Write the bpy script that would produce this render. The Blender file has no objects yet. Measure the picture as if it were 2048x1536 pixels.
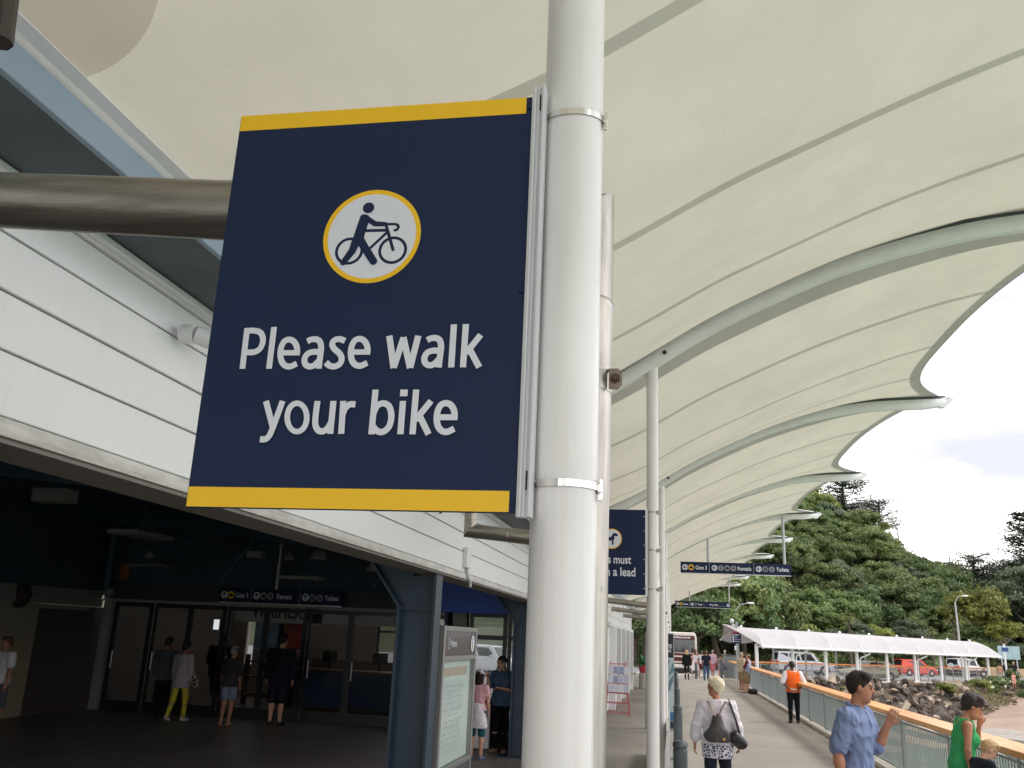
import bpy, bmesh, math, random
import numpy as np
from mathutils import Vector, Matrix
random.seed(7); rng = np.random.default_rng(7)
SC = bpy.context.scene
COL = SC.collection
PI = math.pi

# ------------------------------------------------------------------ camera
F, CX, CY, H = 1772.0, 1024.0, 768.0, 2.07
def _n(v):
    v = np.array(v, float); return v/np.linalg.norm(v)
_dy = _n([1346-CX, -(1287-CY), -F]); _dz = _n([1293-CX, 5450+CY, -F])
_dz = _n(_dz-_dy*np.dot(_dy, _dz)); _dx = np.cross(_dy, _dz)
RC = np.array([_dx, _dy, _dz])
def ray(x, y): return RC @ _n([x-CX, -(y-CY), -F])
EYE = np.array([0, 0, H])
def atY(x, y, Y): d = ray(x, y); return EYE+d*(Y/d[1])
def atX(x, y, X): d = ray(x, y); return EYE+d*(X/d[0])
def atZ(x, y, Z): d = ray(x, y); return EYE+d*((Z-H)/d[2])
cam = bpy.data.cameras.new('camera'); cam_o = bpy.data.objects.new('camera', cam); COL.objects.link(cam_o)
cam.sensor_width = 36; cam.lens = 36*F/2048; cam.clip_start = 0.05; cam.clip_end = 2000
cam_o.matrix_world = Matrix([[*RC[0], 0], [*RC[1], 0], [*RC[2], H], [0, 0, 0, 1]])
SC.camera = cam_o

# ------------------------------------------------------------------ world, sun, exposure
SUN_EL, SUN_AZ = math.radians(52), math.radians(68)        # azimuth from +Y towards +X
W = bpy.data.worlds.new('World'); SC.world = W; W.use_nodes = True
nt = W.node_tree; N = nt.nodes; L = nt.links
for n_ in list(N): N.remove(n_)
out = N.new('ShaderNodeOutputWorld'); bg = N.new('ShaderNodeBackground'); bg.inputs['Strength'].default_value = 0.15
sky = N.new('ShaderNodeTexSky'); sky.sky_type = 'NISHITA'; sky.sun_disc = False
sky.sun_elevation = SUN_EL; sky.sun_rotation = SUN_AZ
tc = N.new('ShaderNodeTexCoord'); mp = N.new('ShaderNodeMapping'); mp.inputs['Scale'].default_value = (2.2, 2.2, 7.0)
mp.inputs['Location'].default_value = (0.6, 0.15, 0.35)
nz = N.new('ShaderNodeTexNoise'); nz.inputs['Scale'].default_value = 1.5; nz.inputs['Detail'].default_value = 6; nz.inputs['Roughness'].default_value = 0.55
rp = N.new('ShaderNodeValToRGB'); rp.color_ramp.elements[0].position = 0.36; rp.color_ramp.elements[1].position = 0.60
rp.color_ramp.elements[0].color = (3.0, 2.95, 3.2, 1); rp.color_ramp.elements[1].color = (11.6, 11.3, 11.0, 1)
_e = rp.color_ramp.elements.new(.47); _e.color = (4.0, 3.9, 4.0, 1)
mx = N.new('ShaderNodeMix'); mx.data_type = 'RGBA'; mx.inputs[0].default_value = 0.93
L.new(tc.outputs['Generated'], mp.inputs[0]); L.new(mp.outputs[0], nz.inputs['Vector']); L.new(nz.outputs[0], rp.inputs[0])
L.new(sky.outputs[0], mx.inputs[6]); L.new(rp.outputs[0], mx.inputs[7]); L.new(mx.outputs[2], bg.inputs[0]); L.new(bg.outputs[0], out.inputs[0])
sl = bpy.data.lights.new('sun', 'SUN'); sl.energy = 1.3; sl.angle = math.radians(12); sl.color = (1, .96, .9)
so = bpy.data.objects.new('sun', sl); COL.objects.link(so)
so.rotation_euler = (PI/2-SUN_EL, 0, PI-SUN_AZ); so.location = (30, -10, 60)
vs = SC.view_settings; SC.display_settings.display_device = 'sRGB'
vs.view_transform = 'Standard'; vs.look = 'None'; vs.gamma = 1; vs.exposure = 0.95; vs.use_curve_mapping = False
SC.render.engine = 'CYCLES'
cy = SC.cycles; cy.max_bounces = 8; cy.diffuse_bounces = 5; cy.glossy_bounces = 3; cy.transmission_bounces = 6; cy.transparent_max_bounces = 12
cy.use_denoising = True; cy.caustics_reflective = False; cy.caustics_refractive = False; cy.sample_clamp_indirect = 6

# ------------------------------------------------------------------ materials
def srgb(r, g, b):
    f = lambda c: (c/255/12.92) if c/255 <= .04045 else ((c/255+.055)/1.055)**2.4
    return (f(r), f(g), f(b))
_M = {}
def M(name, col=(.5, .5, .5), rough=.5, metal=0., var=0., scale=8., bump=0., bscale=None, spec=.5, emit=None, stretch=None, alt=None, rand=0., speck=0., streak=0.):
    """procedural principled material; var = brightness mottling, alt = second colour for mottling"""
    if name in _M: return _M[name]
    m = bpy.data.materials.new(name); m.use_nodes = True
    t = m.node_tree; p = t.nodes['Principled BSDF']
    p.inputs['Base Color'].default_value = (*col, 1); p.inputs['Roughness'].default_value = rough; p.inputs['Metallic'].default_value = metal
    p.inputs['Specular IOR Level'].default_value = spec
    if emit: p.inputs['Emission Color'].default_value = (*col, 1); p.inputs['Emission Strength'].default_value = emit
    if var or bump or alt:
        c = t.nodes.new('ShaderNodeTexCoord'); mpn = t.nodes.new('ShaderNodeMapping'); t.links.new(c.outputs['Object'], mpn.inputs[0])
        if stretch: mpn.inputs['Scale'].default_value = stretch
        nz = t.nodes.new('ShaderNodeTexNoise'); nz.inputs['Scale'].default_value = scale; nz.inputs['Detail'].default_value = 5; nz.inputs['Roughness'].default_value = .6
        t.links.new(mpn.outputs[0], nz.inputs['Vector'])
        if var or alt:
            r = t.nodes.new('ShaderNodeValToRGB'); r.color_ramp.elements[0].position = .3; r.color_ramp.elements[1].position = .7
            a = tuple(x*(1-var) for x in col); b = alt if alt else tuple(min(1, x*(1+var)) for x in col)
            r.color_ramp.elements[0].color = (*a, 1); r.color_ramp.elements[1].color = (*b, 1)
            t.links.new(nz.outputs[0], r.inputs[0]); t.links.new(r.outputs[0], p.inputs['Base Color'])
        if bump:
            n2 = t.nodes.new('ShaderNodeTexNoise'); n2.inputs['Scale'].default_value = bscale or scale*4; n2.inputs['Detail'].default_value = 4
            t.links.new(mpn.outputs[0], n2.inputs['Vector'])
            bn = t.nodes.new('ShaderNodeBump'); bn.inputs['Strength'].default_value = bump; bn.inputs['Distance'].default_value = .02
            t.links.new(n2.outputs[0], bn.inputs['Height']); t.links.new(bn.outputs[0], p.inputs['Normal'])
    if speck or streak:
        c = t.nodes.new('ShaderNodeTexCoord'); src = p.inputs['Base Color'].links[0].from_socket if p.inputs['Base Color'].links else None
        def layer(scale, lo, hi, fac, dark, st):
            nonlocal src
            mq = t.nodes.new('ShaderNodeMapping'); mq.inputs['Scale'].default_value = st; t.links.new(c.outputs['Object'], mq.inputs[0])
            nq = t.nodes.new('ShaderNodeTexNoise'); nq.inputs['Scale'].default_value = scale; nq.inputs['Detail'].default_value = 3; t.links.new(mq.outputs[0], nq.inputs['Vector'])
            mr = t.nodes.new('ShaderNodeMapRange'); mr.inputs[1].default_value = lo; mr.inputs[2].default_value = hi; mr.inputs[4].default_value = fac; t.links.new(nq.outputs[0], mr.inputs[0])
            mx_ = t.nodes.new('ShaderNodeMix'); mx_.data_type = 'RGBA'; t.links.new(mr.outputs[0], mx_.inputs[0])
            if src: t.links.new(src, mx_.inputs[6])
            else: mx_.inputs[6].default_value = (*col, 1)
            mx_.inputs[7].default_value = (*dark, 1); src = mx_.outputs[2]; t.links.new(src, p.inputs['Base Color'])
        if speck: layer(95, .735, .78, speck, tuple(x*.35 for x in col), (1, 1, 1)); layer(22, .73, .80, speck*.7, tuple(x*.5 for x in col), (1, 1, 1))
        if streak: layer(3, .5, .8, streak, (col[0]*.72, col[1]*.69, col[2]*.62), (14, 14, .5))
    _M[name] = m; return m
def glass(name, tint=(.6, .65, .65), refl=.06, rough=.01, ior=1.5):
    if name in _M: return _M[name]
    m = bpy.data.materials.new(name); m.use_nodes = True; t = m.node_tree
    for n_ in list(t.nodes): t.nodes.remove(n_)
    o = t.nodes.new('ShaderNodeOutputMaterial'); a = t.nodes.new('ShaderNodeBsdfTransparent'); a.inputs[0].default_value = (*tint, 1)
    g = t.nodes.new('ShaderNodeBsdfGlossy'); g.inputs['Roughness'].default_value = rough
    fr = t.nodes.new('ShaderNodeFresnel'); fr.inputs[0].default_value = ior
    mm = t.nodes.new('ShaderNodeMixShader'); ad = t.nodes.new('ShaderNodeMath'); ad.operation = 'ADD'; ad.inputs[1].default_value = refl-.04; ad.use_clamp = True
    gm = t.nodes.new('ShaderNodeNewGeometry'); inv = t.nodes.new('ShaderNodeMath'); inv.operation = 'SUBTRACT'; inv.inputs[0].default_value = 1; t.links.new(gm.outputs['Backfacing'], inv.inputs[1])
    fm = t.nodes.new('ShaderNodeMath'); fm.operation = 'MULTIPLY'; t.links.new(ad.outputs[0], fm.inputs[0]); t.links.new(inv.outputs[0], fm.inputs[1])
    t.links.new(fr.outputs[0], ad.inputs[0]); t.links.new(fm.outputs[0], mm.inputs[0]); t.links.new(a.outputs[0], mm.inputs[1]); t.links.new(g.outputs[0], mm.inputs[2])
    t.links.new(mm.outputs[0], o.inputs[0]); _M[name] = m; return m
def leafmat(name, c1, c2, trans=.25, rand=.25):
    if name in _M: return _M[name]
    m = bpy.data.materials.new(name); m.use_nodes = True; t = m.node_tree; p = t.nodes['Principled BSDF']
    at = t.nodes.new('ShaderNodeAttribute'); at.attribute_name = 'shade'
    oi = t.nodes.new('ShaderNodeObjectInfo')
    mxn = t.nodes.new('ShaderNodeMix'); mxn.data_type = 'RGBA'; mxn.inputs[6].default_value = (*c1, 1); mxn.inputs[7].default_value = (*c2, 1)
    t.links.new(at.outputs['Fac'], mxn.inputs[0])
    hs = t.nodes.new('ShaderNodeHueSaturation')
    mr = t.nodes.new('ShaderNodeMapRange'); mr.inputs[3].default_value = 1-rand; mr.inputs[4].default_value = 1+rand
    mh = t.nodes.new('ShaderNodeMapRange'); mh.inputs[3].default_value = .476; mh.inputs[4].default_value = .512
    ml = t.nodes.new('ShaderNodeMath'); ml.operation = 'FRACT'; mu = t.nodes.new('ShaderNodeMath'); mu.operation = 'MULTIPLY'; mu.inputs[1].default_value = 7.31
    t.links.new(oi.outputs['Random'], mr.inputs[0]); t.links.new(oi.outputs['Random'], mu.inputs[0]); t.links.new(mu.outputs[0], ml.inputs[0]); t.links.new(ml.outputs[0], mh.inputs[0])
    t.links.new(mr.outputs[0], hs.inputs['Value']); t.links.new(mh.outputs[0], hs.inputs['Hue']); t.links.new(mxn.outputs[2], hs.inputs['Color'])
    t.links.new(hs.outputs[0], p.inputs['Base Color']); p.inputs['Roughness'].default_value = .5; p.inputs['Specular IOR Level'].default_value = .25
    tr = t.nodes.new('ShaderNodeBsdfTranslucent'); t.links.new(hs.outputs[0], tr.inputs[0])
    ms = t.nodes.new('ShaderNodeMixShader'); ms.inputs[0].default_value = trans
    t.links.new(p.outputs[0], ms.inputs[1]); t.links.new(tr.outputs[0], ms.inputs[2]); t.links.new(ms.outputs[0], t.nodes['Material Output'].inputs[0])
    _M[name] = m; return m
def membrane(name, refl, trans, fac, thru=0., mott=.05):
    if name in _M: return _M[name]
    m = bpy.data.materials.new(name); m.use_nodes = True; t = m.node_tree
    for n_ in list(t.nodes): t.nodes.remove(n_)
    o = t.nodes.new('ShaderNodeOutputMaterial'); d = t.nodes.new('ShaderNodeBsdfDiffuse'); tr = t.nodes.new('ShaderNodeBsdfTranslucent')
    c = t.nodes.new('ShaderNodeTexCoord'); nz = t.nodes.new('ShaderNodeTexNoise'); nz.inputs['Scale'].default_value = 1.1; nz.inputs['Detail'].default_value = 7; nz.inputs['Roughness'].default_value = .65
    t.links.new(c.outputs['Object'], nz.inputs['Vector'])
    def tint(col, sock):
        r = t.nodes.new('ShaderNodeValToRGB'); r.color_ramp.elements[0].position = .3; r.color_ramp.elements[1].position = .7
        r.color_ramp.elements[0].color = (*[x*(1-mott) for x in col], 1); r.color_ramp.elements[1].color = (*[min(1, x*(1+mott*.6)) for x in col], 1)
        t.links.new(nz.outputs[0], r.inputs[0]); t.links.new(r.outputs[0], sock)
    n2 = t.nodes.new('ShaderNodeTexNoise'); n2.inputs['Scale'].default_value = 16; n2.inputs['Detail'].default_value = 3; t.links.new(c.outputs['Object'], n2.inputs['Vector'])
    mr = t.nodes.new('ShaderNodeMapRange'); mr.inputs[1].default_value = .70; mr.inputs[2].default_value = .78; mr.inputs[4].default_value = .30; t.links.new(n2.outputs[0], mr.inputs[0])
    def tint2(col, sock):
        tint(col, sock); s_ = sock.links[0].from_socket; mx_ = t.nodes.new('ShaderNodeMix'); mx_.data_type = 'RGBA'; t.links.new(mr.outputs[0], mx_.inputs[0]); t.links.new(s_, mx_.inputs[6]); mx_.inputs[7].default_value = (*[x*.6 for x in col], 1); t.links.new(mx_.outputs[2], sock)
    tint2(refl, d.inputs[0]); tint2(trans, tr.inputs[0])
    mm = t.nodes.new('ShaderNodeMixShader'); mm.inputs[0].default_value = fac
    t.links.new(d.outputs[0], mm.inputs[1]); t.links.new(tr.outputs[0], mm.inputs[2])
    last = mm
    if thru:
        tp = t.nodes.new('ShaderNodeBsdfTransparent'); m2 = t.nodes.new('ShaderNodeMixShader'); m2.inputs[0].default_value = thru
        t.links.new(mm.outputs[0], m2.inputs[1]); t.links.new(tp.outputs[0], m2.inputs[2]); last = m2
    t.links.new(last.outputs[0], o.inputs[0]); _M[name] = m; return m

# ------------------------------------------------------------------ mesh + object helpers
class MB:
    def __init__(s): s.v = []; s.f = []
    def add(s, vs, fs):
        o = len(s.v); s.v += [tuple(map(float, v)) for v in vs]; s.f += [tuple(i+o for i in f) for f in fs]; return s
    def box(s, x0, x1, y0, y1, z0, z1):
        return s.add([(x0, y0, z0), (x1, y0, z0), (x1, y1, z0), (x0, y1, z0), (x0, y0, z1), (x1, y0, z1), (x1, y1, z1), (x0, y1, z1)],
                     [(0, 3, 2, 1), (4, 5, 6, 7), (0, 1, 5, 4), (1, 2, 6, 5), (2, 3, 7, 6), (3, 0, 4, 7)])
    def bbox(s, x0, x1, y0, y1, z0, z1, b=.004):
        """box with chamfered edges"""
        bm = bmesh.new(); bmesh.ops.create_cube(bm, size=1)
        for v in bm.verts: v.co = Vector(((x0+x1)/2+v.co.x*(x1-x0), (y0+y1)/2+v.co.y*(y1-y0), (z0+z1)/2+v.co.z*(z1-z0)))
        bmesh.ops.bevel(bm, geom=bm.edges[:], offset=b, segments=2, affect='EDGES', profile=.5)
        return s.bm(bm)
    def bm(s, bm):
        bm.verts.index_update(); s.add([v.co for v in bm.verts], [[v.index for v in f.verts] for f in bm.faces]); bm.free(); return s
    def tube(s, pts, r, n=12, caps=True, sq=1.0, up=None):
        """tube along points; r scalar or list; sq squashes the second axis"""
        pts = [Vector(p) for p in pts]; k = len(pts); rs = r if isinstance(r, (list, tuple)) else [r]*k; rings = []
        prev = None
        for i, p in enumerate(pts):
            d = (pts[min(i+1, k-1)]-pts[max(i-1, 0)]).normalized()
            if prev is None:
                a = Vector(up) if up else (Vector((0, 0, 1)) if abs(d.z) < .9 else Vector((0, 1, 0)))
            else: a = prev
            u = (a-d*a.dot(d)).normalized(); w = d.cross(u); prev = u
            rings.append([p+(u*math.cos(2*PI*j/n)*sq+w*math.sin(2*PI*j/n))*rs[i] for j in range(n)])
        return s.loft(rings, caps)
    def loft(s, rings, caps=True, closed=True):
        n = len(rings[0]); vs = [v for r in rings for v in r]; fs = []
        for i in range(len(rings)-1):
            for j in range(n if closed else n-1):
                a, b = i*n+j, i*n+(j+1) % n; fs.append((a, b, b+n, a+n))
        if caps: fs += [tuple(range(n))[::-1], tuple(range((len(rings)-1)*n, len(rings)*n))]
        return s.add(vs, fs)
    def lathe(s, prof, c=(0, 0, 0), n=16, caps=True):
        return s.loft([[(c[0]+r*math.cos(2*PI*j/n), c[1]+r*math.sin(2*PI*j/n), c[2]+z) for j in range(n)] for r, z in prof], caps)
    def prism(s, poly, y0, y1, frame=None):
        """polygon in (x,z) extruded along y"""
        n = len(poly); vs = [(x, y0, z) for x, z in poly]+[(x, y1, z) for x, z in poly]
        if frame: vs = [frame(v) for v in vs]
        return s.add(vs, [tuple(range(n)), tuple(range(2*n-1, n-1, -1))]+[(j, (j+1) % n, n+(j+1) % n, n+j) for j in range(n)])
    def grid(s, P):
        """P: array [i][j] of points"""
        a, b = len(P), len(P[0])
        return s.add([p for r in P for p in r], [(i*b+j, i*b+j+1, (i+1)*b+j+1, (i+1)*b+j) for i in range(a-1) for j in range(b-1)])
    def sphere(s, c, r, n=12, m=8, sc=(1, 1, 1)):
        return s.loft([[(c[0]+sc[0]*r*math.sin(PI*(i+.02)/(m+.04))*math.cos(2*PI*j/n), c[1]+sc[1]*r*math.sin(PI*(i+.02)/(m+.04))*math.sin(2*PI*j/n), c[2]+sc[2]*r*math.cos(PI*(i+.02)/(m+.04))) for j in range(n)] for i in range(m+1)])
    def mesh(s, name, m=None, smooth=False):
        me = bpy.data.meshes.new(name); me.from_pydata(s.v, [], s.f)
        bm = bmesh.new(); bm.from_mesh(me); bmesh.ops.recalc_face_normals(bm, faces=bm.faces); bm.to_mesh(me); bm.free()
        if m: me.materials.append(m)
        if smooth: smooth_mesh(me)
        return me
    def build(s, name, m, parent=None, smooth=False):
        return link(name, s.mesh(name, m, smooth), parent)
def smooth_mesh(me, ang=40):
    me.shade_smooth() if hasattr(me, 'shade_smooth') else None
    try: me.set_sharp_from_angle(angle=math.radians(ang))
    except Exception: pass
def link(name, data, parent=None):
    o = bpy.data.objects.new(name, data); COL.objects.link(o)
    if parent is not None: o.parent = parent
    return o
def tag(o, label=None, cat=None, group=None, kind=None):
    if label: o['label'] = label
    if cat: o['category'] = cat
    if group: o['group'] = group
    if kind: o['kind'] = kind
    return o
def thing(name, label, cat, loc=(0, 0, 0), rz=0, group=None):
    o = link(name, None); o.location = loc; o.rotation_euler = (0, 0, rz); o.empty_display_size = .2
    return tag(o, label, cat, group)
def copy_tree(o, parent=None):
    c = o.copy(); COL.objects.link(c)
    if parent is not None: c.parent = parent
    for ch in list(o.children): copy_tree(ch, c)
    return c
def structure(name, mb, m, smooth=False):
    return tag(mb.build(name, m, None, smooth), kind='structure')
class Plane:
    """flat drawing surface: origin, u and v directions, outward normal; layers stack outwards"""
    def __init__(s, o, u, v, n, step=.00006): s.o, s.u, s.v, s.n, s.step, s.k = Vector(o), Vector(u), Vector(v), Vector(n), step, 0
    def p(s, a, b, k=None): return s.o+s.u*a+s.v*b+s.n*(s.step*(s.k if k is None else k))
    def up(s): s.k += 1
def poly(pl, mb, pts): mb.add([pl.p(a, b) for a, b in pts], [tuple(range(len(pts)))]); pl.up()
def disc(pl, mb, c, r, r0=0, n=40, sx=1):
    P = [(c[0]+sx*r*math.cos(2*PI*j/n), c[1]+r*math.sin(2*PI*j/n)) for j in range(n)]
    if r0 == 0: poly(pl, mb, P)
    else:
        Q = [(c[0]+sx*r0*math.cos(2*PI*j/n), c[1]+r0*math.sin(2*PI*j/n)) for j in range(n)]
        mb.add([pl.p(*q) for q in P+Q], [(j, (j+1) % n, n+(j+1) % n, n+j) for j in range(n)]); pl.up()
def stroke(pl, mb, pts, w, cap=True):
    pts = [Vector(p) for p in pts]
    w = w if isinstance(w, (list, tuple)) else [w]*len(pts)
    for i in range(len(pts)-1):
        a, b = pts[i], pts[i+1]; d = (b-a)
        if d.length < 1e-9: continue
        d = d.normalized(); q = Vector((-d.y, d.x))
        A, B = w[i]/2, w[i+1]/2; th = math.atan2(q.y, q.x); ring = []
        m = 7 if cap else 1
        ring += [(a.x+A*math.cos(th+PI*j/m), a.y+A*math.sin(th+PI*j/m)) for j in range(m+1)]
        ring += [(b.x+B*math.cos(th+PI+PI*j/m), b.y+B*math.sin(th+PI+PI*j/m)) for j in range(m+1)]
        poly(pl, mb, ring)
def ribbon(pl, mb, pts, w, smooth=True):
    """one flat pen stroke of constant width, square ends"""
    P = np.array(pts, float)
    if smooth and len(P) > 2:
        Q = np.vstack([2*P[0]-P[1], P, 2*P[-1]-P[-2]]); R = []
        for i in range(1, len(Q)-2):
            for t in np.linspace(0, 1, 7)[:-1]:
                a, b, c, d = Q[i-1], Q[i], Q[i+1], Q[i+2]; R.append(.5*(2*b+(c-a)*t+(2*a-5*b+4*c-d)*t*t+(3*b-a-3*c+d)*t**3))
        P = np.vstack(R+[P[-1]])
    T_ = np.gradient(P, axis=0); T_ /= np.linalg.norm(T_, axis=1)[:, None]+1e-12; Nn = np.stack([-T_[:, 1], T_[:, 0]], 1)*w/2
    A, B = P+Nn, P-Nn; n = len(P)
    mb.add([pl.p(*q) for q in A]+[pl.p(*q) for q in B], [(i, i+1, n+i+1, n+i) for i in range(n-1)]); pl.up()
_T = {}
def text_geo(body, bold=.012):
    key = (body, bold)
    if key not in _T:
        c = bpy.data.curves.new('t', 'FONT'); c.body = body; c.size = 1; c.offset = bold; c.resolution_u = 4; c.fill_mode = 'FRONT'
        o = bpy.data.objects.new('t', c); COL.objects.link(o)
        dg = bpy.context.evaluated_depsgraph_get(); me = o.evaluated_get(dg).to_mesh()
        v = np.array([list(x.co[:2]) for x in me.vertices]) if len(me.vertices) else np.zeros((1, 2)); f = [tuple(p.vertices) for p in me.polygons]
        o.evaluated_get(dg).to_mesh_clear(); bpy.data.objects.remove(o); bpy.data.curves.remove(c)
        _T[key] = (v, f)
    return _T[key]
def text(pl, mb, body, x, y, w=None, h=.1, bold=.012, anchor='l'):
    """h = cap height; w fits the printed width"""
    v, f = text_geo(body, bold); v = v.copy(); cap = .69
    x0, x1 = v[:, 0].min(), v[:, 0].max(); sy = h/cap; sx = (w/(x1-x0)) if w else sy*.85
    ww = (x1-x0)*sx; ox = x-(0 if anchor == 'l' else ww/2 if anchor == 'c' else ww)
    mb.add([pl.p(ox+(a-x0)*sx, y+b*sy) for a, b in v], f); pl.up()
# ================================================================== materials in use
CONC = M('concrete', srgb(132, 126, 119), .85, var=.07, scale=.5, bump=.12, bscale=60, alt=srgb(148, 142, 135), speck=.35)
CONC2 = M('pale_concrete', srgb(190, 183, 172), .8, var=.12, scale=1.2, bump=.2, bscale=25)
WHITE = M('white_paint', (.76, .76, .77), .45, var=.035, scale=3, bump=.04, bscale=40)
BOARD = M('weatherboard_paint', (.80, .80, .815), .5, var=.03, scale=1.6, bump=.06, bscale=30, stretch=(1, .25, 1), speck=.35, streak=.12)
POSTW = M('post_paint', (.86, .825, .825), .30, var=.06, scale=7, bump=.05, bscale=45, stretch=(1, 1, .35), speck=.5, streak=.30)
RIBW = M('rib_paint', (.87, .86, .85), .4, var=.05, scale=5)
STEEL = M('stainless', (.40, .38, .355), .36, .85, var=.22, scale=9, bump=.04, bscale=60, stretch=(4, 4, .5), alt=(.56, .52, .47), speck=.7, streak=.5)
STEELH = M('stainless_dull', (.36, .33, .29), .38, .9, var=.28, scale=16, bump=.06, bscale=90, stretch=(.22, 2.2, 2.2), speck=.6)
BRIGHT = M('polished_steel', (.78, .75, .70), .16, 1., var=.08, scale=14)
ALU = M('aluminium', (.66, .66, .68), .38, .7, var=.06, scale=12)
ALUW = M('white_aluminium', (.74, .74, .78), .35, var=.05, scale=10, stretch=(6, 6, .3))
BLUEST = M('blue_grey_steel', srgb(46, 64, 81), .45, var=.10, scale=4, bump=.03)
BLUEG = M('gutter_blue', srgb(138, 156, 175), .5, var=.05, scale=3)
SLATE = M('slate_soffit', srgb(70, 78, 84), .6, var=.16, scale=2.2, alt=srgb(80, 90, 96))
FLASH = M('galvanised', (.52, .51, .49), .5, .35, var=.25, scale=8, bump=.05, stretch=(1, .5, 2))
GREYS = M('grey_soffit', srgb(122, 117, 112), .7, var=.06, scale=3)
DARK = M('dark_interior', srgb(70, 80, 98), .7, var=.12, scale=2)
DARKST = M('dark_steel', srgb(64, 82, 98), .5, var=.1, scale=4)
HFLOOR = M('hall_floor', srgb(112, 104, 102), .45, var=.25, scale=.7, bump=.06, bscale=20)
BLACKF = M('door_frame', srgb(34, 35, 39), .4, var=.1, scale=5)
NAVY = M('sign_navy', srgb(24, 38, 72), .5, var=.03, scale=5, spec=.25)
YELLOW = M('sign_yellow', srgb(250, 196, 18), .4, var=.02, scale=6)
PRINT = M('sign_white', (.76, .76, .84), .45)
GREYP = M('sign_grey', srgb(140, 142, 150), .45)
RED = M('sign_red', srgb(205, 60, 70), .45)
BLK = M('black_rubber', (.02, .02, .022), .6)
DGLASS = glass('door_glass', (.72, .72, .72), .05)
CGLASS = glass('clear_glass', (.94, .96, .96), .04, ior=1.18)
DARKWIN = M('dark_window', (.015, .017, .02), .06, spec=.6)
GREENROOF = None

# ================================================================== ground, road, water
YE = 66.5
mb = MB(); mb.box(-2.5, 4.22, -8, YE, -.55, 0)
wk = structure('walkway', mb, CONC)
# saw-cut joints across the concrete walkway: shallow dark grooves built as thin recess strips
mb = MB()
for y in np.arange(5.6, 60, 7.1): mb.box(-2.4, 3.68, y, y+.008, .0004, .0016)
JO = link('expansion_joint', mb.mesh('expansion_joint', M('joint_filler', srgb(124, 119, 113), .9)), wk); JO['kind'] = 'stuff'
mb = MB(); mb.box(-14.2, -2.504, -8, 27.4, -.4, 0); structure('hall_floor', mb, HFLOOR)
U2 = np.array([.695, .719]); N2 = np.array([-.719, .695]); P0 = np.array([2.5, 59.5])
def sh(t, off, z): p = P0+U2*t+N2*off; return (p[0], p[1], z)
mb = MB(); mb.add([(-70, YE, -.03), (8.5, YE, -.03), sh(34, -.9, -.03), sh(60, -6, -.03), sh(120, -6, -.03), (150, 215, -.03), (60, 150, -.03), (-70, 110, -.03)], [tuple(range(8))])
structure('road', mb, M('asphalt', srgb(118, 117, 120), .85, var=.12, scale=.5, bump=.2, bscale=12, alt=srgb(136, 134, 136)))
mb = MB()
mb.loft([[sh(t, -1.0, .02), sh(t, 2.7, .02), sh(t, 2.7, -.5), sh(t, -1.0, -.5)] for t in (1.6, 38)])
structure('footpath', mb, CONC2)
mb = MB(); mb.box(-2.5, 4.0, YE, YE+1.6, -.5, -.006); structure('kerb_apron', mb, CONC2)
for t0, t1, off in ((2, 10, 7.0), (12, 20, 7.0), (22, 30, 7.0), (32, 42, 7.0)):
    mb = MB(); mb.add([sh(t0, off, -.024), sh(t1, off, -.024), sh(t1, off+.14, -.024), sh(t0, off+.14, -.024)], [(0, 1, 2, 3)])
    tag(mb.build('lane_line', M('road_paint', (.7, .7, .68), .7, var=.1)), kind='structure')
def water_mat():
    m = M('sea_water', srgb(96, 126, 112), .12, var=.12, scale=.25, bump=.5, bscale=2.2, alt=srgb(120, 150, 136)); return m
xs = np.concatenate([np.linspace(-80, 4, 3), np.linspace(6, 60, 30), np.linspace(70, 900, 8)]); ys = np.concatenate([np.linspace(-300, -10, 5), np.linspace(0, 64, 40)])
structure('water', MB().grid([[(x, y, -2.5) for y in ys] for x in xs]), water_mat())
def to_t(x, y): return (x-P0[0])*U2[0]+(y-P0[1])*U2[1], -((x-P0[0])*N2[0]+(y-P0[1])*N2[1])
def zb_(t, o): return min(-.07, -2.5+.115*max(0, t-20)-.035*max(0, o-13))
structure('beach', MB().grid([[sh(t, -o, zb_(t, o)+.03*math.sin(t*1.3+o*.8)) for o in np.linspace(1.2, 30, 40)] for t in np.linspace(-4, 75, 70)]),
          M('sand', srgb(140, 117, 103), .9, var=.16, scale=.35, bump=.3, bscale=6, alt=srgb(158, 138, 124)), True)
def zbeach(x, y): return zb_(*to_t(x, y))
# boat ramp slabs lying on the beach
ramp = MB()
for i, (t0, t1, o0, o1) in enumerate(((11.5, 14.9, 7.6, 10.4), (15.0, 18.4, 7.8, 10.6), (11.2, 14.9, 10.5, 13.2), (15.0, 18.6, 10.7, 13.4))):
    ramp = MB(); ramp.add([sh(t, -o, zb_(t, o)+dz) for t, o in ((t0, o0), (t1, o0), (t1, o1), (t0, o1)) for dz in (-.2, .07)], [(1, 3, 5, 7), (0, 2, 3, 1), (2, 4, 5, 3), (4, 6, 7, 5), (6, 0, 1, 7)])
    tag(ramp.build('ramp_slab', M('ramp_concrete', srgb(142, 135, 128), .85, var=.12, scale=1.2)), kind='structure')
def sm(a): a = max(0., min(1., a)); return a*a*(3-2*a)
def ybase(x): return 92+.75*max(0, x-5)
def zhill(x, y):
    s_ = y-ybase(x); r = sm(s_/50)
    a = 10.5*math.exp(-((x-24)/12.5)**2) if x > 24 else 10.5*math.exp(-((x-24)/60)**2)
    z = r*(a+9.5+1.2*math.sin(x*.16+1)*math.sin(y*.08)) + sm((x-58)/22)*9*sm(s_/45)
    return z-.12+.5*sm(s_/4)
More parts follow.
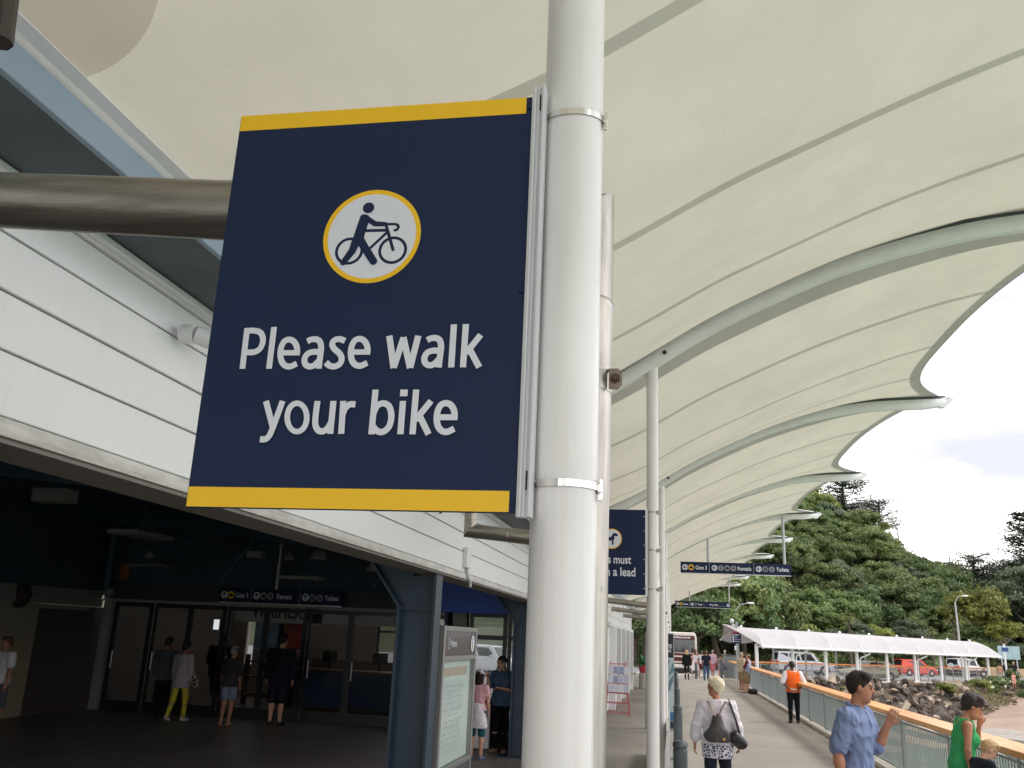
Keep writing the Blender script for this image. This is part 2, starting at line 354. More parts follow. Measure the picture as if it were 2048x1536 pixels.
structure('hillside', MB().grid([[(x, ybase(x)+q, zhill(x, ybase(x)+q)) for q in np.concatenate([np.linspace(-1.5, 85, 42), np.linspace(100, 320, 8)])] for x in np.linspace(-160, 260, 90)]),
          M('undergrowth', srgb(52, 62, 34), .95, var=.4, scale=.6, bump=.8, bscale=3), True)

# ================================================================== fabric canopy
PX = np.array([-2.05, -1.2, -.58, -.23, .4, 1.0, 1.6, 2.3, 2.93, 3.5, 4.5, 4.62]); PZ = np.array([3.93, 4.33, 4.66, 4.89, 5.30, 5.6, 5.87, 6.09, 6.24, 6.31, 6.345, 6.345])
SXs = np.array([-2.05, -1.2, -.3, .8, 1.6, 2.6, 3.6, 4.5]); SZs = np.array([0, .28, .42, .48, .47, .38, .21, .0])
_fx = np.linspace(-2.05, 4.62, 200)
def _sp(X, Z):
    z = np.interp(_fx, X, Z)
    for _ in range(60): z[1:-1] = (z[:-2]+2*z[1:-1]+z[2:])/4
    return z
_pz, _sz = _sp(PX, PZ), _sp(SXs, SZs)
prof = lambda x: float(np.interp(x, _fx, _pz)); sag = lambda x: float(np.interp(x, _fx, _sz))
RY = [1.5+7.1*k for k in range(-1, 10)]
def xe(u): return 3.62+.9*abs(2*u-1)**2.6
def zc(x, u):
    u = min(max(u, 0), 1); return prof(x)-sag(x)*min(math.sin(PI*u)**.55, min(u, 1-u)*8.5)
MEM = membrane('canopy_fabric', (.73, .695, .62), (.79, .74, .62), .205, mott=.09)
MEMS = membrane('canopy_seam', (.60, .60, .57), (.80, .80, .76), .37, thru=.24, mott=.03)
MEMB = membrane('canopy_hem', (.60, .60, .59), (.70, .69, .67), .36)
canopy = thing('fabric_canopy', 'long cream tensile fabric canopy on white posts along the wharf walkway', 'canopy', (0, 0, 0))
def strip(u0, u1, k, dz, x0=-2.05, n=40, inset=0., m=4):
    P = []
    for i in range(m+1):
        u = u0+(u1-u0)*i/m; uu = min(max(u, 0), 1); e = xe(uu)-inset
        P.append([(x0+(e-x0)*s, RY[k]+7.1*u, zc(x0+(e-x0)*s, u)+dz) for s in (np.linspace(0, 1, n+1)**.9)])
    return P
for k in range(len(RY)-1):
    near = k <= 3; nn = 44 if near else 18
    for q in range(4):
        MB().grid(strip(q/4, q/4+.25, k, 0, n=nn, m=10 if near else 5)).build('membrane_panel', MEM, canopy, True)
        if q: MB().grid(strip(q/4-.0065, q/4+.0065, k, -.006, n=nn, m=1, inset=.05)).build('seam', MEMS, canopy, True)
    # hem: a doubled band along the scalloped edge
    P = []
    for i in range(33 if near else 17):
        u = i/(32 if near else 16); e = xe(u); w = .15+.10*abs(2*u-1)**6
        P.append([(e-w*(1-s), RY[k]+7.1*u, zc(e-w*(1-s), u)-.007) for s in (0, .5, 1)])
    MB().grid(P).build('hem', MEMB, canopy, True)
    P = [[(xe(u)+a, RY[k]+7.1*u, zc(xe(u), u)+b) for a, b in ((0, -.012), (.012, 0), (0, .012), (-.012, 0), (0, -.012))] for u in np.linspace(0, 1, 33)]
    MB().grid(P).build('edge_cable', ALU, canopy, True)
rxs = np.concatenate([np.linspace(-2.05, 3.5, 34), np.linspace(3.7, 4.62, 6)])
PXC, PYO = -.185, .03
for k, y in enumerate(RY):
    r = MB(); w = .055; rings = []
    for x in rxs:
        z = prof(x)-.062; d = .165 if x < 4.3 else .165-.05*(x-4.3)/.32
        rings.append([(x, y-w*.75, z), (x, y+w*.75, z), (x, y+w, z-.03), (x, y+w, z-d+.03), (x, y+w*.7, z-d), (x, y-w*.7, z-d), (x, y-w, z-d+.03), (x, y-w, z-.03)])
    r.loft(rings); rib = r.build('rib', RIBW, canopy, True)
    # membrane clamped to the rib: a doubled strip each side
    for s0, s1 in ((-.030, -.003), (.003, .074)):
        P = [[(x, y+7.1*a, zc(x, abs(a))-.008) for a in np.linspace(s0, s1, 6)] for x in np.linspace(-2.04, 4.2, 40)]
        MB().grid(P).build('seam', MEMB, canopy, True)
    g_ = MB(); g_.loft([[(x, y-.03, prof(x)-.066), (x, y+.03, prof(x)-.066), (x, y+.03, prof(x)-.004), (x, y-.03, prof(x)-.004)] for x in rxs]); g_.build('rib_gasket', M('gap_shade_grey', srgb(96, 100, 102), .8), rib)  # grey strip standing in for the dark shaded gap above the rib
    t = MB(); zt = prof(4.62)-.06
    t.prism([(4.50, zt-.015), (4.62, zt+.035), (4.74, zt+.03), (4.74, zt-.03), (4.60, zt-.15), (4.52, zt-.155)], y-.045, y+.045)
    t.tube([(4.66, y-.07, zt+.02), (4.66, y+.07, zt+.02)], .018, 8); t.build('tip_plate', WHITE, canopy, False)
    b = MB(); zb = prof(-.06)-.14
    b.tube([(-.06, y-w-.012, zb), (-.06, y+w+.012, zb)], .022, 8); b.build('bolt', M('bolt', srgb(70, 70, 70), .5, .6), rib)
    if k >= 1:
        p = MB(); top = prof(PXC)-.19
        p.tube([(PXC, y+PYO, 0), (PXC, y+PYO, top)], .0577, 40 if k == 1 else 16, False)
        p.lathe([(.12, .0), (.12, .015), (.07, .015)], (PXC, y+PYO, .001), 20)
        p.build('post', POSTW, canopy, True)
# reinforcing patch where the first rib meets the building
P = []
for i in range(2):
    P.append([])
    for j in range(33):
        a = -PI/2+PI*j/32; rr = 0 if i == 0 else .92
        x = -2.04+rr*max(0, math.cos(a)); y = 1.5+rr*math.sin(a); u = (y-1.5)/7.1 if y > 1.5 else (y+5.6)/7.1
        x = -2.04+(rr*.66)*max(0, math.cos(a)); P[-1].append((x, y, zc(x, u)-.012))
MB().grid(P).build('reinforcing_patch', membrane('patch', (.66, .62, .57), (.84, .80, .74), .40, thru=.42, mott=.03), canopy)
# clamping flap at the gutter, and a translucent strip glowing as a sunlit slot
mb = MB(); mb.grid([[(-2.052, y, z) for z in (3.835, 3.94)] for y in np.linspace(-12, 72, 3)]); mb.build('edge_flap', membrane('flap', (.55, .55, .54), (.5, .5, .5), .4), canopy)
mb = MB(); mb.bbox(-2.055, -2.008, -12, 72, 3.810, 3.832, .005); mb.build('edge_rail', membrane('slot_glow_white', (.85, .85, .85), (.95, .95, .95), .7), canopy)

# ================================================================== ferry terminal
term = thing('ferry_terminal', 'white weatherboard ferry terminal with blue steel columns and open dark hall', 'building', (-2.5, 0, 0))
T = lambda mb, n, m, smooth=False, par=None: link(n, (lambda me: me)(mb.mesh(n, m, smooth)), par if par is not None else term)
_T0 = MB.mesh
def tb(mb, n, m, smooth=False, par=None):
    """part of the terminal: mesh in world coordinates, shifted into the terminal's frame"""
    mb.v = [(x+2.5, y, z) for x, y, z in mb.v]
    return link(n, mb.mesh(n, m, smooth), par if par is not None else term)
rows = [(2.792, 3.030), (3.040, 3.250), (3.260, 3.465), (3.475, 3.640)]
for r, (z0, z1) in enumerate(rows):
    y = -8+(r % 2)*1.9; cuts = [-8]
    for yy in (-3.1, 1.2, 14.75, 20.3) if r == 1 else (-1.5, 10.72, 17.2) if r == 2 else (-2.2, 12.9, 19.1) if r == 0 else (-.2, 11.9, 18): cuts.append(yy)
    cuts.append(27.4)
    for a, b in zip(cuts[:-1], cuts[1:]):
        m_ = MB(); m_.bbox(-2.515, -2.488-.003*(r % 2), a+.004, b-.004, z0, z1, .007); tb(m_, 'weatherboard', BOARD)
m_ = MB(); m_.box(-2.75, -2.512, -8, 27.4, 2.735, 3.66); tb(m_, 'wall_backing', M('joint_shade', (.35, .35, .35), .8))
m_ = MB(); m_.prism([(-2.51, 2.789), (-2.472, 2.783), (-2.464, 2.735), (-2.456, 2.712), (-2.463, 2.710), (-2.472, 2.728), (-2.50, 2.730), (-2.51, 2.735)], -8, 27.4); tb(m_, 'drip_flashing', FLASH)
m_ = MB(); m_.box(-2.78, -2.474, -8, 27.4, 2.690, 2.727); tb(m_, 'opening_soffit', GREYS)
m_ = MB(); m_.bbox(-2.512, -2.465, -8, 27.4, 3.645, 3.683, .006); tb(m_, 'trim_board', BOARD)
for a, b in ((-8, 1.1), (1.104, 5.25), (5.254, 12.3), (12.304, 27.4)):
    m_ = MB(); m_.bbox(-2.464, -2.425, a, b, 3.652, 3.686, .005); tb(m_, 'scotia', WHITE)
m_ = MB(); m_.box(-2.9, -2.046, -8, 60, 3.689, 3.70); tb(m_, 'eaves_soffit', SLATE)
m_ = MB(); m_.bbox(-2.05, -2.02, -8, 60, 3.684, 3.806, .006); tb(m_, 'gutter_fascia', BLUEG)
def roof_piece(x0, x1, y0, y1):
    zr_ = lambda x: 3.815+(x+2.06)/(-12.34)*1.185
    m_ = MB(); m_.add([(x0, y0, zr_(x0)), (x0, y1, zr_(x0)), (x1, y1, zr_(x1)), (x1, y0, zr_(x1))]+[(x0, y0, zr_(x0)-.1), (x0, y1, zr_(x0)-.1), (x1, y1, zr_(x1)-.1), (x1, y0, zr_(x1)-.1)], [(0, 1, 2, 3), (4, 7, 6, 5), (0, 3, 7, 4), (1, 5, 6, 2), (3, 2, 6, 7), (0, 4, 5, 1)])
    tb(m_, 'roof', DARKST)
roof_piece(-2.06, -14.4, -8, 20.6); roof_piece(-2.06, -4.2, 20.604, 60); roof_piece(-12.6, -14.4, 20.604, 27.3)
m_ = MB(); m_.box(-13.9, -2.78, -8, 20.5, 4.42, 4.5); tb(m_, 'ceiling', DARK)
m_ = MB(); m_.box(-13.9, -12.0, 20.6, 27.2, 4.42, 4.5); m_.box(-5.5, -2.78, 20.6, 27.2, 4.42, 4.5); tb(m_, 'lobby_ceiling', M('lobby_ceiling', (.5, .5, .5), .8))
m_ = MB(); m_.box(-12.0, -5.5, 20.6, 27.2, 4.44, 4.46); tb(m_, 'rooflight', M_RL := membrane('added_rooflight_sheet', (.5, .5, .5), (.7, .7, .7), .5))  # unseen roof opening, added to let daylight brighten the lobby
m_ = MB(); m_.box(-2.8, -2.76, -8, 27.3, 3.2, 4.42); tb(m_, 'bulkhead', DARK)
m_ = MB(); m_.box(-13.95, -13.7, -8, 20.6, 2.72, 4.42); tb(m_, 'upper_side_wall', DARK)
CREAM = M('cream_panel', srgb(150, 140, 118), .7, var=.06, scale=2)
m_ = MB(); m_.box(-13.95, -13.72, -8, 18.02, 0, 2.34); tb(m_, 'side_wall', CREAM)
m_ = MB(); m_.bbox(-13.95, -13.66, -8, 20.16, 2.345, 2.53, .01); m_.bbox(-13.95, -13.69, -8, 20.16, 2.535, 2.71, .01); tb(m_, 'side_fascia', M('pale_trim', srgb(150, 148, 142), .6, var=.06))
sh_ = MB(); sh_.box(-13.9, -13.80, 18.02, 20.45, 0, 2.34); shut = tb(sh_, 'roller_shutter', M('shutter_brown', srgb(78, 70, 66), .6, var=.1))
SM = MB().bbox(-.012, .012, -1.02, 1.02, -.05, .047, .008).mesh('slat', M('shutter_brown'))
for i in range(23):
    s_ = link('slat', SM, shut); s_.location = (-13.79+2.5, 19.06, .06+i*.1)
m_ = MB(); m_.box(-13.8, -13.66, 18.1, 19.7, 2.24, 2.335); tb(m_, 'shutter_box', M('pale_trim'))
# door wall facing the hall
m_ = MB(); m_.box(-13.7, -4.6, 20.24, 20.4, 2.56, 2.94); tb(m_, 'header_beam', M('header_grey', srgb(66, 70, 74), .6, var=.08))
m_ = MB(); m_.box(-13.7, -4.6, 20.2, 20.44, 2.50, 2.555); tb(m_, 'door_head', M('head_grey', srgb(150, 150, 152), .5))
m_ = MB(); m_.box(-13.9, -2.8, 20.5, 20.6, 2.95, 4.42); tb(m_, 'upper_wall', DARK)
m_ = MB(); m_.bbox(-13.62, -13.40, 20.16, 20.38, 0, 2.5, .01); tb(m_, 'door_jamb', M('pale_trim'))
edges = [-13.38, -12.35, -11.40, -10.45, -9.45, -8.40, -7.35, -6.15, -4.9]
for i, (a, b) in enumerate(zip(edges[:-1], edges[1:])):
    yo = 20.26+.07*(i % 2); d_ = MB(); w = .07 if i % 2 else .10
    for x0, x1, z0, z1 in ((a+.004, a+w, .0, 2.49), (b-w, b-.004, .0, 2.49), (a+w, b-w, 0, .24), (a+w, b-w, 2.38, 2.49)): d_.box(x0, x1, yo, yo+.05, z0+.005, z1)
    door = tb(d_, 'glass_door', BLACKF)
    g_ = MB(); g_.box(a+w, b-w, yo+.018, yo+.026, .245, 2.38); tb(g_, 'pane', DGLASS, par=door)
    h_ = MB(); h_.tube([(a+w+.05, yo-.05, .95), (a+w+.05, yo-.05, 1.35)], .014, 8); tb(h_, 'handle', ALU, par=door)
# lobby behind the doors
LOB = M('lobby_wall', srgb(150, 142, 132), .8, var=.08)
LF = M('lobby_floor', srgb(128, 110, 98), .4, var=.15, scale=1)
m_ = MB(); m_.box(-13.7, -2.6, 20.45, 27.2, .001, .006); tb(m_, 'lobby_floor', LF)
m_ = MB(); m_.box(-13.9, -13.7, 20.6, 27.2, 0, 4.42); tb(m_, 'lobby_side_wall', LOB)
m_ = MB(); sl_x = sorted(float(atY(q, 1262, 27.1)[0]) for q in (228, 392, 505)); xa = -13.7
for x in sl_x: m_.box(xa, x-.13, 27.0, 27.2, 0, 4.42); m_.box(x-.13, x+.13, 27.0, 27.2, 0, .9); m_.box(x-.13, x+.13, 27.0, 27.2, 2.6, 4.42); xa = x+.13
m_.box(xa, -8.9, 27.0, 27.2, 0, 4.42); m_.box(-8.9, -2.6, 27.0, 27.2, 2.75, 4.42); tb(m_, 'lobby_end_wall', LOB)
m_ = MB()
for x in (-8.9, -7.6, -6.3, -5.0, -3.7, -2.66): m_.box(x, x+.06, 27.05, 27.12, 0, 2.75)
m_.box(-8.9, -2.6, 27.05, 27.12, 0, .1); m_.box(-8.9, -2.6, 27.04, 27.13, 2.02, 2.08); glz = tb(m_, 'lobby_glazing', BLACKF)
m_ = MB(); m_.box(-8.9, -2.6, 27.08, 27.09, .1, 2.75); tb(m_, 'pane', DGLASS, par=glz)
# second entrance further along, set forward
m_ = MB(); m_.box(-4.64, -4.56, 18.4, 20.4, 0, 2.9); tb(m_, 'return_wall', DARK)
m_ = MB(); m_.box(-4.6, -2.6, 18.42, 18.5, 2.52, 4.42); tb(m_, 'upper_wall', DARK)
m_ = MB(); m_.bbox(-4.42, -4.12, 18.2, 18.4, 0, 2.52, .01); tb(m_, 'door_jamb', M('pale_trim'))
for a, b in ((-4.1, -3.32), (-3.3, -2.62)):
    d_ = MB()
    for x0, x1, z0, z1 in ((a, a+.07, 0, 2.5), (b-.07, b, 0, 2.5), (a+.07, b-.07, 0, .5), (a+.07, b-.07, 2.42, 2.5), (a+.07, b-.07, 1.98, 2.05)): d_.box(x0, x1, 18.42, 18.47, z0+.005, z1)
    door = tb(d_, 'glass_door', BLACKF); g_ = MB(); g_.box(a+.07, b-.07, 18.44, 18.448, .5, 2.42); tb(g_, 'pane', CGLASS, par=door)
# lower wall between the second entrance and the window block
m_ = MB(); m_.box(-2.7, -2.52, 17.2, 27.4, 0, 2.69); tb(m_, 'side_wall', DARK)
for r in range(12):
    m_ = MB(); m_.bbox(-2.52, -2.495, 17.3, 27.4, .02+r*.222, .235+r*.222, .007); tb(m_, 'weatherboard', BOARD)
m_ = MB(); m_.bbox(-4.42, -2.44, 17.12, 17.22, 2.47, 3.045, .008); tb(m_, 'blue_fascia', M('signal_blue', srgb(42, 84, 188), .45, var=.06, scale=3))
# portal frames: I-section columns with haunch and rafter
for k in range(-1, 4):
    y = 2.5+7.1*k+(.25 if k == 2 else 0)
    if y > 25: continue
    w_ = .13
    c_ = MB(); c_.box(-2.89, -2.53, y-.01, y+.01, 0, 2.66)
    c_.prism([(-2.89, 2.30), (-2.53, 2.30), (-2.53, 2.665), (-2.81, 2.665), (-2.81, 3.40), (-3.62, 3.34)], y-.009, y+.009)
    c_.prism([(-2.85, 3.2), (-3.62, 3.3), (-13.6, 4.22), (-13.6, 4.40), (-2.85, 4.0)], y-.008, y+.008)
    colm = tb(c_, 'column', BLUEST)
    f1 = MB(); f1.box(-2.92, -2.89, y-w_, y+w_, 0, 2.33)
    f1.add([(-2.92, y-w_, 2.33), (-2.92, y+w_, 2.33), (-3.65, y+w_, 3.30), (-3.65, y-w_, 3.30), (-2.89, y-w_, 2.33), (-2.89, y+w_, 2.33), (-3.62, y+w_, 3.31), (-3.62, y-w_, 3.31)], [(0, 1, 2, 3), (4, 7, 6, 5), (0, 3, 7, 4), (1, 5, 6, 2)])
    tb(f1, 'flange', BLUEST, par=colm)
    f2 = MB(); f2.box(-2.53, -2.50, y-w_, y+w_, 0, 2.688); f2.box(-3.10, -2.40, y-.3, y+.3, 0, .012); tb(f2, 'flange', BLUEST, par=colm)
    st = MB(); st.box(-2.96, -2.54, y-.09, y+.09, 2.30, 2.32); tb(st, 'stiffener', BLUEST, par=colm)
    # outrigger bracket that carries the gutter
    if k < 1: continue
    o_ = MB(); o_.prism([(-2.46, 3.30), (-2.46, 3.66), (-2.06, 3.66), (-2.06, 3.60)], y-.35, y-.33); tb(o_, 'gutter_bracket', BLUEST, par=colm)
# roof truss in the hall: slender tube post with braces
def tubes(name, segs, r, m):
    t_ = MB()
    for a, b in segs: t_.tube([a, b], r, 10)
    return tb(t_, name, m)
tubes('truss_post', [((-13.42, 19.85, 2.62), (-13.42, 19.85, 4.42))], .085, DARKST)
tubes('truss_brace', [((-9.5, 18.0, 2.95), (-8.6, 18.0, 4.2))], .05, DARKST)
tubes('truss_brace', [((-9.55, 18.0, 4.2), (-7.6, 18.3, 4.35))], .05, DARKST)
tubes('truss_brace', [((-6.3, 18.6, 2.96), (-5.75, 18.6, 3.9))], .045, DARKST)
tubes('truss_brace', [((-9.6, 18.0, 4.1), (-11.5, 18.0, 3.3))], .05, DARKST)
# far block with window bays, standing forward of the hall
blk = thing('window_block', 'white weatherboard block with tall dark windows between white mullions, beyond the hall', 'building', (-1.85, 28, 0))
def bb(mb, n, m, par=None): mb.v = [(x+1.85, y-28, z) for x, y, z in mb.v]; return link(n, mb.mesh(n, m), par if par is not None else blk)
m_ = MB(); m_.box(-3.4, -2.0, 28, 45, 0, 3.68); bb(m_, 'wall', M('joint_shade'))
for r in range(16):
    m_ = MB(); m_.bbox(-3.4, -1.98, 27.975, 28.01, .02+r*.225, .238+r*.225, .007); bb(m_, 'weatherboard', BOARD)
for r in range(4):
    m_ = MB(); m_.bbox(-2.01, -1.975, 28, 45, 2.62+r*.225, 2.838+r*.225, .007); bb(m_, 'weatherboard', BOARD)
for r in range(11):
    m_ = MB(); m_.bbox(-2.01, -1.975, 28, 29.4, .02+r*.225, .238+r*.225, .007); bb(m_, 'weatherboard', BOARD)
m_ = MB(); m_.bbox(-2.0, -1.88, 28, 45, 2.5, 2.62, .01); bb(m_, 'lintel', WHITE)
for i, y in enumerate((29.4, 32.4, 35.6, 38.8, 42.2)):
    m_ = MB(); m_.bbox(-2.0, -1.78, y, y+.32, 0, 2.5, .01); bb(m_, 'mullion', WHITE)
    if i < 4:
        y1 = (32.4, 35.6, 38.8, 42.2)[i]; f_ = MB()
        for a in (y+.32, y1-.08): f_.box(-1.99, -1.94, a, a+.08, .3, 2.5)
        f_.box(-1.99, -1.94, y+.4, y1-.08, 2.02, 2.09); f_.box(-1.99, -1.94, y+.4, y1-.08, .3, .38)
        win = bb(f_, 'window', WHITE); p_ = MB(); p_.box(-1.985, -1.97, y+.4, y1-.08, .38, 2.5); bb(p_, 'pane', DARKWIN, par=win)
m_ = MB(); m_.bbox(-1.995, -1.9, 29.72, 42.2, 0, .3, .01); bb(m_, 'sill_board', WHITE)
# ================================================================== the near sign
SY = 1.465
sign = thing('sign', 'navy and yellow sign reading Please walk your bike clamped to the nearest white post', 'sign', (-.558, SY, 2.67))
def sb(mb, n, m, smooth=False, par=None): mb.v = [(x+.558, y-SY, z-2.67) for x, y, z in mb.v]; return link(n, mb.mesh(n, m, smooth), par if par is not None else sign)
p_ = MB(); p_.bbox(-.8605, -.2575, SY+.0005, SY+.005, 2.2685, 3.0695, .0012); panel = sb(p_, 'panel', NAVY)
pl = Plane((0, SY, 0), (1, 0, 0), (0, 0, 1), (0, -1, 0), .00006); pl.k = 1
def flat(name, m, fn, par=None, build=None):
    mb = MB(); fn(mb); return (build or sb)(mb, name, m, par=par)
flat('yellow_bar', YELLOW, lambda b: poly(pl, b, [(-.8590, 3.0335), (-.2690, 3.0335), (-.2690, 3.0685), (-.8590, 3.0685)]))
flat('yellow_bar', YELLOW, lambda b: poly(pl, b, [(-.8590, 2.2705), (-.2700, 2.2705), (-.2700, 2.3063), (-.8590, 2.3063)]))
RCX, RCZ = -.5565, 2.789
flat('roundel_ring', YELLOW, lambda b: disc(pl, b, (RCX, RCZ), .0965, n=72))
flat('roundel_disc', PRINT, lambda b: disc(pl, b, (RCX, RCZ), .0872, n=72))
def g8(x, y): q = atY(600+x/6.679, 360+y/6.679, SY); return (q[0], q[2])
def picto(b):
    mm = .6/ (582*6.679) # metres per crop pixel
    def st(pts, w): stroke(pl, b, [g8(*p) for p in pts], [a*mm for a in w] if isinstance(w, list) else w*mm)
    for c, r in (((657, 950), 166), ((1238, 938), 166)):
        q = g8(*c); disc(pl, b, q, r*mm*1.10, r*mm*1.10-38*mm, 56)
    st([(885, 678), (1160, 672)], 40); st([(1165, 700), (945, 905)], 36); st([(1150, 600), (1243, 932)], 40)
    st([(1140, 592), (1275, 590), (1306, 604), (1318, 632), (1302, 662), (1268, 674)], 34)
    disc(pl, b, g8(918, 374), 74*mm, n=36)
    poly(pl, b, [g8(*p) for p in [(812, 478), (850, 458), (900, 466), (940, 500), (880, 690), (862, 745), (850, 830), (770, 870), (680, 870), (712, 770)]])
    st([(880, 505), (1005, 588), (1140, 592)], [70, 66, 58])
    st([(760, 800), (700, 950), (580, 1105)], [118, 96, 78]); st([(800, 790), (850, 880), (985, 1090)], [110, 104, 94])
flat('pictogram', NAVY, picto)
# hand-drawn condensed letters, pen strokes in the sign's own plane
def gl(x, y): q = atY(400+x/3.103, 620+y/3.103, SY); return (q[0], q[2])
LW = .6/(582*3.103)
E_ = ([(500, 267), (623, 267)], [(605, 267), (602, 228), (583, 196), (553, 185), (524, 198), (506, 234), (501, 276), (509, 320), (531, 346), (562, 352), (603, 334)])
A_ = ([(668, 197), (692, 185), (724, 184), (747, 200), (754, 236), (752, 262)], [(753, 250), (739, 366)], [(750, 263), (705, 262), (670, 274), (651, 305), (656, 338), (681, 352), (710, 345), (744, 312)])
def shift(st, dx, dy, sx=1., sy=1., ox=0, oy=0): return [[((x-ox)*sx+ox+dx, (y-oy)*sy+oy+dy) for x, y in p] for p in st]
def pen(b, strokes, w=34.5):
    for p in strokes: ribbon(pl, b, [gl(*q) for q in p], w*LW)
def line1(b):
    pen(b, [[(295, 113), (265, 366)], [(288, 130), (340, 130), (378, 143), (393, 185), (378, 236), (340, 262), (275, 264)], [(462, 107), (430, 366)]])
    pen(b, E_[:1], 31); pen(b, E_[1:]); pen(b, A_)
    pen(b, [[(902, 194), (868, 182), (836, 190), (823, 215), (836, 243), (868, 272), (881, 302), (871, 335), (838, 352), (806, 347), (783, 327)]])
    e2 = shift(E_, 437, -4); pen(b, e2[:1], 31); pen(b, e2[1:])
    for p in ([(1177, 162), (1204, 362)], [(1204, 361), (1266, 172)], [(1264, 172), (1306, 362)], [(1306, 361), (1357, 162)]): pen(b, [p], 36)
    pen(b, shift(A_, 744, -7)); pen(b, [[(1578, 92), (1561, 359)], [(1652, 90), (1634, 358)], [(1744, 157), (1652, 272)], [(1672, 240), (1735, 358)]])
def line2(b):
    pen(b, [[(413, 567), (459, 742)], [(517, 567), (452, 742), (428, 790), (405, 804), (376, 804)]])
    ro, ri = [[pl.p(*gl(606+rx*math.sin(q), 669-ry*math.cos(q))) for q in np.linspace(0, 2*PI, 41)[:-1]] for rx, ry in ((78, 105), (43, 71))]
    b.add(ro+ri, [(j, (j+1) % 40, 40+(j+1) % 40, 40+j) for j in range(40)]); pl.up()
    pen(b, [[(733, 567), (719, 690), (730, 740), (760, 756), (793, 738), (822, 690)], [(832, 567), (812, 771)]])
    pen(b, [[(893, 567), (880, 771)], [(886, 660), (904, 615), (932, 589), (968, 588)]])
    pen(b, [[(1093, 497), (1067, 774)], [(1082, 640), (1104, 597), (1143, 582), (1178, 603), (1191, 662), (1177, 724), (1142, 757), (1106, 755), (1076, 726)]])
    pen(b, [[(1263, 567), (1247, 773)]]); pen(b, [[(1270, 497), (1267, 538)]], 42)
    pen(b, [[(1345, 497), (1322, 774)], [(1437, 567), (1340, 686)], [(1362, 652), (1422, 774)]])
    e3 = shift(E_, 970, 395, 149/140, 215/202, 483, 168); pen(b, e3[:1], 32); pen(b, e3[1:])
flat('lettering', PRINT, line1)
flat('lettering', PRINT, line2)
for z in (3.046, 2.668, 2.285):
    s_ = MB(); s_.lathe([(.0001, .003), (.0035, .003), (.005, .0)], (0, 0, 0), 12); s_.v = [(x-.263, SY-z_*.8, y+z) for x, y, z_ in s_.v]; sb(s_, 'screw', NAVY, True)
b_ = MB()
b_.prism([(-.2572, SY-.004), (-.252, SY-.007), (-.2490, SY-.007), (-.2485, SY-.002), (-.246, SY-.002), (-.2455, SY-.006), (-.2425, SY-.006), (-.242, SY-.002), (-.2395, SY-.002), (-.239, SY-.006), (-.2362, SY-.006), (-.2355, SY-.013), (-.2312, SY-.013), (-.2312, SY+.02), (-.2572, SY+.008)], 0, 1)
b_.v = [(x, z, 2.262+y*.825) for x, y, z in b_.v]
sb(b_, 'mounting_channel', ALUW)
for z in (3.052, 2.324):
    s_ = MB(); s_.box(-.2425, -.2395, SY-.0068, SY-.004, z-.016, z+.016); sb(s_, 'slot', BLK)
for zi, z in enumerate((3.047, 2.3235)):
    c_ = MB(); rr = .0592
    pts = [(PXC+rr*math.cos(a), 1.5+PYO+rr*math.sin(a), z+.010*math.sin(a)*(1 if zi == 0 else 0)) for a in np.linspace(PI*1.04, PI*2.5, 44)]
    pts = [(-.2408, SY-.0062, z-.004)]+[p for p in pts]
    rings = []
    for i, p in enumerate(pts):
        q = Vector((p[0]-PXC, p[1]-1.5-PYO, 0)).normalized()*.0012
        rings.append([(p[0], p[1], p[2]-.0062), (p[0]+q.x, p[1]+q.y, p[2]-.0062), (p[0]+q.x, p[1]+q.y, p[2]+.0062), (p[0], p[1], p[2]+.0062)])
    c_.loft(rings); band = sb(c_, 'clamp_band', BRIGHT, False)
    s_ = MB(); a = PI*1.985; x, y = PXC+.0625*math.cos(a), 1.5+PYO+.0625*math.sin(a)
    s_.bbox(x-.004, x+.005, y-.012, y+.010, z-.010, z+.006, .002); s_.tube([(x+.001, y-.006, z-.018), (x+.001, y-.006, z+.013)], .0042, 8); s_.bbox(x-.003, x+.004, y-.010, y-.002, z-.024, z-.012, .0015)
    sb(s_, 'screw_housing', BRIGHT, False, band)

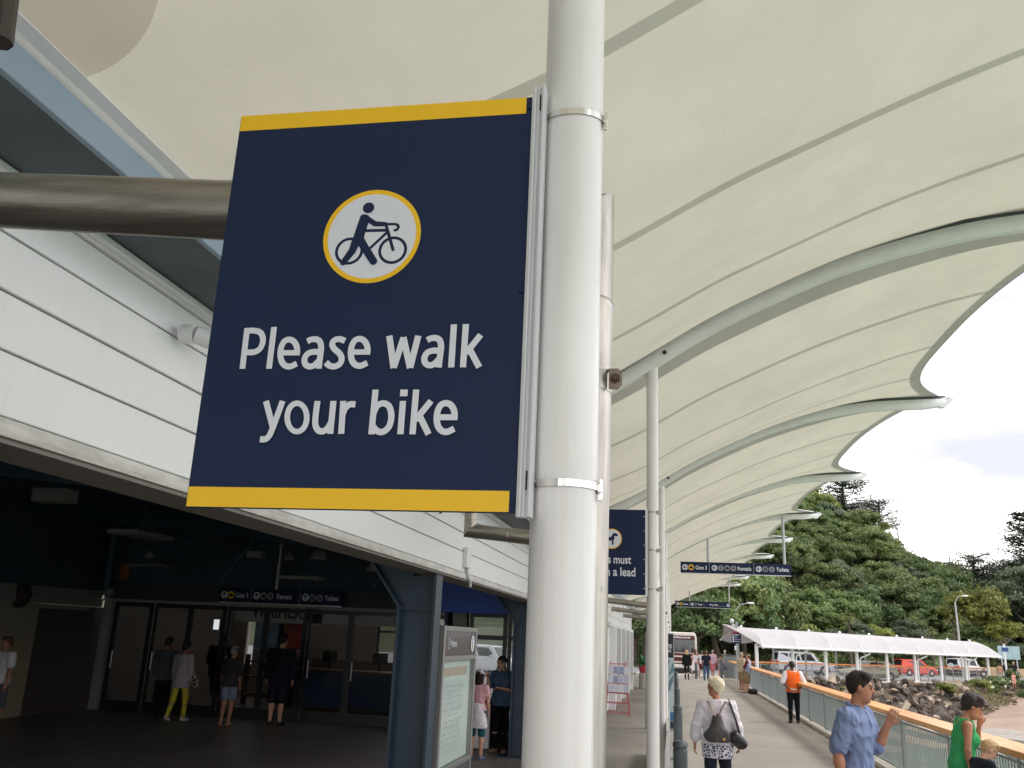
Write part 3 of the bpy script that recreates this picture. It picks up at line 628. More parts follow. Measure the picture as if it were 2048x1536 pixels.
# ================================================================== stainless rainwater pipes
def rain_pipe(y, label, full):
    r = .066; x1 = -.183; t = thing('drainpipe', label, 'drainpipe', (x1, y, 0), 0, 'stainless rainwater pipes from the gutter to the posts')
    n = 24 if full else 10; xl = -2.02 if not full else -3.4
    def pb(mb, n_, m, smooth=True): mb.v = [(a-x1, b-y, c) for a, b, c in mb.v]; return link(n_, mb.mesh(n_, m, smooth), t)
    zr = 2.918; sl_ = -.092   # slope of the run
    zat = lambda x: zr+sl_*(x-x1)
    ring = lambda f: [f(2*PI*j/n) for j in range(n)]
    # mitred elbow: the cut plane bisects run and drop
    mit = ring(lambda a: (x1+r*math.cos(a), y+r*math.sin(a), zr+r*math.cos(a)))
    m_ = MB()
    if xl > -3:
        lm = ring(lambda a: (xl+r*math.cos(a), y+r*math.sin(a), zat(xl)+r*math.cos(a)))
        m_.loft([lm, mit], False); run = pb(m_, 'run', STEELH)
        u_ = MB(); u_.loft([ring(lambda a: (xl+r*math.cos(a), y+r*math.sin(a), 3.69)), lm], False); pb(u_, 'riser', STEELH)
        k_ = MB(); xx = -1.63; k_.loft([[(xx+d, y+(r+e)*math.sin(2*PI*j/n), zat(xx)+(r+e)*math.cos(2*PI*j/n)) for j in range(n)] for d, e in ((-.012, .0), (-.006, .004), (.006, .004), (.012, 0))], False); pb(k_, 'weld_band', STEELH)
    else:
        m_.loft([ring(lambda a: (xl, y+r*math.sin(a), zat(xl)+r*math.cos(a))), mit], False); pb(m_, 'run', STEELH)
    d_ = MB(); d_.loft([mit, ring(lambda a: (x1+r*math.cos(a), y+r*math.sin(a), 2.735))], False)
    pb(d_, 'drop', STEEL)
    c_ = MB(); c_.lathe([(r, 2.742), (r+.003, 2.738), (r+.003, 2.728), (r+.001, 2.722), (r+.001, 2.60), (r+.004, 2.592), (r+.004, 2.585), (r+.001, 2.58), (r+.001, 2.55), (r, 2.546)], (x1, y, 0), n, False); pb(c_, 'collar', STEEL)
    e_ = MB(); e_.lathe([(r-.001, 2.55), (r-.001, 2.44), (r-.003, 2.3), (r-.003, 0)], (x1, y, 0), n, False); pb(e_, 'drop', STEEL)
    k_ = MB(); xb = x1+r; k_.prism([(xb-.004, 2.548), (xb+.014, 2.547), (xb+.022, 2.556), (xb+.022, 2.580), (xb+.014, 2.589), (xb-.004, 2.589)], y-.036, y-.030); kb = pb(k_, 'clamp_plate', M('rusty_clamp', srgb(138, 124, 112), .55, .4, var=.2, scale=40), False)
    h_ = MB(); h_.tube([(xb+.009, y-.046, 2.568), (xb+.009, y-.028, 2.568)], .006, 6); h_.tube([(xb+.009, y-.0405, 2.568), (xb+.009, y-.036, 2.568)], .010, 6)
    h_.v = [(a-x1, b-y, c) for a, b, c in h_.v]; link('bolt', h_.mesh('bolt', M('rust_bolt', srgb(96, 74, 60), .6, .5)), kb)
    return t
rain_pipe(1.722, 'weathered stainless pipe crossing above the hall and dropping behind the nearest post', True)
for k, lab in ((2, 'stainless pipe elbow under the gutter beside the blue fascia panel'), (3, 'stainless pipe crossing below the dog lead sign'), (4, 'stainless pipe crossing to the third post from the near sign'), (5, 'fourth of the stainless cross pipes going down the walkway'), (6, 'farthest visible of the stainless cross pipes')):
    rain_pipe(RY[k]+.25, lab, False)
# steel strut end hanging in at the top left corner
e_ = MB(); a_, b_ = atY(-4, 84, 1.62), atY(12, -40, 1.62); e_.tube([tuple(a_), tuple(b_)], .034, 8)
e_.v = [(a, b, c) for a, b, c in e_.v]
tag(e_.build('strut', M('rusty_strut', srgb(70, 62, 58), .6, .4, var=.35, scale=12)), 'weathered steel strut end hanging at the upper left edge', 'strut')

# ================================================================== wayfinding signs
def icons(b, pl, kind, x, z, r):
    S = lambda pts, w: stroke(pl, b, [(x+r*a, z+r*c) for a, c in pts], w*r)
    if kind == 'left': S([(.75, 0), (-.6, 0)], .26); S([(-.05, .55), (-.6, 0), (-.05, -.55)], .26)
    if kind == 'right': S([(-.75, 0), (.6, 0)], .26); S([(.05, .55), (.6, 0), (.05, -.55)], .26)
    if kind == 'up': S([(0, -.75), (0, .6)], .26); S([(-.55, .05), (0, .6), (.55, .05)], .26)
    if kind == 'ferry': S([(-.5, -.2), (.5, -.2)], .5); S([(-.25, .2), (.25, .2)], .5); S([(-.45, -.5), (-.45, -.3)], .2); S([(.45, -.5), (.45, -.3)], .2)
    if kind == 'i': S([(0, -.5), (0, .15)], .3); S([(0, .5), (0, .52)], .32)
    if kind == 'car': S([(-.5, -.15), (.5, -.15)], .42); S([(-.25, .2), (.25, .2)], .35); S([(-.4, -.4), (-.4, -.38)], .24); S([(.4, -.4), (.4, -.38)], .24)
    if kind == 'bike': S([(-.4, -.25), (-.1, .3), (.3, .25), (.42, -.25)], .16); S([(-.1, .3), (.0, -.2), (.3, .25)], .14); S([(-.1, .55), (-.08, .56)], .3)
    if kind == 'wc': S([(-.35, .5), (-.35, .5)], .3); S([(-.35, .25), (-.35, -.55)], .32); S([(.35, .25), (.35, -.55)], .34); S([(0, .6), (0, -.6)], .1); S([(-.36, .52), (-.34, .52)], .26); S([(.34, .52), (.36, .52)], .26)
    if kind == 'chair': S([(-.15, .5), (-.12, .5)], .26); S([(-.12, .3), (-.1, -.1), (.3, -.1), (.45, -.5)], .2); S([(-.3, 0), (-.35, -.35), (0, -.55), (.2, -.4)], .14)
    if kind == 'dog': S([(-.5, -.1), (.2, .05)], .4); S([(.15, .1), (.35, .5), (.62, .42)], .3); S([(-.5, -.1), (-.55, -.6)], .18); S([(.2, -.05), (.2, -.6)], .18); S([(-.55, 0), (-.8, .3)], .13)
def way_sign(name, label, cat, x0, x1, z0, z1, y, cells, poles, group=None, arrow='left'):
    o = thing(name, label, cat, ((x0+x1)/2, y, z0), 0, group); ox, oz = (x0+x1)/2, z0
    def wb(mb, n, m, par=None): mb.v = [(a-ox, b-y, c-oz) for a, b, c in mb.v]; return link(n, mb.mesh(n, m), par if par is not None else o)
    p_ = MB(); p_.bbox(x0, x1, y, y+.06, z0, z1, .006); wb(p_, 'panel', NAVY)
    p_ = MB(); p_.box(x0+.01, x1-.005, y+.002, y+.058, z0-.022, z0-.001); wb(p_, 'edge_trim', ALU)
    pl = Plane((0, y, 0), (1, 0, 0), (0, 0, 1), (0, -1, 0), .0012); pl.k = 1
    hh = z1-z0; zc_ = (z0+z1)/2; r = hh*.26
    for c in cells:
        if c[0] == 'div':
            b = MB(); poly(pl, b, [(c[1]-.008, z0), (c[1]+.008, z0), (c[1]+.008, z1), (c[1]-.008, z1)]); wb(b, 'divider', GREYP); continue
        if c[0] == 'line':
            b = MB(); stroke(pl, b, [(c[1], z0+hh*.3), (c[2], z0+hh*.3)], .02, False); wb(b, 'rule', GREYP); continue
        if c[0] == 'text':
            b = MB(); text(pl, b, c[1], c[2], zc_-hh*.165, c[3], hh*.33, .02); wb(b, 'lettering', PRINT); continue
        kind, x, colr = c
        b = MB(); disc(pl, b, (x, zc_), r, n=28); rd = wb(b, 'roundel', {'w': PRINT, 'y': YELLOW, 'g': GREYP}[colr])
        b = MB(); icons(b, pl, kind, x, zc_, r); wb(b, 'pictogram', NAVY, rd)
    for px, pz in poles:
        b = MB(); b.tube([(px, y+.03, z1-.002), (px, y+.03, pz)], .045, 10); wb(b, 'hanger', M('hanger_grey', (.45, .46, .47), .4, .4))
    return o
def xs_of(a, b, fr): return [a+(b-a)*f for f in fr]
def cells3(a, b, arrow, n_r):
    f = lambda q: a+(b-a)*q
    c = [(arrow, f(.042), 'w'), ('ferry', f(.098), 'y'), ('text', 'Gate 3', f(.138), (b-a)*.104), ('div', f(.265))]
    c += [(arrow, f(.312), 'w'), ('i' if n_r == 3 else 'car', f(.370), 'g'), ('car' if n_r == 3 else 'bike', f(.427), 'g')]
    if n_r == 3: c.append(('bike', f(.484), 'g'))
    c += [('text', 'Rentals', f(.522 if n_r == 3 else .48), (b-a)*.122), ('div', f(.667)), (arrow, f(.712), 'w'), ('wc', f(.770), 'g'), ('chair', f(.828), 'g'), ('text', 'Toilets', f(.868), (b-a)*.110)]
    return c
A = atY(1361, 1134, 29.6); B = atY(1582, 1140, 29.6); zt = (A[2]+B[2])/2
way_sign('hanging_sign', 'long navy hanging sign for Gate 3, Rentals and Toilets above the walkway', 'sign', A[0], B[0], zt-.175, zt+.175, 29.6,
         cells3(A[0], B[0], 'left', 3), [(atY(1416, 1100, 29.6)[0], prof(1.16)-.25), (atY(1568, 1100, 29.6)[0], prof(3.7)-.17)], 'navy wayfinding signs')
A = atY(1350, 1207, 58.3); B = atY(1461, 1211, 58.3); zt = (A[2]+B[2])/2; f = lambda q: A[0]+(B[0]-A[0])*q
way_sign('hanging_sign', 'navy hanging sign for Buses, Taxis and Way Out above the far end of the walkway', 'sign', A[0], B[0], zt-.18, zt+.18, 58.3,
         [('left', f(.045), 'w'), ('car', f(.105), 'y'), ('text', 'Buses', f(.145), (B[0]-A[0])*.095), ('div', f(.265)), ('left', f(.31), 'w'), ('car', f(.37), 'g'), ('text', 'Taxis', f(.41), (B[0]-A[0])*.085), ('div', f(.525)),
          ('text', 'Way Out', f(.62), (B[0]-A[0])*.155), ('line', f(.78), f(.91)), ('right', f(.96), 'w')],
         [(atY(1379, 1190, 58.3)[0], prof(1.1)-.3), (atY(1458, 1190, 58.3)[0], prof(3.6)-.17)], 'navy wayfinding signs')
way_sign('overhead_sign', 'dim navy sign for Gate 3, Rentals and Toilets over the hall doors', 'sign', -10.5, -7.46, 2.575, 2.90, 19.9,
         cells3(-10.5, -7.46, 'up', 2), [(-9.1, 4.3)], 'navy wayfinding signs')
# dog sign on the next post
DX1, DX0, DY = -.250, -.852, 8.55
dog = thing('sign', 'navy sign about dogs on a lead strapped to the second white post', 'sign', (DX1, DY, 2.9))
def db(mb, n, m, par=None, smooth=False): mb.v = [(a-DX1, b-DY, c-2.9) for a, b, c in mb.v]; return link(n, mb.mesh(n, m, smooth), par if par is not None else dog)
p_ = MB(); p_.bbox(DX0, DX1, DY, DY+.012, 2.49, 3.285, .003); db(p_, 'panel', NAVY)
p_ = MB(); p_.box(DX1+.002, DX1+.022, DY, DY+.03, 2.48, 3.30); db(p_, 'mounting_channel', ALU)
pl = Plane((0, DY, 0), (1, 0, 0), (0, 0, 1), (0, -1, 0), .0006); pl.k = 1
c = (-.566, 3.005); b = MB(); disc(pl, b, c, .095); db(b, 'roundel_ring', YELLOW); b = MB(); disc(pl, b, c, .086); rd = db(b, 'roundel_disc', PRINT); b = MB(); icons(b, pl, 'dog', c[0]-.008, c[1], .085); db(b, 'pictogram', NAVY, rd)
b = MB(); text(pl, b, 'Dogs must', -.382, 2.775, .36, .075, .018, 'r'); db(b, 'lettering', PRINT)
b = MB(); text(pl, b, 'be on a lead', -.342, 2.660, .44, .078, .018, 'r'); db(b, 'lettering', PRINT)
for z in np.linspace(2.55, 3.22, 6):
    s_ = MB(); s_.box(DX1-.016, DX1-.008, DY-.003, DY-.0005, z-.004, z+.004); db(s_, 'screw', ALU)
for z in (3.27, 2.91, 2.55):
    s_ = MB(); s_.lathe([(.0585, z-.008), (.0605, z-.007), (.0605, z+.007), (.0585, z+.008)], (PXC, 8.6+PYO, 0), 20, False); s_.box(PXC+.05, PXC+.085, 8.58, 8.62, z-.015, z+.015); db(s_, 'clamp_band', STEEL)

# ================================================================== bus timetable board
bd = thing('timetable_board', 'grey framed glazed timetable board with black header beside the blue column', 'notice board', (-2.47, 10.7, 0))
Y0, Y1, BX = 9.82, 11.52, -2.46
def nb(mb, n, m, par=None): mb.v = [(a+2.47, b-10.7, c) for a, b, c in mb.v]; return link(n, mb.mesh(n, m), par if par is not None else bd)
FG = M('frame_grey', srgb(150, 150, 150), .4, .5, var=.05)
m_ = MB()
for a in (Y0, Y1-.06): m_.bbox(BX-.10, BX, a, a+.06, .03, 2.16, .006)
for z in (.03, .60, 1.775, 2.10): m_.bbox(BX-.09, BX-.004, Y0+.06, Y1-.06, z, z+.055, .005)
nb(m_, 'frame', FG)
m_ = MB(); m_.box(BX-.08, BX-.012, Y0+.06, Y1-.06, 1.832, 2.098); hd = nb(m_, 'header_panel', M('gloss_black', (.035, .036, .042), .18, spec=.7))
m_ = MB(); m_.box(BX-.08, BX-.03, Y0+.06, Y1-.06, .09, .598); nb(m_, 'lower_panel', M('dark_grey_panel', srgb(92, 94, 98), .5))
m_ = MB(); m_.box(BX-.085, BX-.060, Y0+.06, Y1-.06, .66, 1.774); back = nb(m_, 'backing_sheet', M('paper', srgb(222, 232, 226), .6, var=.05, scale=3))
pl = Plane((BX-.058, 0, 0), (0, 1, 0), (0, 0, 1), (1, 0, 0), .0002); r_ = random.Random(3)
for q, (a, b2, z0, z1, colr) in enumerate(((Y0+.12, Y1-.25, 1.60, 1.70, srgb(206, 186, 168)), (Y0+.12, Y1-.4, 1.20, 1.56, srgb(212, 222, 219)), (Y0+.15, Y1-.5, .75, 1.12, srgb(214, 224, 218)))):
    b = MB(); poly(pl, b, [(a, z0), (b2, z0), (b2, z1), (a, z1)]); nb(b, 'timetable_sheet', M('sheet%d' % q, colr, .6, var=.06, scale=6))
b = MB()
for z in np.linspace(.86, 1.50, 11):
    x = Y0+.18
    while x < Y1-.55:
        w = r_.uniform(.02, .14); stroke(pl, b, [(x, z), (x+w, z)], .008, False); x += w+r_.uniform(.03, .16)
o = nb(b, 'timetable_print', M('faint_ink', srgb(150, 168, 168), .6)); o['kind'] = 'stuff'
m_ = MB(); m_.box(BX-.02, BX-.014, Y0+.06, Y1-.06, .655, 1.775); nb(m_, 'pane', CGLASS)
pl = Plane((BX-.0115, 0, 0), (0, 1, 0), (0, 0, 1), (1, 0, 0), .0008)
b = MB(); disc(pl, b, (10.10, 1.965), .062); nb(b, 'logo_disc', PRINT, hd); b = MB(); disc(pl, b, (10.10, 1.965), .054); text(pl, b, 'AT', 10.10, 1.945, .075, .045, .02, 'c'); nb(b, 'logo_ring', M('gloss_black'), hd)
b = MB(); pl.up(); text(pl, b, 'AT', 10.10, 1.945, .08, .045, .02, 'c'); text(pl, b, 'Metro', 10.18, 1.93, .27, .075, .015); nb(b, 'lettering', PRINT, hd)
b = MB(); disc(pl, b, (11.30, 1.965), .10); nb(b, 'info_disc', PRINT, hd); b = MB(); stroke(pl, b, [(11.30, 1.915), (11.30, 1.975)], .03); stroke(pl, b, [(11.30, 2.02), (11.30, 2.022)], .034); nb(b, 'info_symbol', M('gloss_black'), hd)
# junction box and conduit on the fascia
q = atX(934, 1116, -2.46)
jb = thing('junction_box', 'small white junction box with bent conduit on the weatherboards', 'junction box', tuple(q))
m_ = MB(); m_.bbox(-.035, .03, -.10, .10, -.12, .12, .012); link('cover', m_.mesh('cover', WHITE), jb)
m_ = MB(); m_.tube([(0, .05, -.12), (0, .06, -.20), (.02, .12, -.26), (.02, .16, -.33)], .022, 8); link('conduit', m_.mesh('conduit', M('conduit_grey', (.6, .6, .6), .5), True), jb)
# floodlight under the eaves, half hidden by the sign
q = atX(398, 668, -2.36)
fl = thing('floodlight', 'small white floodlight under the eaves beside the near sign edge', 'lamp', tuple(q))
m_ = MB(); m_.tube([(-.09, 0, .0), (-.02, 0, 0)], .05, 14); m_.tube([(-.02, .0, 0), (.06, .05, -.02)], [.045, .055], 14); link('housing', m_.mesh('housing', WHITE, True), fl)
m_ = MB(); m_.tube([(.06, .05, -.02), (.075, .06, -.025)], [.05, .03], 14); link('lens', m_.mesh('lens', BLK, True), fl)

# ================================================================== fittings in the dark hall
FIT = M('fitting_white', srgb(136, 136, 132), .5)
for px, y, s, lab in (((110, 992), 12, (.28, .16, .10), 'pale box light on the hall ceiling above the shutter'), ((283, 1070), 15, (.30, .6, .04), 'thin batten light nearest the hall post'), ((604, 1156), 17, (.42, .2, .03), 'thin batten light left of the brace above Toilets'), ((512, 1110), 17.5, (.16, .12, .07), 'small pale box light right of the tall brace'), ((300, 1131), 19.2, (.5, .2, .025), 'thin batten light above the glass doors at left')):
    q = atY(*px, y); t = thing('ceiling_light', lab, 'lamp', tuple(q), 0, 'lights in the hall')
    m_ = MB(); m_.bbox(-s[0], s[0], -s[1], s[1], -s[2], s[2], .01); link('housing', m_.mesh('housing', FIT), t)
    m_ = MB(); m_.tube([(0, 0, s[2]-.002), (0, 0, 4.42-q[2])], .012, 6); link('stem', m_.mesh('stem', DARKST), t)
for px, y, r, lab in (((638, 1114), 17, .17, 'white dome pendant light in the hall'), ((579, 1117), 17, .11, 'small globe light hanging in the hall'), ((297, 1112), 17, .10, 'small globe light near the hall post'), ((744, 1139), 15, .1, 'small dome light beside the blue haunch')):
    q = atY(*px, y); t = thing('pendant_light', lab, 'lamp', tuple(q), 0, 'lights in the hall')
    m_ = MB(); m_.lathe([(r, -.3*r), (r*.95, .1*r), (r*.6, .75*r), (.02, r)], n=14); link('shade', m_.mesh('shade', FIT, True), t)
    m_ = MB(); m_.tube([(0, 0, r), (0, 0, 4.42-q[2])], .012, 6); link('stem', m_.mesh('stem', DARKST), t)
q = atX(40, 1190, -13.6); t = thing('projecting_sign', 'round black projecting sign with a red line on the side fascia', 'sign', tuple(q))
m_ = MB(); m_.lathe([(.001, -.03), (.26, -.03), (.27, 0), (.26, .03), (.001, .03)], n=28); m_.v = [(a, c, b) for a, b, c in m_.v]; link('disc', m_.mesh('disc', M('sign_black', (.02, .02, .022), .4), True), t)
m_ = MB(); m_.box(-.19, .19, -.036, -.031, -.025, .025); link('red_line', m_.mesh('red_line', M('deep_red', srgb(120, 40, 45), .5)), t)
m_ = MB(); m_.box(-.30, -.24, -.02, .02, -.06, .06); link('bracket', m_.mesh('bracket', M('sign_black')), t)
q = atY(222, 1184, 19.7); t = thing('wall_light', 'round pale bulkhead light on the door header', 'lamp', tuple(q)); m_ = MB(); m_.lathe([(.10, 0), (.10, .04), (.06, .09), (.01, .1)], n=18); m_.v = [(a, -c, b) for a, b, c in m_.v]; link('lens', m_.mesh('lens', FIT, True), t)
q = atY(248, 1143, 20.4); t = thing('notice', 'small orange notice on the dark wall above the doors', 'notice', tuple(q)); m_ = MB(); m_.box(-.12, .12, .0, .02, -.19, .19); link('sheet', m_.mesh('sheet', M('orange_sheet', srgb(190, 110, 70), .7)), t)
# lobby furniture seen through the glass
t = thing('ticket_counter', 'curved ticket counter with blue front behind the glass doors', 'counter', (float(atY(705, 1340, 23.4)[0]), 23.4, 0))
m_ = MB(); m_.loft([[(x, -.25*math.cos(x*.6)+y, z) for x in np.linspace(-1.5, 1.5, 10)] for y, z in ((0, .1), (0, 1.0), (.5, 1.0), (.5, .1))], False, False); link('front', m_.mesh('front', M('counter_blue', srgb(70, 100, 140), .5, var=.1)), t)
m_ = MB(); m_.loft([[(x, -.25*math.cos(x*.6)+y, z) for x in np.linspace(-1.6, 1.6, 10)] for y, z in ((-.08, 1.003), (-.08, 1.04), (.6, 1.04), (.6, 1.003), (-.08, 1.003))], False, False); link('counter_top', m_.mesh('counter_top', M('counter_wood', srgb(150, 105, 80), .4)), t)
for x in (-.9, .5):
    m_ = MB(); m_.box(x, x+.4, .1, .14, 1.2, 1.5); m_.box(x+.17, x+.23, .12, .16, 1.041, 1.2); link('monitor', m_.mesh('monitor', BLK), t)
SGN = M('pale_sign', srgb(176, 170, 165), .6)
t = thing('header_sign', 'pale header sign reading WAIHEKE behind the glass doors', 'sign', (float(atY(556, 1240, 24.2)[0]), 24.2, float(atY(556, 1246, 24.2)[2])))
m_ = MB(); m_.box(-1.3, 1.3, 0, .08, 0, .95); link('panel', m_.mesh('panel', SGN), t)
pl = Plane((0, 0, 0), (1, 0, 0), (0, 0, 1), (0, -1, 0), .001); pl.k = 1; b = MB(); text(pl, b, 'WAIHEKE', .05, .14, 1.75, .34, .03, 'c'); link('lettering', b.mesh('lettering', BLK), t)
t = thing('header_sign', 'pale header sign with red lettering above the ticket counter', 'sign', (float(atY(700, 1240, 24.2)[0]), 24.2, float(atY(700, 1250, 24.2)[2])))
m_ = MB(); m_.box(-1.3, 1.3, 0, .08, 0, 1.1); link('panel', m_.mesh('panel', SGN), t)
pl.k = 1; b = MB(); text(pl, b, 'Fullers', .15, .62, .85, .22, .03); link('lettering', b.mesh('lettering', RED), t); b = MB(); text(pl, b, 'Information', -1.2, .5, .7, .12, .02); link('lettering', b.mesh('lettering', BLK), t)
for i, (x, colr, lab) in enumerate(((-10.75, srgb(120, 150, 170), 'blue and white brochure poster under the WAIHEKE sign'), (-9.85, srgb(160, 60, 50), 'red poster under the WAIHEKE sign'))):
    t = thing('poster', lab, 'poster', (float(atY(540 if i == 0 else 585, 1260, 24.3)[0]), 24.3, float(atY(560, 1298, 24.3)[2]))); m_ = MB(); m_.box(-.42, .42, 0, .03, 0, .8); link('sheet', m_.mesh('sheet', M('poster%d' % i, colr, .5, var=.35, scale=3)), t)
    m_ = MB()
    for a, b_, c, d in ((-.45, .45, -.03, 0), (-.45, .45, .8, .83)): m_.box(a, b_, -.004, .034, c, d)
    link('frame', m_.mesh('frame', ALU), t)
t = thing('brochure_rack', 'dark brochure shelf below the lobby posters', 'shelf', (float(atY(560, 1320, 23.9)[0]), 23.9, 0)); m_ = MB(); m_.box(-1.0, 1.0, 0, .3, .2, .3); m_.box(-1.0, 1.0, 0, .3, .7, .74); m_.box(-1.0, 1.0, 0, .3, 1.1, 1.14); m_.box(-1.02, -1.0, 0, .3, 0, 1.3); m_.box(1.0, 1.02, 0, .3, 0, 1.3); link('shelf', m_.mesh('shelf', M('shelf_wood', srgb(90, 70, 60), .6)), t)
t = thing('lobby_partition', 'pale partition wall behind the ticket counter', 'wall', (-9.1, 24.35, 0)); m_ = MB(); m_.box(-1.9, 2.6, 0, .1, 0, 1.25); link('panel', m_.mesh('panel', M('partition', srgb(110, 96, 88), .7)), t)
t = thing('info_screen', 'small lit white screen in the lobby behind the tall dark man', 'screen', tuple(atY(432, 1249, 23))); m_ = MB(); m_.box(-.07, .07, 0, .04, -.13, .13); link('screen', m_.mesh('screen', M('lit_white', (.9, .95, 1), emit=.75)), t)
t = thing('drinks_fridge', 'lit red drinks cabinet panel in the lobby', 'fridge', tuple(atY(277, 1287, 22.5)-np.array([0, 0, 1.1]))); m_ = MB(); m_.bbox(-.28, .28, .02, .5, -.3, 1.5, .02); link('cabinet', m_.mesh('cabinet', BLK), t); m_ = MB(); m_.box(-.04, .05, 0, .018, .85, 1.25); link('lit_panel', m_.mesh('lit_panel', M('lit_red', (.9, .12, .07), emit=.5)), t)
t = thing('litter_bin', 'dull steel rectangular litter bin behind the woman on the phone', 'bin', (-3.62, 17.75, 0)); m_ = MB(); m_.bbox(-.2, .2, -.15, .15, 0, .82, .02); link('body', m_.mesh('body', M('bin_steel', (.5, .5, .52), .4, .6, var=.1)), t); m_ = MB(); m_.bbox(-.21, .21, -.16, .16, .822, .87, .015); link('lid', m_.mesh('lid', BLK), t)
# ================================================================== bollards
BOLM = M('bollard_steel', srgb(88, 94, 98), .4, .5, var=.12, scale=6)
def bollard(x, y, label, group, h=.95, r=.085, m=BOLM, cap=None):
    t = thing('bollard', label, 'bollard', (x, y, 0), 0, group); m_ = MB()
    m_.lathe([(r, .0), (r, h-.10), (r*.93, h-.095), (r*.93, h-.075), (r, h-.07)], n=20); link('shaft', m_.mesh('shaft', m, True), t)
    m_ = MB(); m_.lathe([(r*1.03, h-.068), (r*1.05, h-.03), (r*.8, h), (.002, h+.006)], n=20); link('cap', m_.mesh('cap', cap or m, True), t)
    m_ = MB(); m_.lathe([(r+.05, .002), (r+.05, .012), (r+.004, .014)], n=20); link('base_plate', m_.mesh('base_plate', m, True), t)
    return t
for i, y in enumerate((11.6, 18.1, 25.0, 32.2, 39.3)):
    bollard(.075+.006*i, y, ['nearest grey steel bollard beside the white posts', 'second grey bollard along the post line', 'third grey bollard along the post line', 'fourth grey bollard, just past the poster stand', 'farthest grey bollard in the post line'][i], 'grey bollards beside the post line')
bollard(1.42, 60.0, 'grey bollard with red cap in front of the white dress', 'bollards at the end of the walkway', 1.0, .075, BOLM, RED)
bollard(2.95, 59.2, 'tall plain grey bollard beside the patterned dress', 'bollards at the end of the walkway', 1.28, .085)
# ================================================================== wharf railing
GALV = M('galv_rail', srgb(152, 160, 162), .5, .15, var=.08, scale=5)
WOOD = M('varnished_handrail', srgb(216, 130, 40), .3, var=.14, scale=.8, stretch=(2, .5, 2), alt=srgb(236, 172, 88), spec=.5, speck=.3)
rail = thing('railing', 'grey steel balustrade with wide varnished timber handrail along the water side', 'railing', (3.95, 0, 0))
XR = 3.95
def rl(mb, n, m, smooth=False, par=None): mb.v = [(a-XR, b, c) for a, b, c in mb.v]; return link(n, mb.mesh(n, m, smooth), par if par is not None else rail)
RYS = [3.52+2.845*i for i in range(22)]
for i in range(0, 21, 2):
    y0 = RYS[i]+.9; y1 = RYS[min(i+2, 21)]+(.9 if i < 19 else 0)
    if y1 <= y0: continue
    m_ = MB(); m_.bbox(3.565, 3.965, y0+.003, y1-.003, 1.055, 1.13, .010); rl(m_, 'handrail', WOOD)
for i, y in enumerate(RYS):
    m_ = MB(); m_.bbox(XR+.02, XR+.09, y-.045, y+.045, 0, .965, .005); m_.box(XR-.06, XR+.14, y-.07, y+.07, .001, .016); m_.prism([(3.66, 1.052), (3.94, 1.052), (XR+.085, .93), (XR+.03, .90)], y-.012, y+.012); rl(m_, 'post', GALV)
    if i == 21: break
    y1 = RYS[i+1]
    for z in (.075, .885):
        m_ = MB(); m_.box(XR+.03, XR+.06, y+.047, y1-.047, z, z+.035); rl(m_, 'rail_bar', GALV)
    ys_ = np.linspace(y+.10, y1-.10, 27)
    if 9 < y < 17:
        bm_ = MB().bbox(.040, .050, -.017, .017, .111, .884, .002).mesh('baluster', GALV)
        for yy in ys_:
            o = link('baluster', bm_, rail); o.location = (0, yy, 0)
    else:
        m_ = MB()
        for yy in ys_: m_.box(XR+.040, XR+.050, yy-.020, yy+.020, .111, .884)
        o = rl(m_, 'baluster_infill', GALV); o['kind'] = 'stuff'
for i in range(0, 18, 3):
    m_ = MB(); m_.bbox(XR-.20, XR-.07, RYS[i]+.3, RYS[i+3]+.28, .002, .09, .012); rl(m_, 'kickboard', CONC2)
# end cabinet where the rail stops
t = thing('service_cabinet', 'grey steel cabinet at the far end of the railing', 'cabinet', (3.72, 64.2, 0)); m_ = MB(); m_.bbox(-.35, .75, -.3, .3, 0, 1.42, .02); link('body', m_.mesh('body', M('cabinet_grey', srgb(142, 150, 152), .5)), t); m_ = MB(); m_.bbox(-.38, .78, -.33, .33, 1.425, 1.50, .02); link('lid', m_.mesh('lid', M('cabinet_lid', srgb(108, 118, 128), .5)), t)

# ================================================================== caution sign with camera on a pole
CY_ = 62.6; cq = lambda x, y: atY(x, y, CY_)
PXX = float(cq(1475, 1320)[0]); zl = [float(cq(1472, q)[2]) for q in (1287, 1263, 1243, 1232)]
t = thing('caution_sign_pole', 'grey pole with navy caution sign, red top strip and dome camera near the railing end', 'sign', (PXX, CY_, 0))
m_ = MB(); m_.tube([(0, 0, 0), (0, 0, zl[2])], .08, 12); link('pole', m_.mesh('pole', M('pole_grey', srgb(150, 158, 164), .4, .3), True), t)
z0, z1 = zl[0], zl[1]; hh = z1-z0
m_ = MB(); m_.bbox(-.34, .26, -.125, -.09, z0, z1-.12*hh, .005); pnl = link('panel', m_.mesh('panel', NAVY), t)
pl = Plane((0, -.126, 0), (1, 0, 0), (0, 0, 1), (0, -1, 0), .0014); pl.k = 1
m_ = MB(); m_.box(-.34, .26, -.125, -.09, z1-.115*hh, z1); link('red_strip', m_.mesh('red_strip', RED), t)
b = MB(); text(pl, b, 'Caution', -.31, z0+.68*hh, .47, .12*hh, .03); link('lettering', b.mesh('lettering', PRINT), pnl)
b = MB()
for q in (.54, .36, .18): disc(pl, b, (-.24, z0+q*hh), .07*hh, n=16)
link('roundel', b.mesh('roundel', PRINT), pnl)
b = MB()
for q, s_ in ((.51, 'Slow'), (.33, 'Watch step'), (.15, 'Slippery')): text(pl, b, s_, -.15, z0+q*hh, .18 if s_ == 'Slow' else .34, .06*hh, .02)
link('lettering', b.mesh('lettering', PRINT), pnl)
m_ = MB(); m_.box(-.17, -.05, -.11, -.09, z0-.42, z0-.14); link('notice', m_.mesh('notice', PRINT), t)
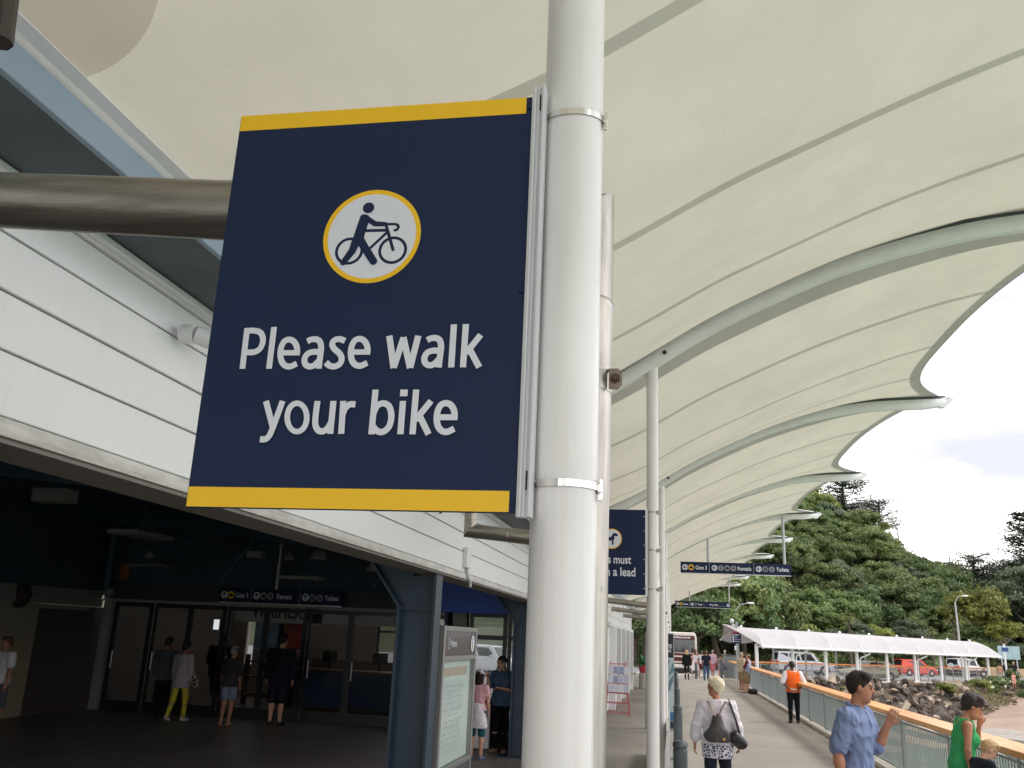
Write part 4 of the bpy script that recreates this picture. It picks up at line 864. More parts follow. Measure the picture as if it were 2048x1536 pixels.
m_ = MB(); m_.tube([(0, 0, zl[2]-.22), (-.24, 0, zl[2]-.24)], .04, 8); m_.tube([(-.24, 0, zl[2]-.24), (-.28, 0, zl[2]-.16)], .06, 8); link('camera_arm', m_.mesh('camera_arm', WHITE, True), t)
m_ = MB(); m_.sphere((-.30, 0, zl[2]+.02), .14, 14, 10); link('dome_camera', m_.mesh('dome_camera', WHITE, True), t)

# ================================================================== poster stand, low screen, wire rack, plant
t = thing('poster_stand', 'tall poster stand with navy top and pale sea map between posts and bollards', 'poster stand', (-.33, 23.9, 0))
m_ = MB(); m_.bbox(-.37, .355, 0, .10, 0, 2.32, .01); link('frame', m_.mesh('frame', FG), t)
pl = Plane((0, 0, 0), (1, 0, 0), (0, 0, 1), (0, -1, 0), .0015); pl.k = 1
b = MB(); poly(pl, b, [(-.34, .05), (.335, .05), (.335, 1.72), (-.34, 1.72)]); link('sea_map', b.mesh('sea_map', M('map_print', srgb(176, 204, 212), .5, var=.12, scale=3.2, alt=srgb(208, 222, 224))), t)
b = MB(); poly(pl, b, [(-.34, 1.72), (.335, 1.72), (.335, 2.29), (-.34, 2.29)]); link('navy_heading', b.mesh('navy_heading', M('heading_navy', srgb(34, 44, 58), .5)), t)
b = MB(); text(pl, b, 'exploring', .30, 1.98, .50, .10, .02, 'r'); text(pl, b, 'information', .28, 1.85, .50, .10, .02, 'r'); link('lettering', b.mesh('lettering', PRINT), t)
b = MB(); r_ = random.Random(5)
for i in range(9):
    x, z = r_.uniform(-.25, .25), r_.uniform(.8, 1.65); pts = [(x+r_.uniform(-.03, .03)+.10*j, z+.11*j+r_.uniform(-.03, .03)) for j in range(3)]; stroke(pl, b, [(max(-.33, min(.32, a)), min(1.7, c)) for a, c in pts], [.05, .09, .03])
link('map_island', b.mesh('map_island', M('map_land', srgb(104, 140, 152), .5)), t)
b = MB(); poly(pl, b, [(-.34, .22), (.335, .22), (.335, .42), (-.34, .42)]); link('blue_strip', b.mesh('blue_strip', M('strip_blue', srgb(60, 120, 170), .5)), t); b = MB(); poly(pl, b, [(-.34, .05), (.335, .05), (.335, .20), (-.34, .20)]); link('navy_strip', b.mesh('navy_strip', M('heading_navy')), t)
t = thing('low_screen', 'low pale printed screen running between the post line and the bollards', 'screen', (-.085, 15, 0))
for i in range(3):
    m_ = MB(); m_.box(-.012, .012, -3.6+i*2.4+.03, -1.2+i*2.4-.03, .12, .80); link('printed_panel', m_.mesh('printed_panel', M('screen_print', srgb(186, 204, 206), .5, var=.3, scale=1.6, alt=srgb(214, 222, 222))), t)
for i in range(4):
    m_ = MB(); m_.box(-.02, .02, -3.62+i*2.4, -3.58+i*2.4, 0, .86); link('upright', m_.mesh('upright', ALU), t)
m_ = MB(); m_.box(-.015, .015, -3.6, 3.6, .81, .84); link('top_rail', m_.mesh('top_rail', ALU), t)
# wire card rack with cards
RW = M('red_wire', srgb(190, 92, 94), .45)
rk = thing('card_rack', 'red wire rack of postcards standing by the white window wall', 'display rack', (-1.60, 27.4, 0))
m_ = MB()
for x in (-.32, .32):
    m_.tube([(x*1.1, -.28, 0), (x*.7, -.02, 1.5)], .012, 6); m_.tube([(x*1.1, .28, 0), (x*.7, .02, 1.5)], .012, 6)
for z in (.08, .35, .62, .89, 1.16, 1.43):
    w = .33*(1-.2*z); d = .27*(1-z/1.7)
    for y in (-d, d): m_.tube([(-w, y, z), (w, y, z)], .010, 6)
    for x in (-w, w): m_.tube([(x, -d, z), (x, d, z)], .010, 6)
for x in np.linspace(-.3, .3, 9): m_.tube([(x*1.05, -.27, .08), (x*.8, -.05, 1.43)], .005, 5)
link('wire_frame', m_.mesh('wire_frame', RW), rk); r_ = random.Random(2)
for j, z in enumerate((.75, 1.0, 1.25)):
    for i in range(4):
        m_ = MB(); x = -.27+.155*i; d = .30*(1-z/1.7); m_.add([(x, -d-.03, z-.10), (x+.13, -d-.03, z-.10), (x+.13, -d+.01, z+.10), (x, -d+.01, z+.10)], [(0, 1, 2, 3)])
        link('card', m_.mesh('card', M('card%d' % r_.randrange(4), [srgb(205, 206, 224), srgb(188, 190, 212), srgb(214, 214, 226), srgb(150, 160, 196)][r_.randrange(4)], .5)), rk)
pt = thing('potted_plant', 'bright green fan leaved plant in a red pot by the far terminal wall', 'plant', (-1.32, 44.0, 0))
m_ = MB(); m_.lathe([(.22, .70), (.30, 1.02), (.31, 1.05), (.28, 1.06)], n=18); link('pot', m_.mesh('pot', RED, True), pt)
m_ = MB(); m_.lathe([(.26, .0), (.26, .66), (.24, .695)], n=14); link('pedestal', m_.mesh('pedestal', CONC2, True), pt)
r_ = random.Random(8)
for i in range(22):
    a = r_.uniform(0, 2*PI); el = r_.uniform(.2, 1.4); l = r_.uniform(.7, 1.05); m_ = MB(); pts = []
    for s_ in np.linspace(0, 1, 5):
        rr = l*s_*math.cos(el); pts.append(((rr*math.cos(a), rr*math.sin(a), 1.04+l*1.05*s_*math.sin(el)-.35*s_*s_), .09*math.sin(PI*min(1, .12+.85*s_))))
    A_ = [(p[0]-w*math.sin(a), p[1]+w*math.cos(a), p[2]) for p, w in pts]; B_ = [(p[0]+w*math.sin(a), p[1]-w*math.cos(a), p[2]) for p, w in pts]
    m_.grid([A_, B_]); link('leaf', m_.mesh('leaf', M('fan_leaf', srgb(30, 120, 66), .5, var=.2)), pt)
# ================================================================== street lamps and notice boards across the road
def lamp(x, y, z, h, arm, label):
    t = thing('street_lamp', label, 'street lamp', (x, y, z), 0, 'street lamps across the road'); m_ = MB(); m_.tube([(0, 0, 0), (-.12*h/6, 0, h)], [.13, .075], 10); link('pole', m_.mesh('pole', M('pole_pale', srgb(176, 178, 178), .5), True), t)
    m_ = MB(); m_.tube([(-.12*h/6, 0, h), (-.12*h/6+arm*.35, 0, h+.55), (-.12*h/6+arm, 0, h+.7)], .04, 8); link('arm', m_.mesh('arm', M('pole_pale'), True), t)
    m_ = MB(); m_.sphere((-.12*h/6+arm+.25, 0, h+.72), .34, 10, 6, (1, .4, .25)); link('lantern', m_.mesh('lantern', WHITE, True), t)
_q = atY(1474, 1260, 84); lamp(float(_q[0]), 84, 0, float(atY(1478, 1206, 84)[2])-.7, 1.1, 'slim street lamp with curved arm behind the hanging Way Out sign')
_q = atY(1921, 1290, 104); lamp(float(_q[0]), 104, 0, float(atY(1908, 1205, 104)[2]), .8, 'leaning pale street lamp pole behind the white shelter roof')
_q = atY(2018, 1306, 100); t = thing('notice_board', 'pale blue information board on two legs behind the shelter tip', 'notice board', (float(_q[0]), 100, 0)); zq = float(_q[2])
m_ = MB(); m_.bbox(-1.02, 1.02, 0, .06, zq-.62, zq+.66, .01); link('panel', m_.mesh('panel', M('board_blue', srgb(158, 182, 188), .5, var=.15, scale=2)), t)
for x in (-.7, .7):
    m_ = MB(); m_.box(x-.05, x+.05, .07, .17, -.1, zq+.5); link('leg', m_.mesh('leg', M('pole_pale')), t)
_q = atY(2013, 1340, 88); t = thing('sign_pole', 'thin white pole with small dark blue sign in front of the notice board', 'sign', (float(_q[0]), 88, 0)); zq = float(atY(2010, 1288, 88)[2]); m_ = MB(); m_.tube([(0, 0, -.05), (0, 0, zq)], .08, 8); link('pole', m_.mesh('pole', WHITE, True), t); m_ = MB(); m_.box(-.26, .30, -.11, -.085, zq-.65, zq-.3); link('panel', m_.mesh('panel', M('blue_sign', srgb(40, 70, 120), .5)), t)
_q = atY(2035, 1342, 112); t = thing('low_wall', 'low tan stone wall beyond the road at the right', 'wall', (float(_q[0]), 112, 0)); t.rotation_euler = (0, 0, .4)
for i in range(16):
    m_ = MB(); m_.bbox(-5+i*1.5+.01, -3.5+i*1.5-.01, -.2, .2, -.2, .95+.08*math.sin(i*2.1), .04); link('stone_block', m_.mesh('stone_block', M('tan_stone', srgb(186, 160, 128), .9, var=.2, scale=1.5)), t)

# ================================================================== white walkway shelter across the water
sh_t = thing('walkway_shelter', 'low white fabric shelter on white columns beyond the rocks', 'shelter', (0, 0, 0))
SW = membrane('shelter_fabric', (.45, .435, .45), (.6, .6, .6), .10, mott=.06)
CT = [4.15, 7.88, 11.54, 15.25, 19.02, 22.8, 26.5, 30.3, 33.9]
prof2 = [(-.55, 2.10), (-.5, 2.16), (-.25, 2.55), (.1, 2.88), (.6, 3.16), (1.2, 3.32), (1.8, 3.34), (2.4, 3.2), (2.9, 2.9), (3.2, 2.5)]
pd_ = np.linspace(0, 1, 26); pa = np.linspace(0, 1, len(prof2)); PD = np.interp(pd_, pa, [p[0] for p in prof2]); PZ2 = np.interp(pd_, pa, [p[1] for p in prof2])
for _ in range(4):
    PD[1:-1] = (PD[:-2]+2*PD[1:-1]+PD[2:])/4; PZ2[1:-1] = (PZ2[:-2]+2*PZ2[1:-1]+PZ2[2:])/4
bays = [(CT[0]-1.9, CT[0])]+list(zip(CT[:-1], CT[1:]))+[(CT[-1], CT[-1]+3.0)]
for bi, (t0, t1) in enumerate(bays):
    G = []
    for i in range(13):
        u = i/12; t_ = t0+(t1-t0)*u; row = []
        for d, z in zip(PD, PZ2):
            s_ = .26*math.sin(PI*u)**.7*math.sin(PI*min(1, max(0, (z-2.1)/1.24)))
            dd, zz, tt = d, z-s_*1.1, t_+.35*(z-2.1)
            if bi == 0:      # beak: the first bay draws in to a point at the ridge
                k_ = u**1.5; dd = 1.3+(d-1.3)*k_; zz = 3.44+(z-s_*.4-3.44)*k_; tt = t0+(t1-t0)*u+.35*(z-2.1)*k_
            if bi == len(bays)-1:
                zz = z+(2.12-z)*(u**1.5); tt = t0+.35*(z-2.1)+(t1-t0-.35*(z-2.1)*1.0)*u; dd = d+( .3-d)*u*u*.75
            row.append(sh(tt, dd, zz))
        G.append(row)
    MB().grid(G).build('membrane_panel', SW, sh_t, True)
for i, t_ in enumerate(CT):
    m_ = MB(); x, y, _ = sh(t_, 0, 0); m_.tube([(x, y, 0), (x, y, 2.28)], .115, 12); m_.lathe([(.2, .02), (.2, .05), (.12, .07)], (x, y, 0), 12); m_.tube([sh(t_, 0, 2.1), sh(t_, -.48, 2.13)], .05, 8); m_.build('column', WHITE, sh_t, True)
    m_ = MB(); m_.tube([sh(t_+.35*(z-2.1), d, z-.09) for d, z in zip(PD, PZ2)], .06, 8); m_.build('arch', WHITE, sh_t, True)
    m_ = MB(); m_.sphere(sh(t_+.44, 1.6, 3.37), .1, 8, 6); m_.build('arch_knob', WHITE, sh_t, True)
    m_ = MB(); m_.tube([sh(t_+1.3, 2.6, 0), sh(t_+1.3, 2.6, 2.9)], .07, 8); m_.build('rear_column', M('pole_pale'), sh_t, True)
m_ = MB(); m_.tube([sh(t_, -.52, 2.10) for t_ in np.linspace(CT[0]-.1, CT[-1]+1.2, 14)], .07, 8); m_.build('eave_gutter', WHITE, sh_t, True)
for t_ in (CT[1]+.3, CT[3]+.3, CT[5]+.3, CT[7]+.3):
    m_ = MB(); m_.tube([sh(t_+.7, -.45, 2.08), sh(t_+.7, -.42, 1.93), sh(t_+.08, -.05, 1.62), sh(t_, -.05, 1.5), sh(t_, -.05, .02)], .05, 8); m_.build('downpipe', WHITE, sh_t, False)
# its timber-topped railing
r2 = thing('railing', 'slim railing with orange timber top rail under the white shelter', 'railing', (0, 0, 0))
m_ = MB(); m_.loft([[sh(t_, .38, 1.17), sh(t_, .56, 1.17), sh(t_, .56, 1.06), sh(t_, .38, 1.06)] for t_ in np.linspace(3, 34.6, 14)]); m_.build('handrail', M('timber_orange', srgb(206, 130, 72), .45, var=.12, scale=1.5), r2)
for t_ in np.arange(3.2, 34.6, 1.85):
    m_ = MB(); m_.tube([sh(t_, .47, 0), sh(t_, .47, 1.06)], .04, 6); m_.build('post', GALV, r2)
MESHG = membrane('mesh_panel', (.30, .31, .31), (.2, .2, .2), .3, thru=.74)
for t_ in np.arange(3.2, 33, 1.85):
    m_ = MB(); a, b_ = t_+.06, t_+1.79; m_.add([sh(a, .47, .12), sh(b_, .47, .12), sh(b_, .47, .96), sh(a, .47, .96)], [(0, 1, 2, 3)]); m_.build('infill_panel', MESHG, r2)
    m_ = MB(); m_.tube([sh(a, .47, .98), sh(b_, .47, .98)], .02, 5); m_.build('rail_bar', GALV, r2)
# ================================================================== people: one continuous surface each, grown from a signed-distance body
class SDF:
    def __init__(s): s.pr = []; s.clips = []
    def rc(s, a, b, ra, rb=None, k=.02, sc=(1, 1, 1), sub=False):
        s.pr.append(('c', np.array(a, float), np.array(b, float), ra, ra if rb is None else rb, k, np.array(sc, float), sub)); return s
    def el(s, c, r, R=None, k=.02, sub=False):
        s.pr.append(('e', np.array(c, float), np.array(r, float), R if R is not None else np.eye(3), k, sub)); return s
    def clip(s, n, d, k=0): s.clips.append((np.array(n, float), d, k)); return s      # keep n.p < d
    def bounds(s):
        lo, hi = np.full(3, 9.), np.full(3, -9.)
        for p in s.pr:
            if p[-1]: continue
            if p[0] == 'c':
                r = max(p[3], p[4])*p[6]; lo = np.minimum(lo, np.minimum(p[1], p[2])-r); hi = np.maximum(hi, np.maximum(p[1], p[2])+r)
            else: r = max(p[2]); lo = np.minimum(lo, p[1]-r); hi = np.maximum(hi, p[1]+r)
        return lo, hi
    def mesh(s, h, fold=0., seed=0, fq=1.0):
        lo, hi = s.bounds(); lo -= 3*h+.02; hi += 3*h+.02
        n = np.ceil((hi-lo)/h).astype(int)+1
        ax = [(lo[i]+h*np.arange(n[i])).astype(np.float32) for i in range(3)]
        D = np.full(n, .5, np.float32)
        for p in s.pr:
            if p[0] == 'c':
                a, b, ra, rb, k, sc, sub = p[1:]; r = max(ra, rb)*sc+k+3*h; l_, h_ = np.minimum(a, b)-r, np.maximum(a, b)+r
            else:
                c, rad, R, k, sub = p[1:]; r = max(rad)+k+3*h; l_, h_ = c-r, c+r
            i0 = np.clip(np.floor((l_-lo)/h).astype(int), 0, n-1); i1 = np.clip(np.ceil((h_-lo)/h).astype(int)+1, 1, n)
            if (i1 <= i0).any(): continue
            sl = tuple(slice(i0[i], i1[i]) for i in range(3))
            X, Y, Z = np.meshgrid(*[ax[i][sl[i]] for i in range(3)], indexing='ij')
            if p[0] == 'c':
                m = (a+b)/2; A = (a-m)/sc; B = (b-m)/sc; ba = B-A; dd = max(1e-9, ba @ ba)
                x, y, z = (X-m[0])/sc[0]-A[0], (Y-m[1])/sc[1]-A[1], (Z-m[2])/sc[2]-A[2]
                t = np.clip((x*ba[0]+y*ba[1]+z*ba[2])/dd, 0, 1)
                d = (np.sqrt((x-t*ba[0])**2+(y-t*ba[1])**2+(z-t*ba[2])**2)-(ra+(rb-ra)*t))*min(sc)
            else:
                x, y, z = X-c[0], Y-c[1], Z-c[2]
                q = [(x*R[0, i]+y*R[1, i]+z*R[2, i])/rad[i] for i in range(3)]
                g = np.sqrt(q[0]**2+q[1]**2+q[2]**2)
                g2 = np.sqrt((q[0]/rad[0])**2+(q[1]/rad[1])**2+(q[2]/rad[2])**2)+1e-6
                d = g*(g-1)/g2
            cur = D[sl]
            if sub: D[sl] = np.maximum(cur, -d)
            else:
                hh = np.clip(.5+.5*(cur-d)/k, 0, 1); D[sl] = cur*(1-hh)+d*hh-k*hh*(1-hh)
        if s.clips or fold:
            X, Y, Z = np.meshgrid(*ax, indexing='ij')
            if fold:
                r = np.random.default_rng(seed)
                w = 0
                for q in range(5):
                    v = r.normal(size=3)*np.array([15, 15, 22])*fq*(1+.35*q); w = w+np.sin(X*v[0]+Y*v[1]+Z*v[2]+r.uniform(0, 6)+1.3*np.sin((Z*9+X*7)*fq+q))
                D += fold*(1-np.abs(w)/1.5).astype(np.float32)*-.8
            for nn, dd, kk in s.clips: D = np.maximum(D, nn[0]*X+nn[1]*Y+nn[2]*Z-dd+(kk*(np.sin(X*150+Z*40)+np.sin(Y*130-Z*60+1)+np.sin((X+Y)*70)) if kk else 0))
        return surfnet(D, lo, h)
def surfnet(D, lo, h):
    S = D < 0; n = np.array(D.shape)
    c = [S[i:n[0]-1+i, j:n[1]-1+j, k:n[2]-1+k] for i in (0, 1) for j in (0, 1) for k in (0, 1)]
    tot = sum(a.astype(np.int8) for a in c); act = (tot > 0) & (tot < 8)
    idx = np.full(act.shape, -1, np.int32); ii = np.argwhere(act); idx[act] = np.arange(len(ii))
    pos = np.zeros((len(ii), 3)); cnt = np.zeros(len(ii))
    for axis in range(3):
        o = [q for q in range(3) if q != axis]
        for a in (0, 1):
            for b in (0, 1):
                d0 = np.zeros(3, int); d0[o[0]] = a; d0[o[1]] = b; d1 = d0.copy(); d1[axis] = 1
                p0, p1 = ii+d0, ii+d1
                v0, v1 = D[p0[:, 0], p0[:, 1], p0[:, 2]], D[p1[:, 0], p1[:, 1], p1[:, 2]]
                m = (v0 < 0) != (v1 < 0); t = np.where(m, v0/np.where(m, v0-v1, 1), 0)
                q = p0.astype(float); q[:, axis] += t; pos[m] += q[m]; cnt[m] += 1
    V = lo+h*pos/cnt[:, None]; Fs = []
    for axis in range(3):
        o1, o2 = (axis+1) % 3, (axis+2) % 3
        sl0 = [slice(1, -1)]*3; sl0[axis] = slice(0, n[axis]-1); sl1 = list(sl0); sl1[axis] = slice(1, n[axis])
        a, b = S[tuple(sl0)], S[tuple(sl1)]; e = np.argwhere(a != b)
        if not len(e): continue
        off = np.ones(3, int); off[axis] = 0; e2 = e+off; ins = a[tuple(e.T)]
        def g(x1, x2): q = e2.copy(); q[:, o1] += x1; q[:, o2] += x2; return idx[q[:, 0], q[:, 1], q[:, 2]]
        f = np.stack([g(-1, -1), g(0, -1), g(0, 0), g(-1, 0)], 1); f[~ins] = f[~ins][:, ::-1]; Fs.append(f)
    return V, np.concatenate(Fs)
def npmesh(name, V, Fq, m, scale=1.0, attr=None):
    me = bpy.data.meshes.new(name); V = (V*scale)
    me.vertices.add(len(V)); me.vertices.foreach_set('co', V.astype(np.float32).ravel())
    me.loops.add(Fq.size); me.loops.foreach_set('vertex_index', Fq.astype(np.int32).ravel())
    me.polygons.add(len(Fq)); me.polygons.foreach_set('loop_start', np.arange(0, Fq.size, 4, dtype=np.int32)); me.polygons.foreach_set('loop_total', np.full(len(Fq), 4, np.int32))
    me.update(calc_edges=True); me.validate(); me.materials.append(m); me.shade_smooth()
    if attr is not None and len(me.vertices) == len(attr):
        a = me.color_attributes.new('tone', 'FLOAT_COLOR', 'POINT'); a.data.foreach_set('color', np.concatenate([attr, np.ones((len(attr), 1))], 1).astype(np.float32).ravel())
    return me
def skinmat():
    if 'skin' in _M: return _M['skin']
    m = bpy.data.materials.new('skin'); m.use_nodes = True; t = m.node_tree; p = t.nodes['Principled BSDF']
    a = t.nodes.new('ShaderNodeVertexColor'); a.layer_name = 'tone'; t.links.new(a.outputs[0], p.inputs['Base Color'])
    p.inputs['Roughness'].default_value = .5; p.inputs['Subsurface Weight'].default_value = .08; p.inputs['Subsurface Radius'].default_value = (.02, .008, .004); _M['skin'] = m; return m
def clothmat(name, col, var=.12, scale=14, pat=None, **kw):
    m = M(name, col, .85, var=var, scale=scale, bump=.25, bscale=60, spec=.2, **kw)
    return m
def nrm(v): v = np.array(v, float); return v/np.linalg.norm(v)
def rotx(a): c, s = math.cos(a), math.sin(a); return np.array([[1, 0, 0], [0, c, -s], [0, s, c]])
def rotz(a): c, s = math.cos(a), math.sin(a); return np.array([[c, -s, 0], [s, c, 0], [0, 0, 1]])
PEOPLE = {}
def person(label, at, yaw, hgt=1.72, fem=False, h=.016, lean=0., arms=None, legs=None, head=(0, 0), skin=(.45, .25, .17), top=None, bottom=None, hair=None, shoes=None, group=None,
           build=1.0, hat=None, hs=1.0, face=False, base_z=0., curl=(.5, .5)):
    """body frame: +Y is where the person faces, X to their right; yaw turns the facing clockwise from +Y"""
    sh_w = (.165 if fem else .188)*build; hipw = .088; f = hgt/1.755; bw = build
    Ln = rotx(-math.radians(lean)); HP = np.array([0, 0, .95])
    T_ = lambda p: Ln @ (np.array(p, float)-HP)+HP
    arms = arms or {}; legs = legs or {}
    HR = Ln @ rotz(-math.radians(head[0])) @ rotx(math.radians(head[1])); NB = T_((0, .0, 1.545))
    HT = lambda p: HR @ ((np.array(p, float)-np.array([0, 0, 1.545]))*hs)+NB
    hc = np.array([0, .022, 1.642])
    # ---- joints
    J = {}
    for sd, sx in (('r', 1), ('l', -1)):
        up, fo = arms.get(sd, ((.16*sx, .02, -1), (.06*sx, .16, -1)))
        S = T_((sx*sh_w, -.012, 1.415)); E = S+nrm(Ln @ np.array(up, float))*.285; Wr = E+nrm(Ln @ np.array(fo, float))*.245
        J['a'+sd] = (S, E, Wr, nrm(Ln @ np.array(fo, float)))
        th, shn, fp = (legs.get(sd, ((.035*sx, .0, -1), (.01*sx, -.02, -1), 0))+(0,))[:3]
        hp = np.array([sx*hipw, 0, .925]); kn = hp+nrm(th)*.43; an = kn+nrm(shn)*.42; J['l'+sd] = (hp, kn, an, fp)
    low = min(J['lr'][2][2], J['ll'][2][2])-.075
    # ---- skin body
    b = SDF()
    def torso(B, e, k=.03, bust=True):
        B.rc((-.065, 0, .945), (.065, 0, .945), .108*bw+e, None, k, (1, .86, 1))
        B.rc(T_((0, .0, 1.0)), T_((0, 0, 1.16)), .128*bw+e, (.112 if fem else .125)*bw+e, k, (1, .74, 1))
        B.rc(T_((-.06, .005, 1.29)), T_((.06, .005, 1.29)), (.108 if fem else .122)*bw+e, None, k, (1, .80, 1))
        B.rc(T_((-sh_w*.72, -.012, 1.405)), T_((sh_w*.72, -.012, 1.405)), .062+e, None, k+.02)
        B.rc(T_((0, 0, 1.20)), T_((0, 0, 1.36)), .118*bw+e, .112*bw+e, k, (1, .76, 1))
        if fem and bust:
            for sx in (-1, 1): B.el(T_((sx*.07, .085*bw, 1.265)), (.062+e, .058+e, .062+e), None, k)
    torso(b, 0)
    b.rc(T_((0, -.012, 1.43)), HT((0, .012, 1.57)), .055 if not fem else .047, .052 if not fem else .045, .03)
    RH = HR
    b.el(HT(hc+[0, -.012, .012]), np.array([.073, .092, .100])*hs, RH, .01)
    b.el(HT(hc+[0, .022, -.035]), np.array([.060, .066, .085])*hs, RH, .02)
    b.rc(HT(hc+[-.02, .035, -.085]), HT(hc+[.02, .035, -.085]), .036*hs, None, .03); b.rc(HT(hc+[0, .062, -.098]), HT(hc+[0, .058, -.090]), .022*hs, None, .02)
    b.rc(HT(hc+[0, .086, .012]), HT(hc+[0, .101, -.024]), .009*hs, .0145*hs, .014)
    b.rc(HT(hc+[-.034, .078, .026]), HT(hc+[.034, .078, .026]), .013*hs, None, .012)
    if h < .013:
        b.rc(HT(hc+[-.018, .080, -.060]), HT(hc+[.018, .080, -.060]), .0085*hs, None, .008)
        for sx in (-1, 1): b.el(HT(hc+[sx*.031, .090, .006]), np.array([.015, .010, .010])*hs, RH, .006, True)
        for sx in (-1, 1): b.el(HT(hc+[sx*.031, .078, .006]), np.array([.014, .013, .012])*hs, RH, .004)
    for sx in (-1, 1): b.el(HT(hc+[sx*.074, -.008, -.012]), np.array([.012, .021, .032])*hs, RH, .01)
    ma = 1.0 if not fem else .84
    mr = .62*h
    for sd, sx in (('r', 1), ('l', -1)):
        S, E, Wr, fd = J['a'+sd]
        b.rc(S, E, .054*ma*bw, .041*ma, .03); b.rc(E, E+(Wr-E)*.35, .041*ma, .043*ma, .02); b.rc(E+(Wr-E)*.35, Wr, .043*ma, .027*ma, .02)
        cu = curl[0] if sd == 'r' else curl[1]
        ub = nrm(S-E); lat = np.cross(fd, ub); lat = nrm(lat) if np.linalg.norm(lat) > .1 else nrm(np.cross(fd, [1, 0, 0]))
        if abs(fd[2]) > .75: lat = nrm(np.array([0, 1, 0])-fd*fd[1])      # hanging hand: thumb side forward
        pn = np.cross(fd, lat)*(-sx if abs(fd[2]) > .75 else 1)
        hl = .92 if fem else 1.0
        for q in (-.027, -.009, .009, .027): b.rc(Wr+lat*q*.6, Wr+fd*.088*hl+lat*q*hl, max(mr, .015), max(mr, .0125), .012)
        for q, ln in ((.029, .071), (.010, .079), (-.010, .074), (-.029, .058)):
            p0 = Wr+fd*.088*hl+lat*q*hl; d1 = nrm(fd+pn*cu*.8); d2 = nrm(fd*(1-cu*.7)+pn*cu*1.9); p1 = p0+d1*ln*.5*hl; p2 = p1+d2*ln*.5*hl
            b.rc(p0, p1, max(mr, .0095), max(mr, .0088), .003); b.rc(p1, p2, max(mr, .0088), max(mr, .0075), .003)
        t0 = Wr+fd*.022+lat*.022; t1 = t0+nrm(fd*.75+lat*.75+pn*.25)*.045; t2 = t1+nrm(fd*1+lat*.15+pn*.35)*.034
        b.rc(t0, t1, max(mr, .0135), max(mr, .011), .008); b.rc(t1, t2, max(mr, .0105), max(mr, .009), .004)
    ml = 1.0 if not fem else .94
    for sd, sx in (('r', 1), ('l', -1)):
        hp, kn, an, fp = J['l'+sd]
        b.rc(hp, kn, .088*ml*bw, .056*ml, .04); b.rc(kn, kn+(an-kn)*.32, .055*ml, .057*ml, .03); b.rc(kn+(an-kn)*.32, an, .057*ml, .034*ml, .03)
        fd = rotz(-.16*sx) @ rotx(math.radians(fp)) @ np.array([0, 1, 0]); dn = rotx(math.radians(fp)) @ np.array([0, 0, -1])
        b.rc(an+dn*.045-fd*.03, an+dn*.052+fd*.13, .030, .022, .02, (1.2, 1, 1)); J['f'+sd] = (an, fd, dn)
    V, Fq = b.mesh(h)
    col = np.tile(np.array(skin), (len(V), 1))
    if face:       # lips, brows, eyes, stubble: the head's own colouring
        q = (V-NB) @ HR/hs+np.array([0, 0, 1.545])-hc; fr = q[:, 1] > .045
        lip = fr & (np.abs(q[:, 2]+.060) < .008) & (np.abs(q[:, 0]) < .024); col[lip] = np.array(skin)*np.array([.80, .52, .52])
        hcol = np.array(hair.get('col', (.05, .03, .02))) if hair else np.array([.05, .03, .02])
        for sx in (-1, 1):
            br = fr & (np.abs(q[:, 0]-sx*.033) < .019) & (np.abs(q[:, 2]-.026) < .006); col[br] = hcol*.6+np.array(skin)*.25
            ey = fr & (np.abs(q[:, 0]-sx*.031) < .014) & (np.abs(q[:, 2]-.006) < .0065); col[ey] = (.10, .07, .06)
        if not fem and hgt > 1.5:
            sb_ = (q[:, 1] > .02) & (q[:, 2] < -.045) & (q[:, 2] > -.125); col[sb_] = col[sb_]*np.array([.84, .84, .86])
    z0 = -low
    V = V+np.array([0, 0, z0])
    o = link('person', npmesh('person', V, Fq, skinmat(), f, col)); o.location = (at[0], at[1], base_z); o.rotation_euler = (0, 0, -math.radians(yaw))
    tag(o, label, 'person', group)
    def part(name, sdf, m, hh=None, fold=0., seed=1, fq=1.0):
        V, Fq = sdf.mesh(hh or h, fold, seed, fq)
        return link(name, npmesh(name, V+np.array([0, 0, z0]), Fq, m, f), o)
    # ---- clothes
    if bottom:
        e = bottom.get('e', .014); B = SDF(); ln = bottom.get('len', 1.96)
        if bottom.get('kind') == 'skirt':
            hem = bottom['hem']; B.rc((0, 0, 1.03), (0, 0, hem), .130*bw+e, bottom.get('flare', .2), .02, (1, .8, 1)); B.rc((-.05, 0, .95), (.05, 0, .95), .115*bw+e, None, .03, (1, .88, 1)); B.clip((0, 0, -1), -hem)
        else:
            B.rc((-.065, 0, .945), (.065, 0, .945), .108*bw+e, None, .03, (1, .87, 1)); B.rc((0, 0, .97), (0, 0, 1.04), .125*bw+e, .120*bw+e, .03, (1, .76, 1))
            for sd in 'rl':
                hp, kn, an, fp = J['l'+sd]; wd = bottom.get('wide', 0)
                if ln <= 1: B.rc(hp, hp+(kn-hp)*ln, .088*ml*bw+e, .066*ml+e+wd, .03)
                else:
                    B.rc(hp, kn, .088*ml*bw+e, .058*ml+e+wd, .03); B.rc(kn, kn+(an-kn)*(ln-1), .057*ml+e+wd, .040*ml+e+wd, .03)
            B.clip((0, 0, 1), 1.06)
        part(bottom.get('name', 'trousers'), B, bottom['m'], fold=bottom.get('fold', .004), seed=3)
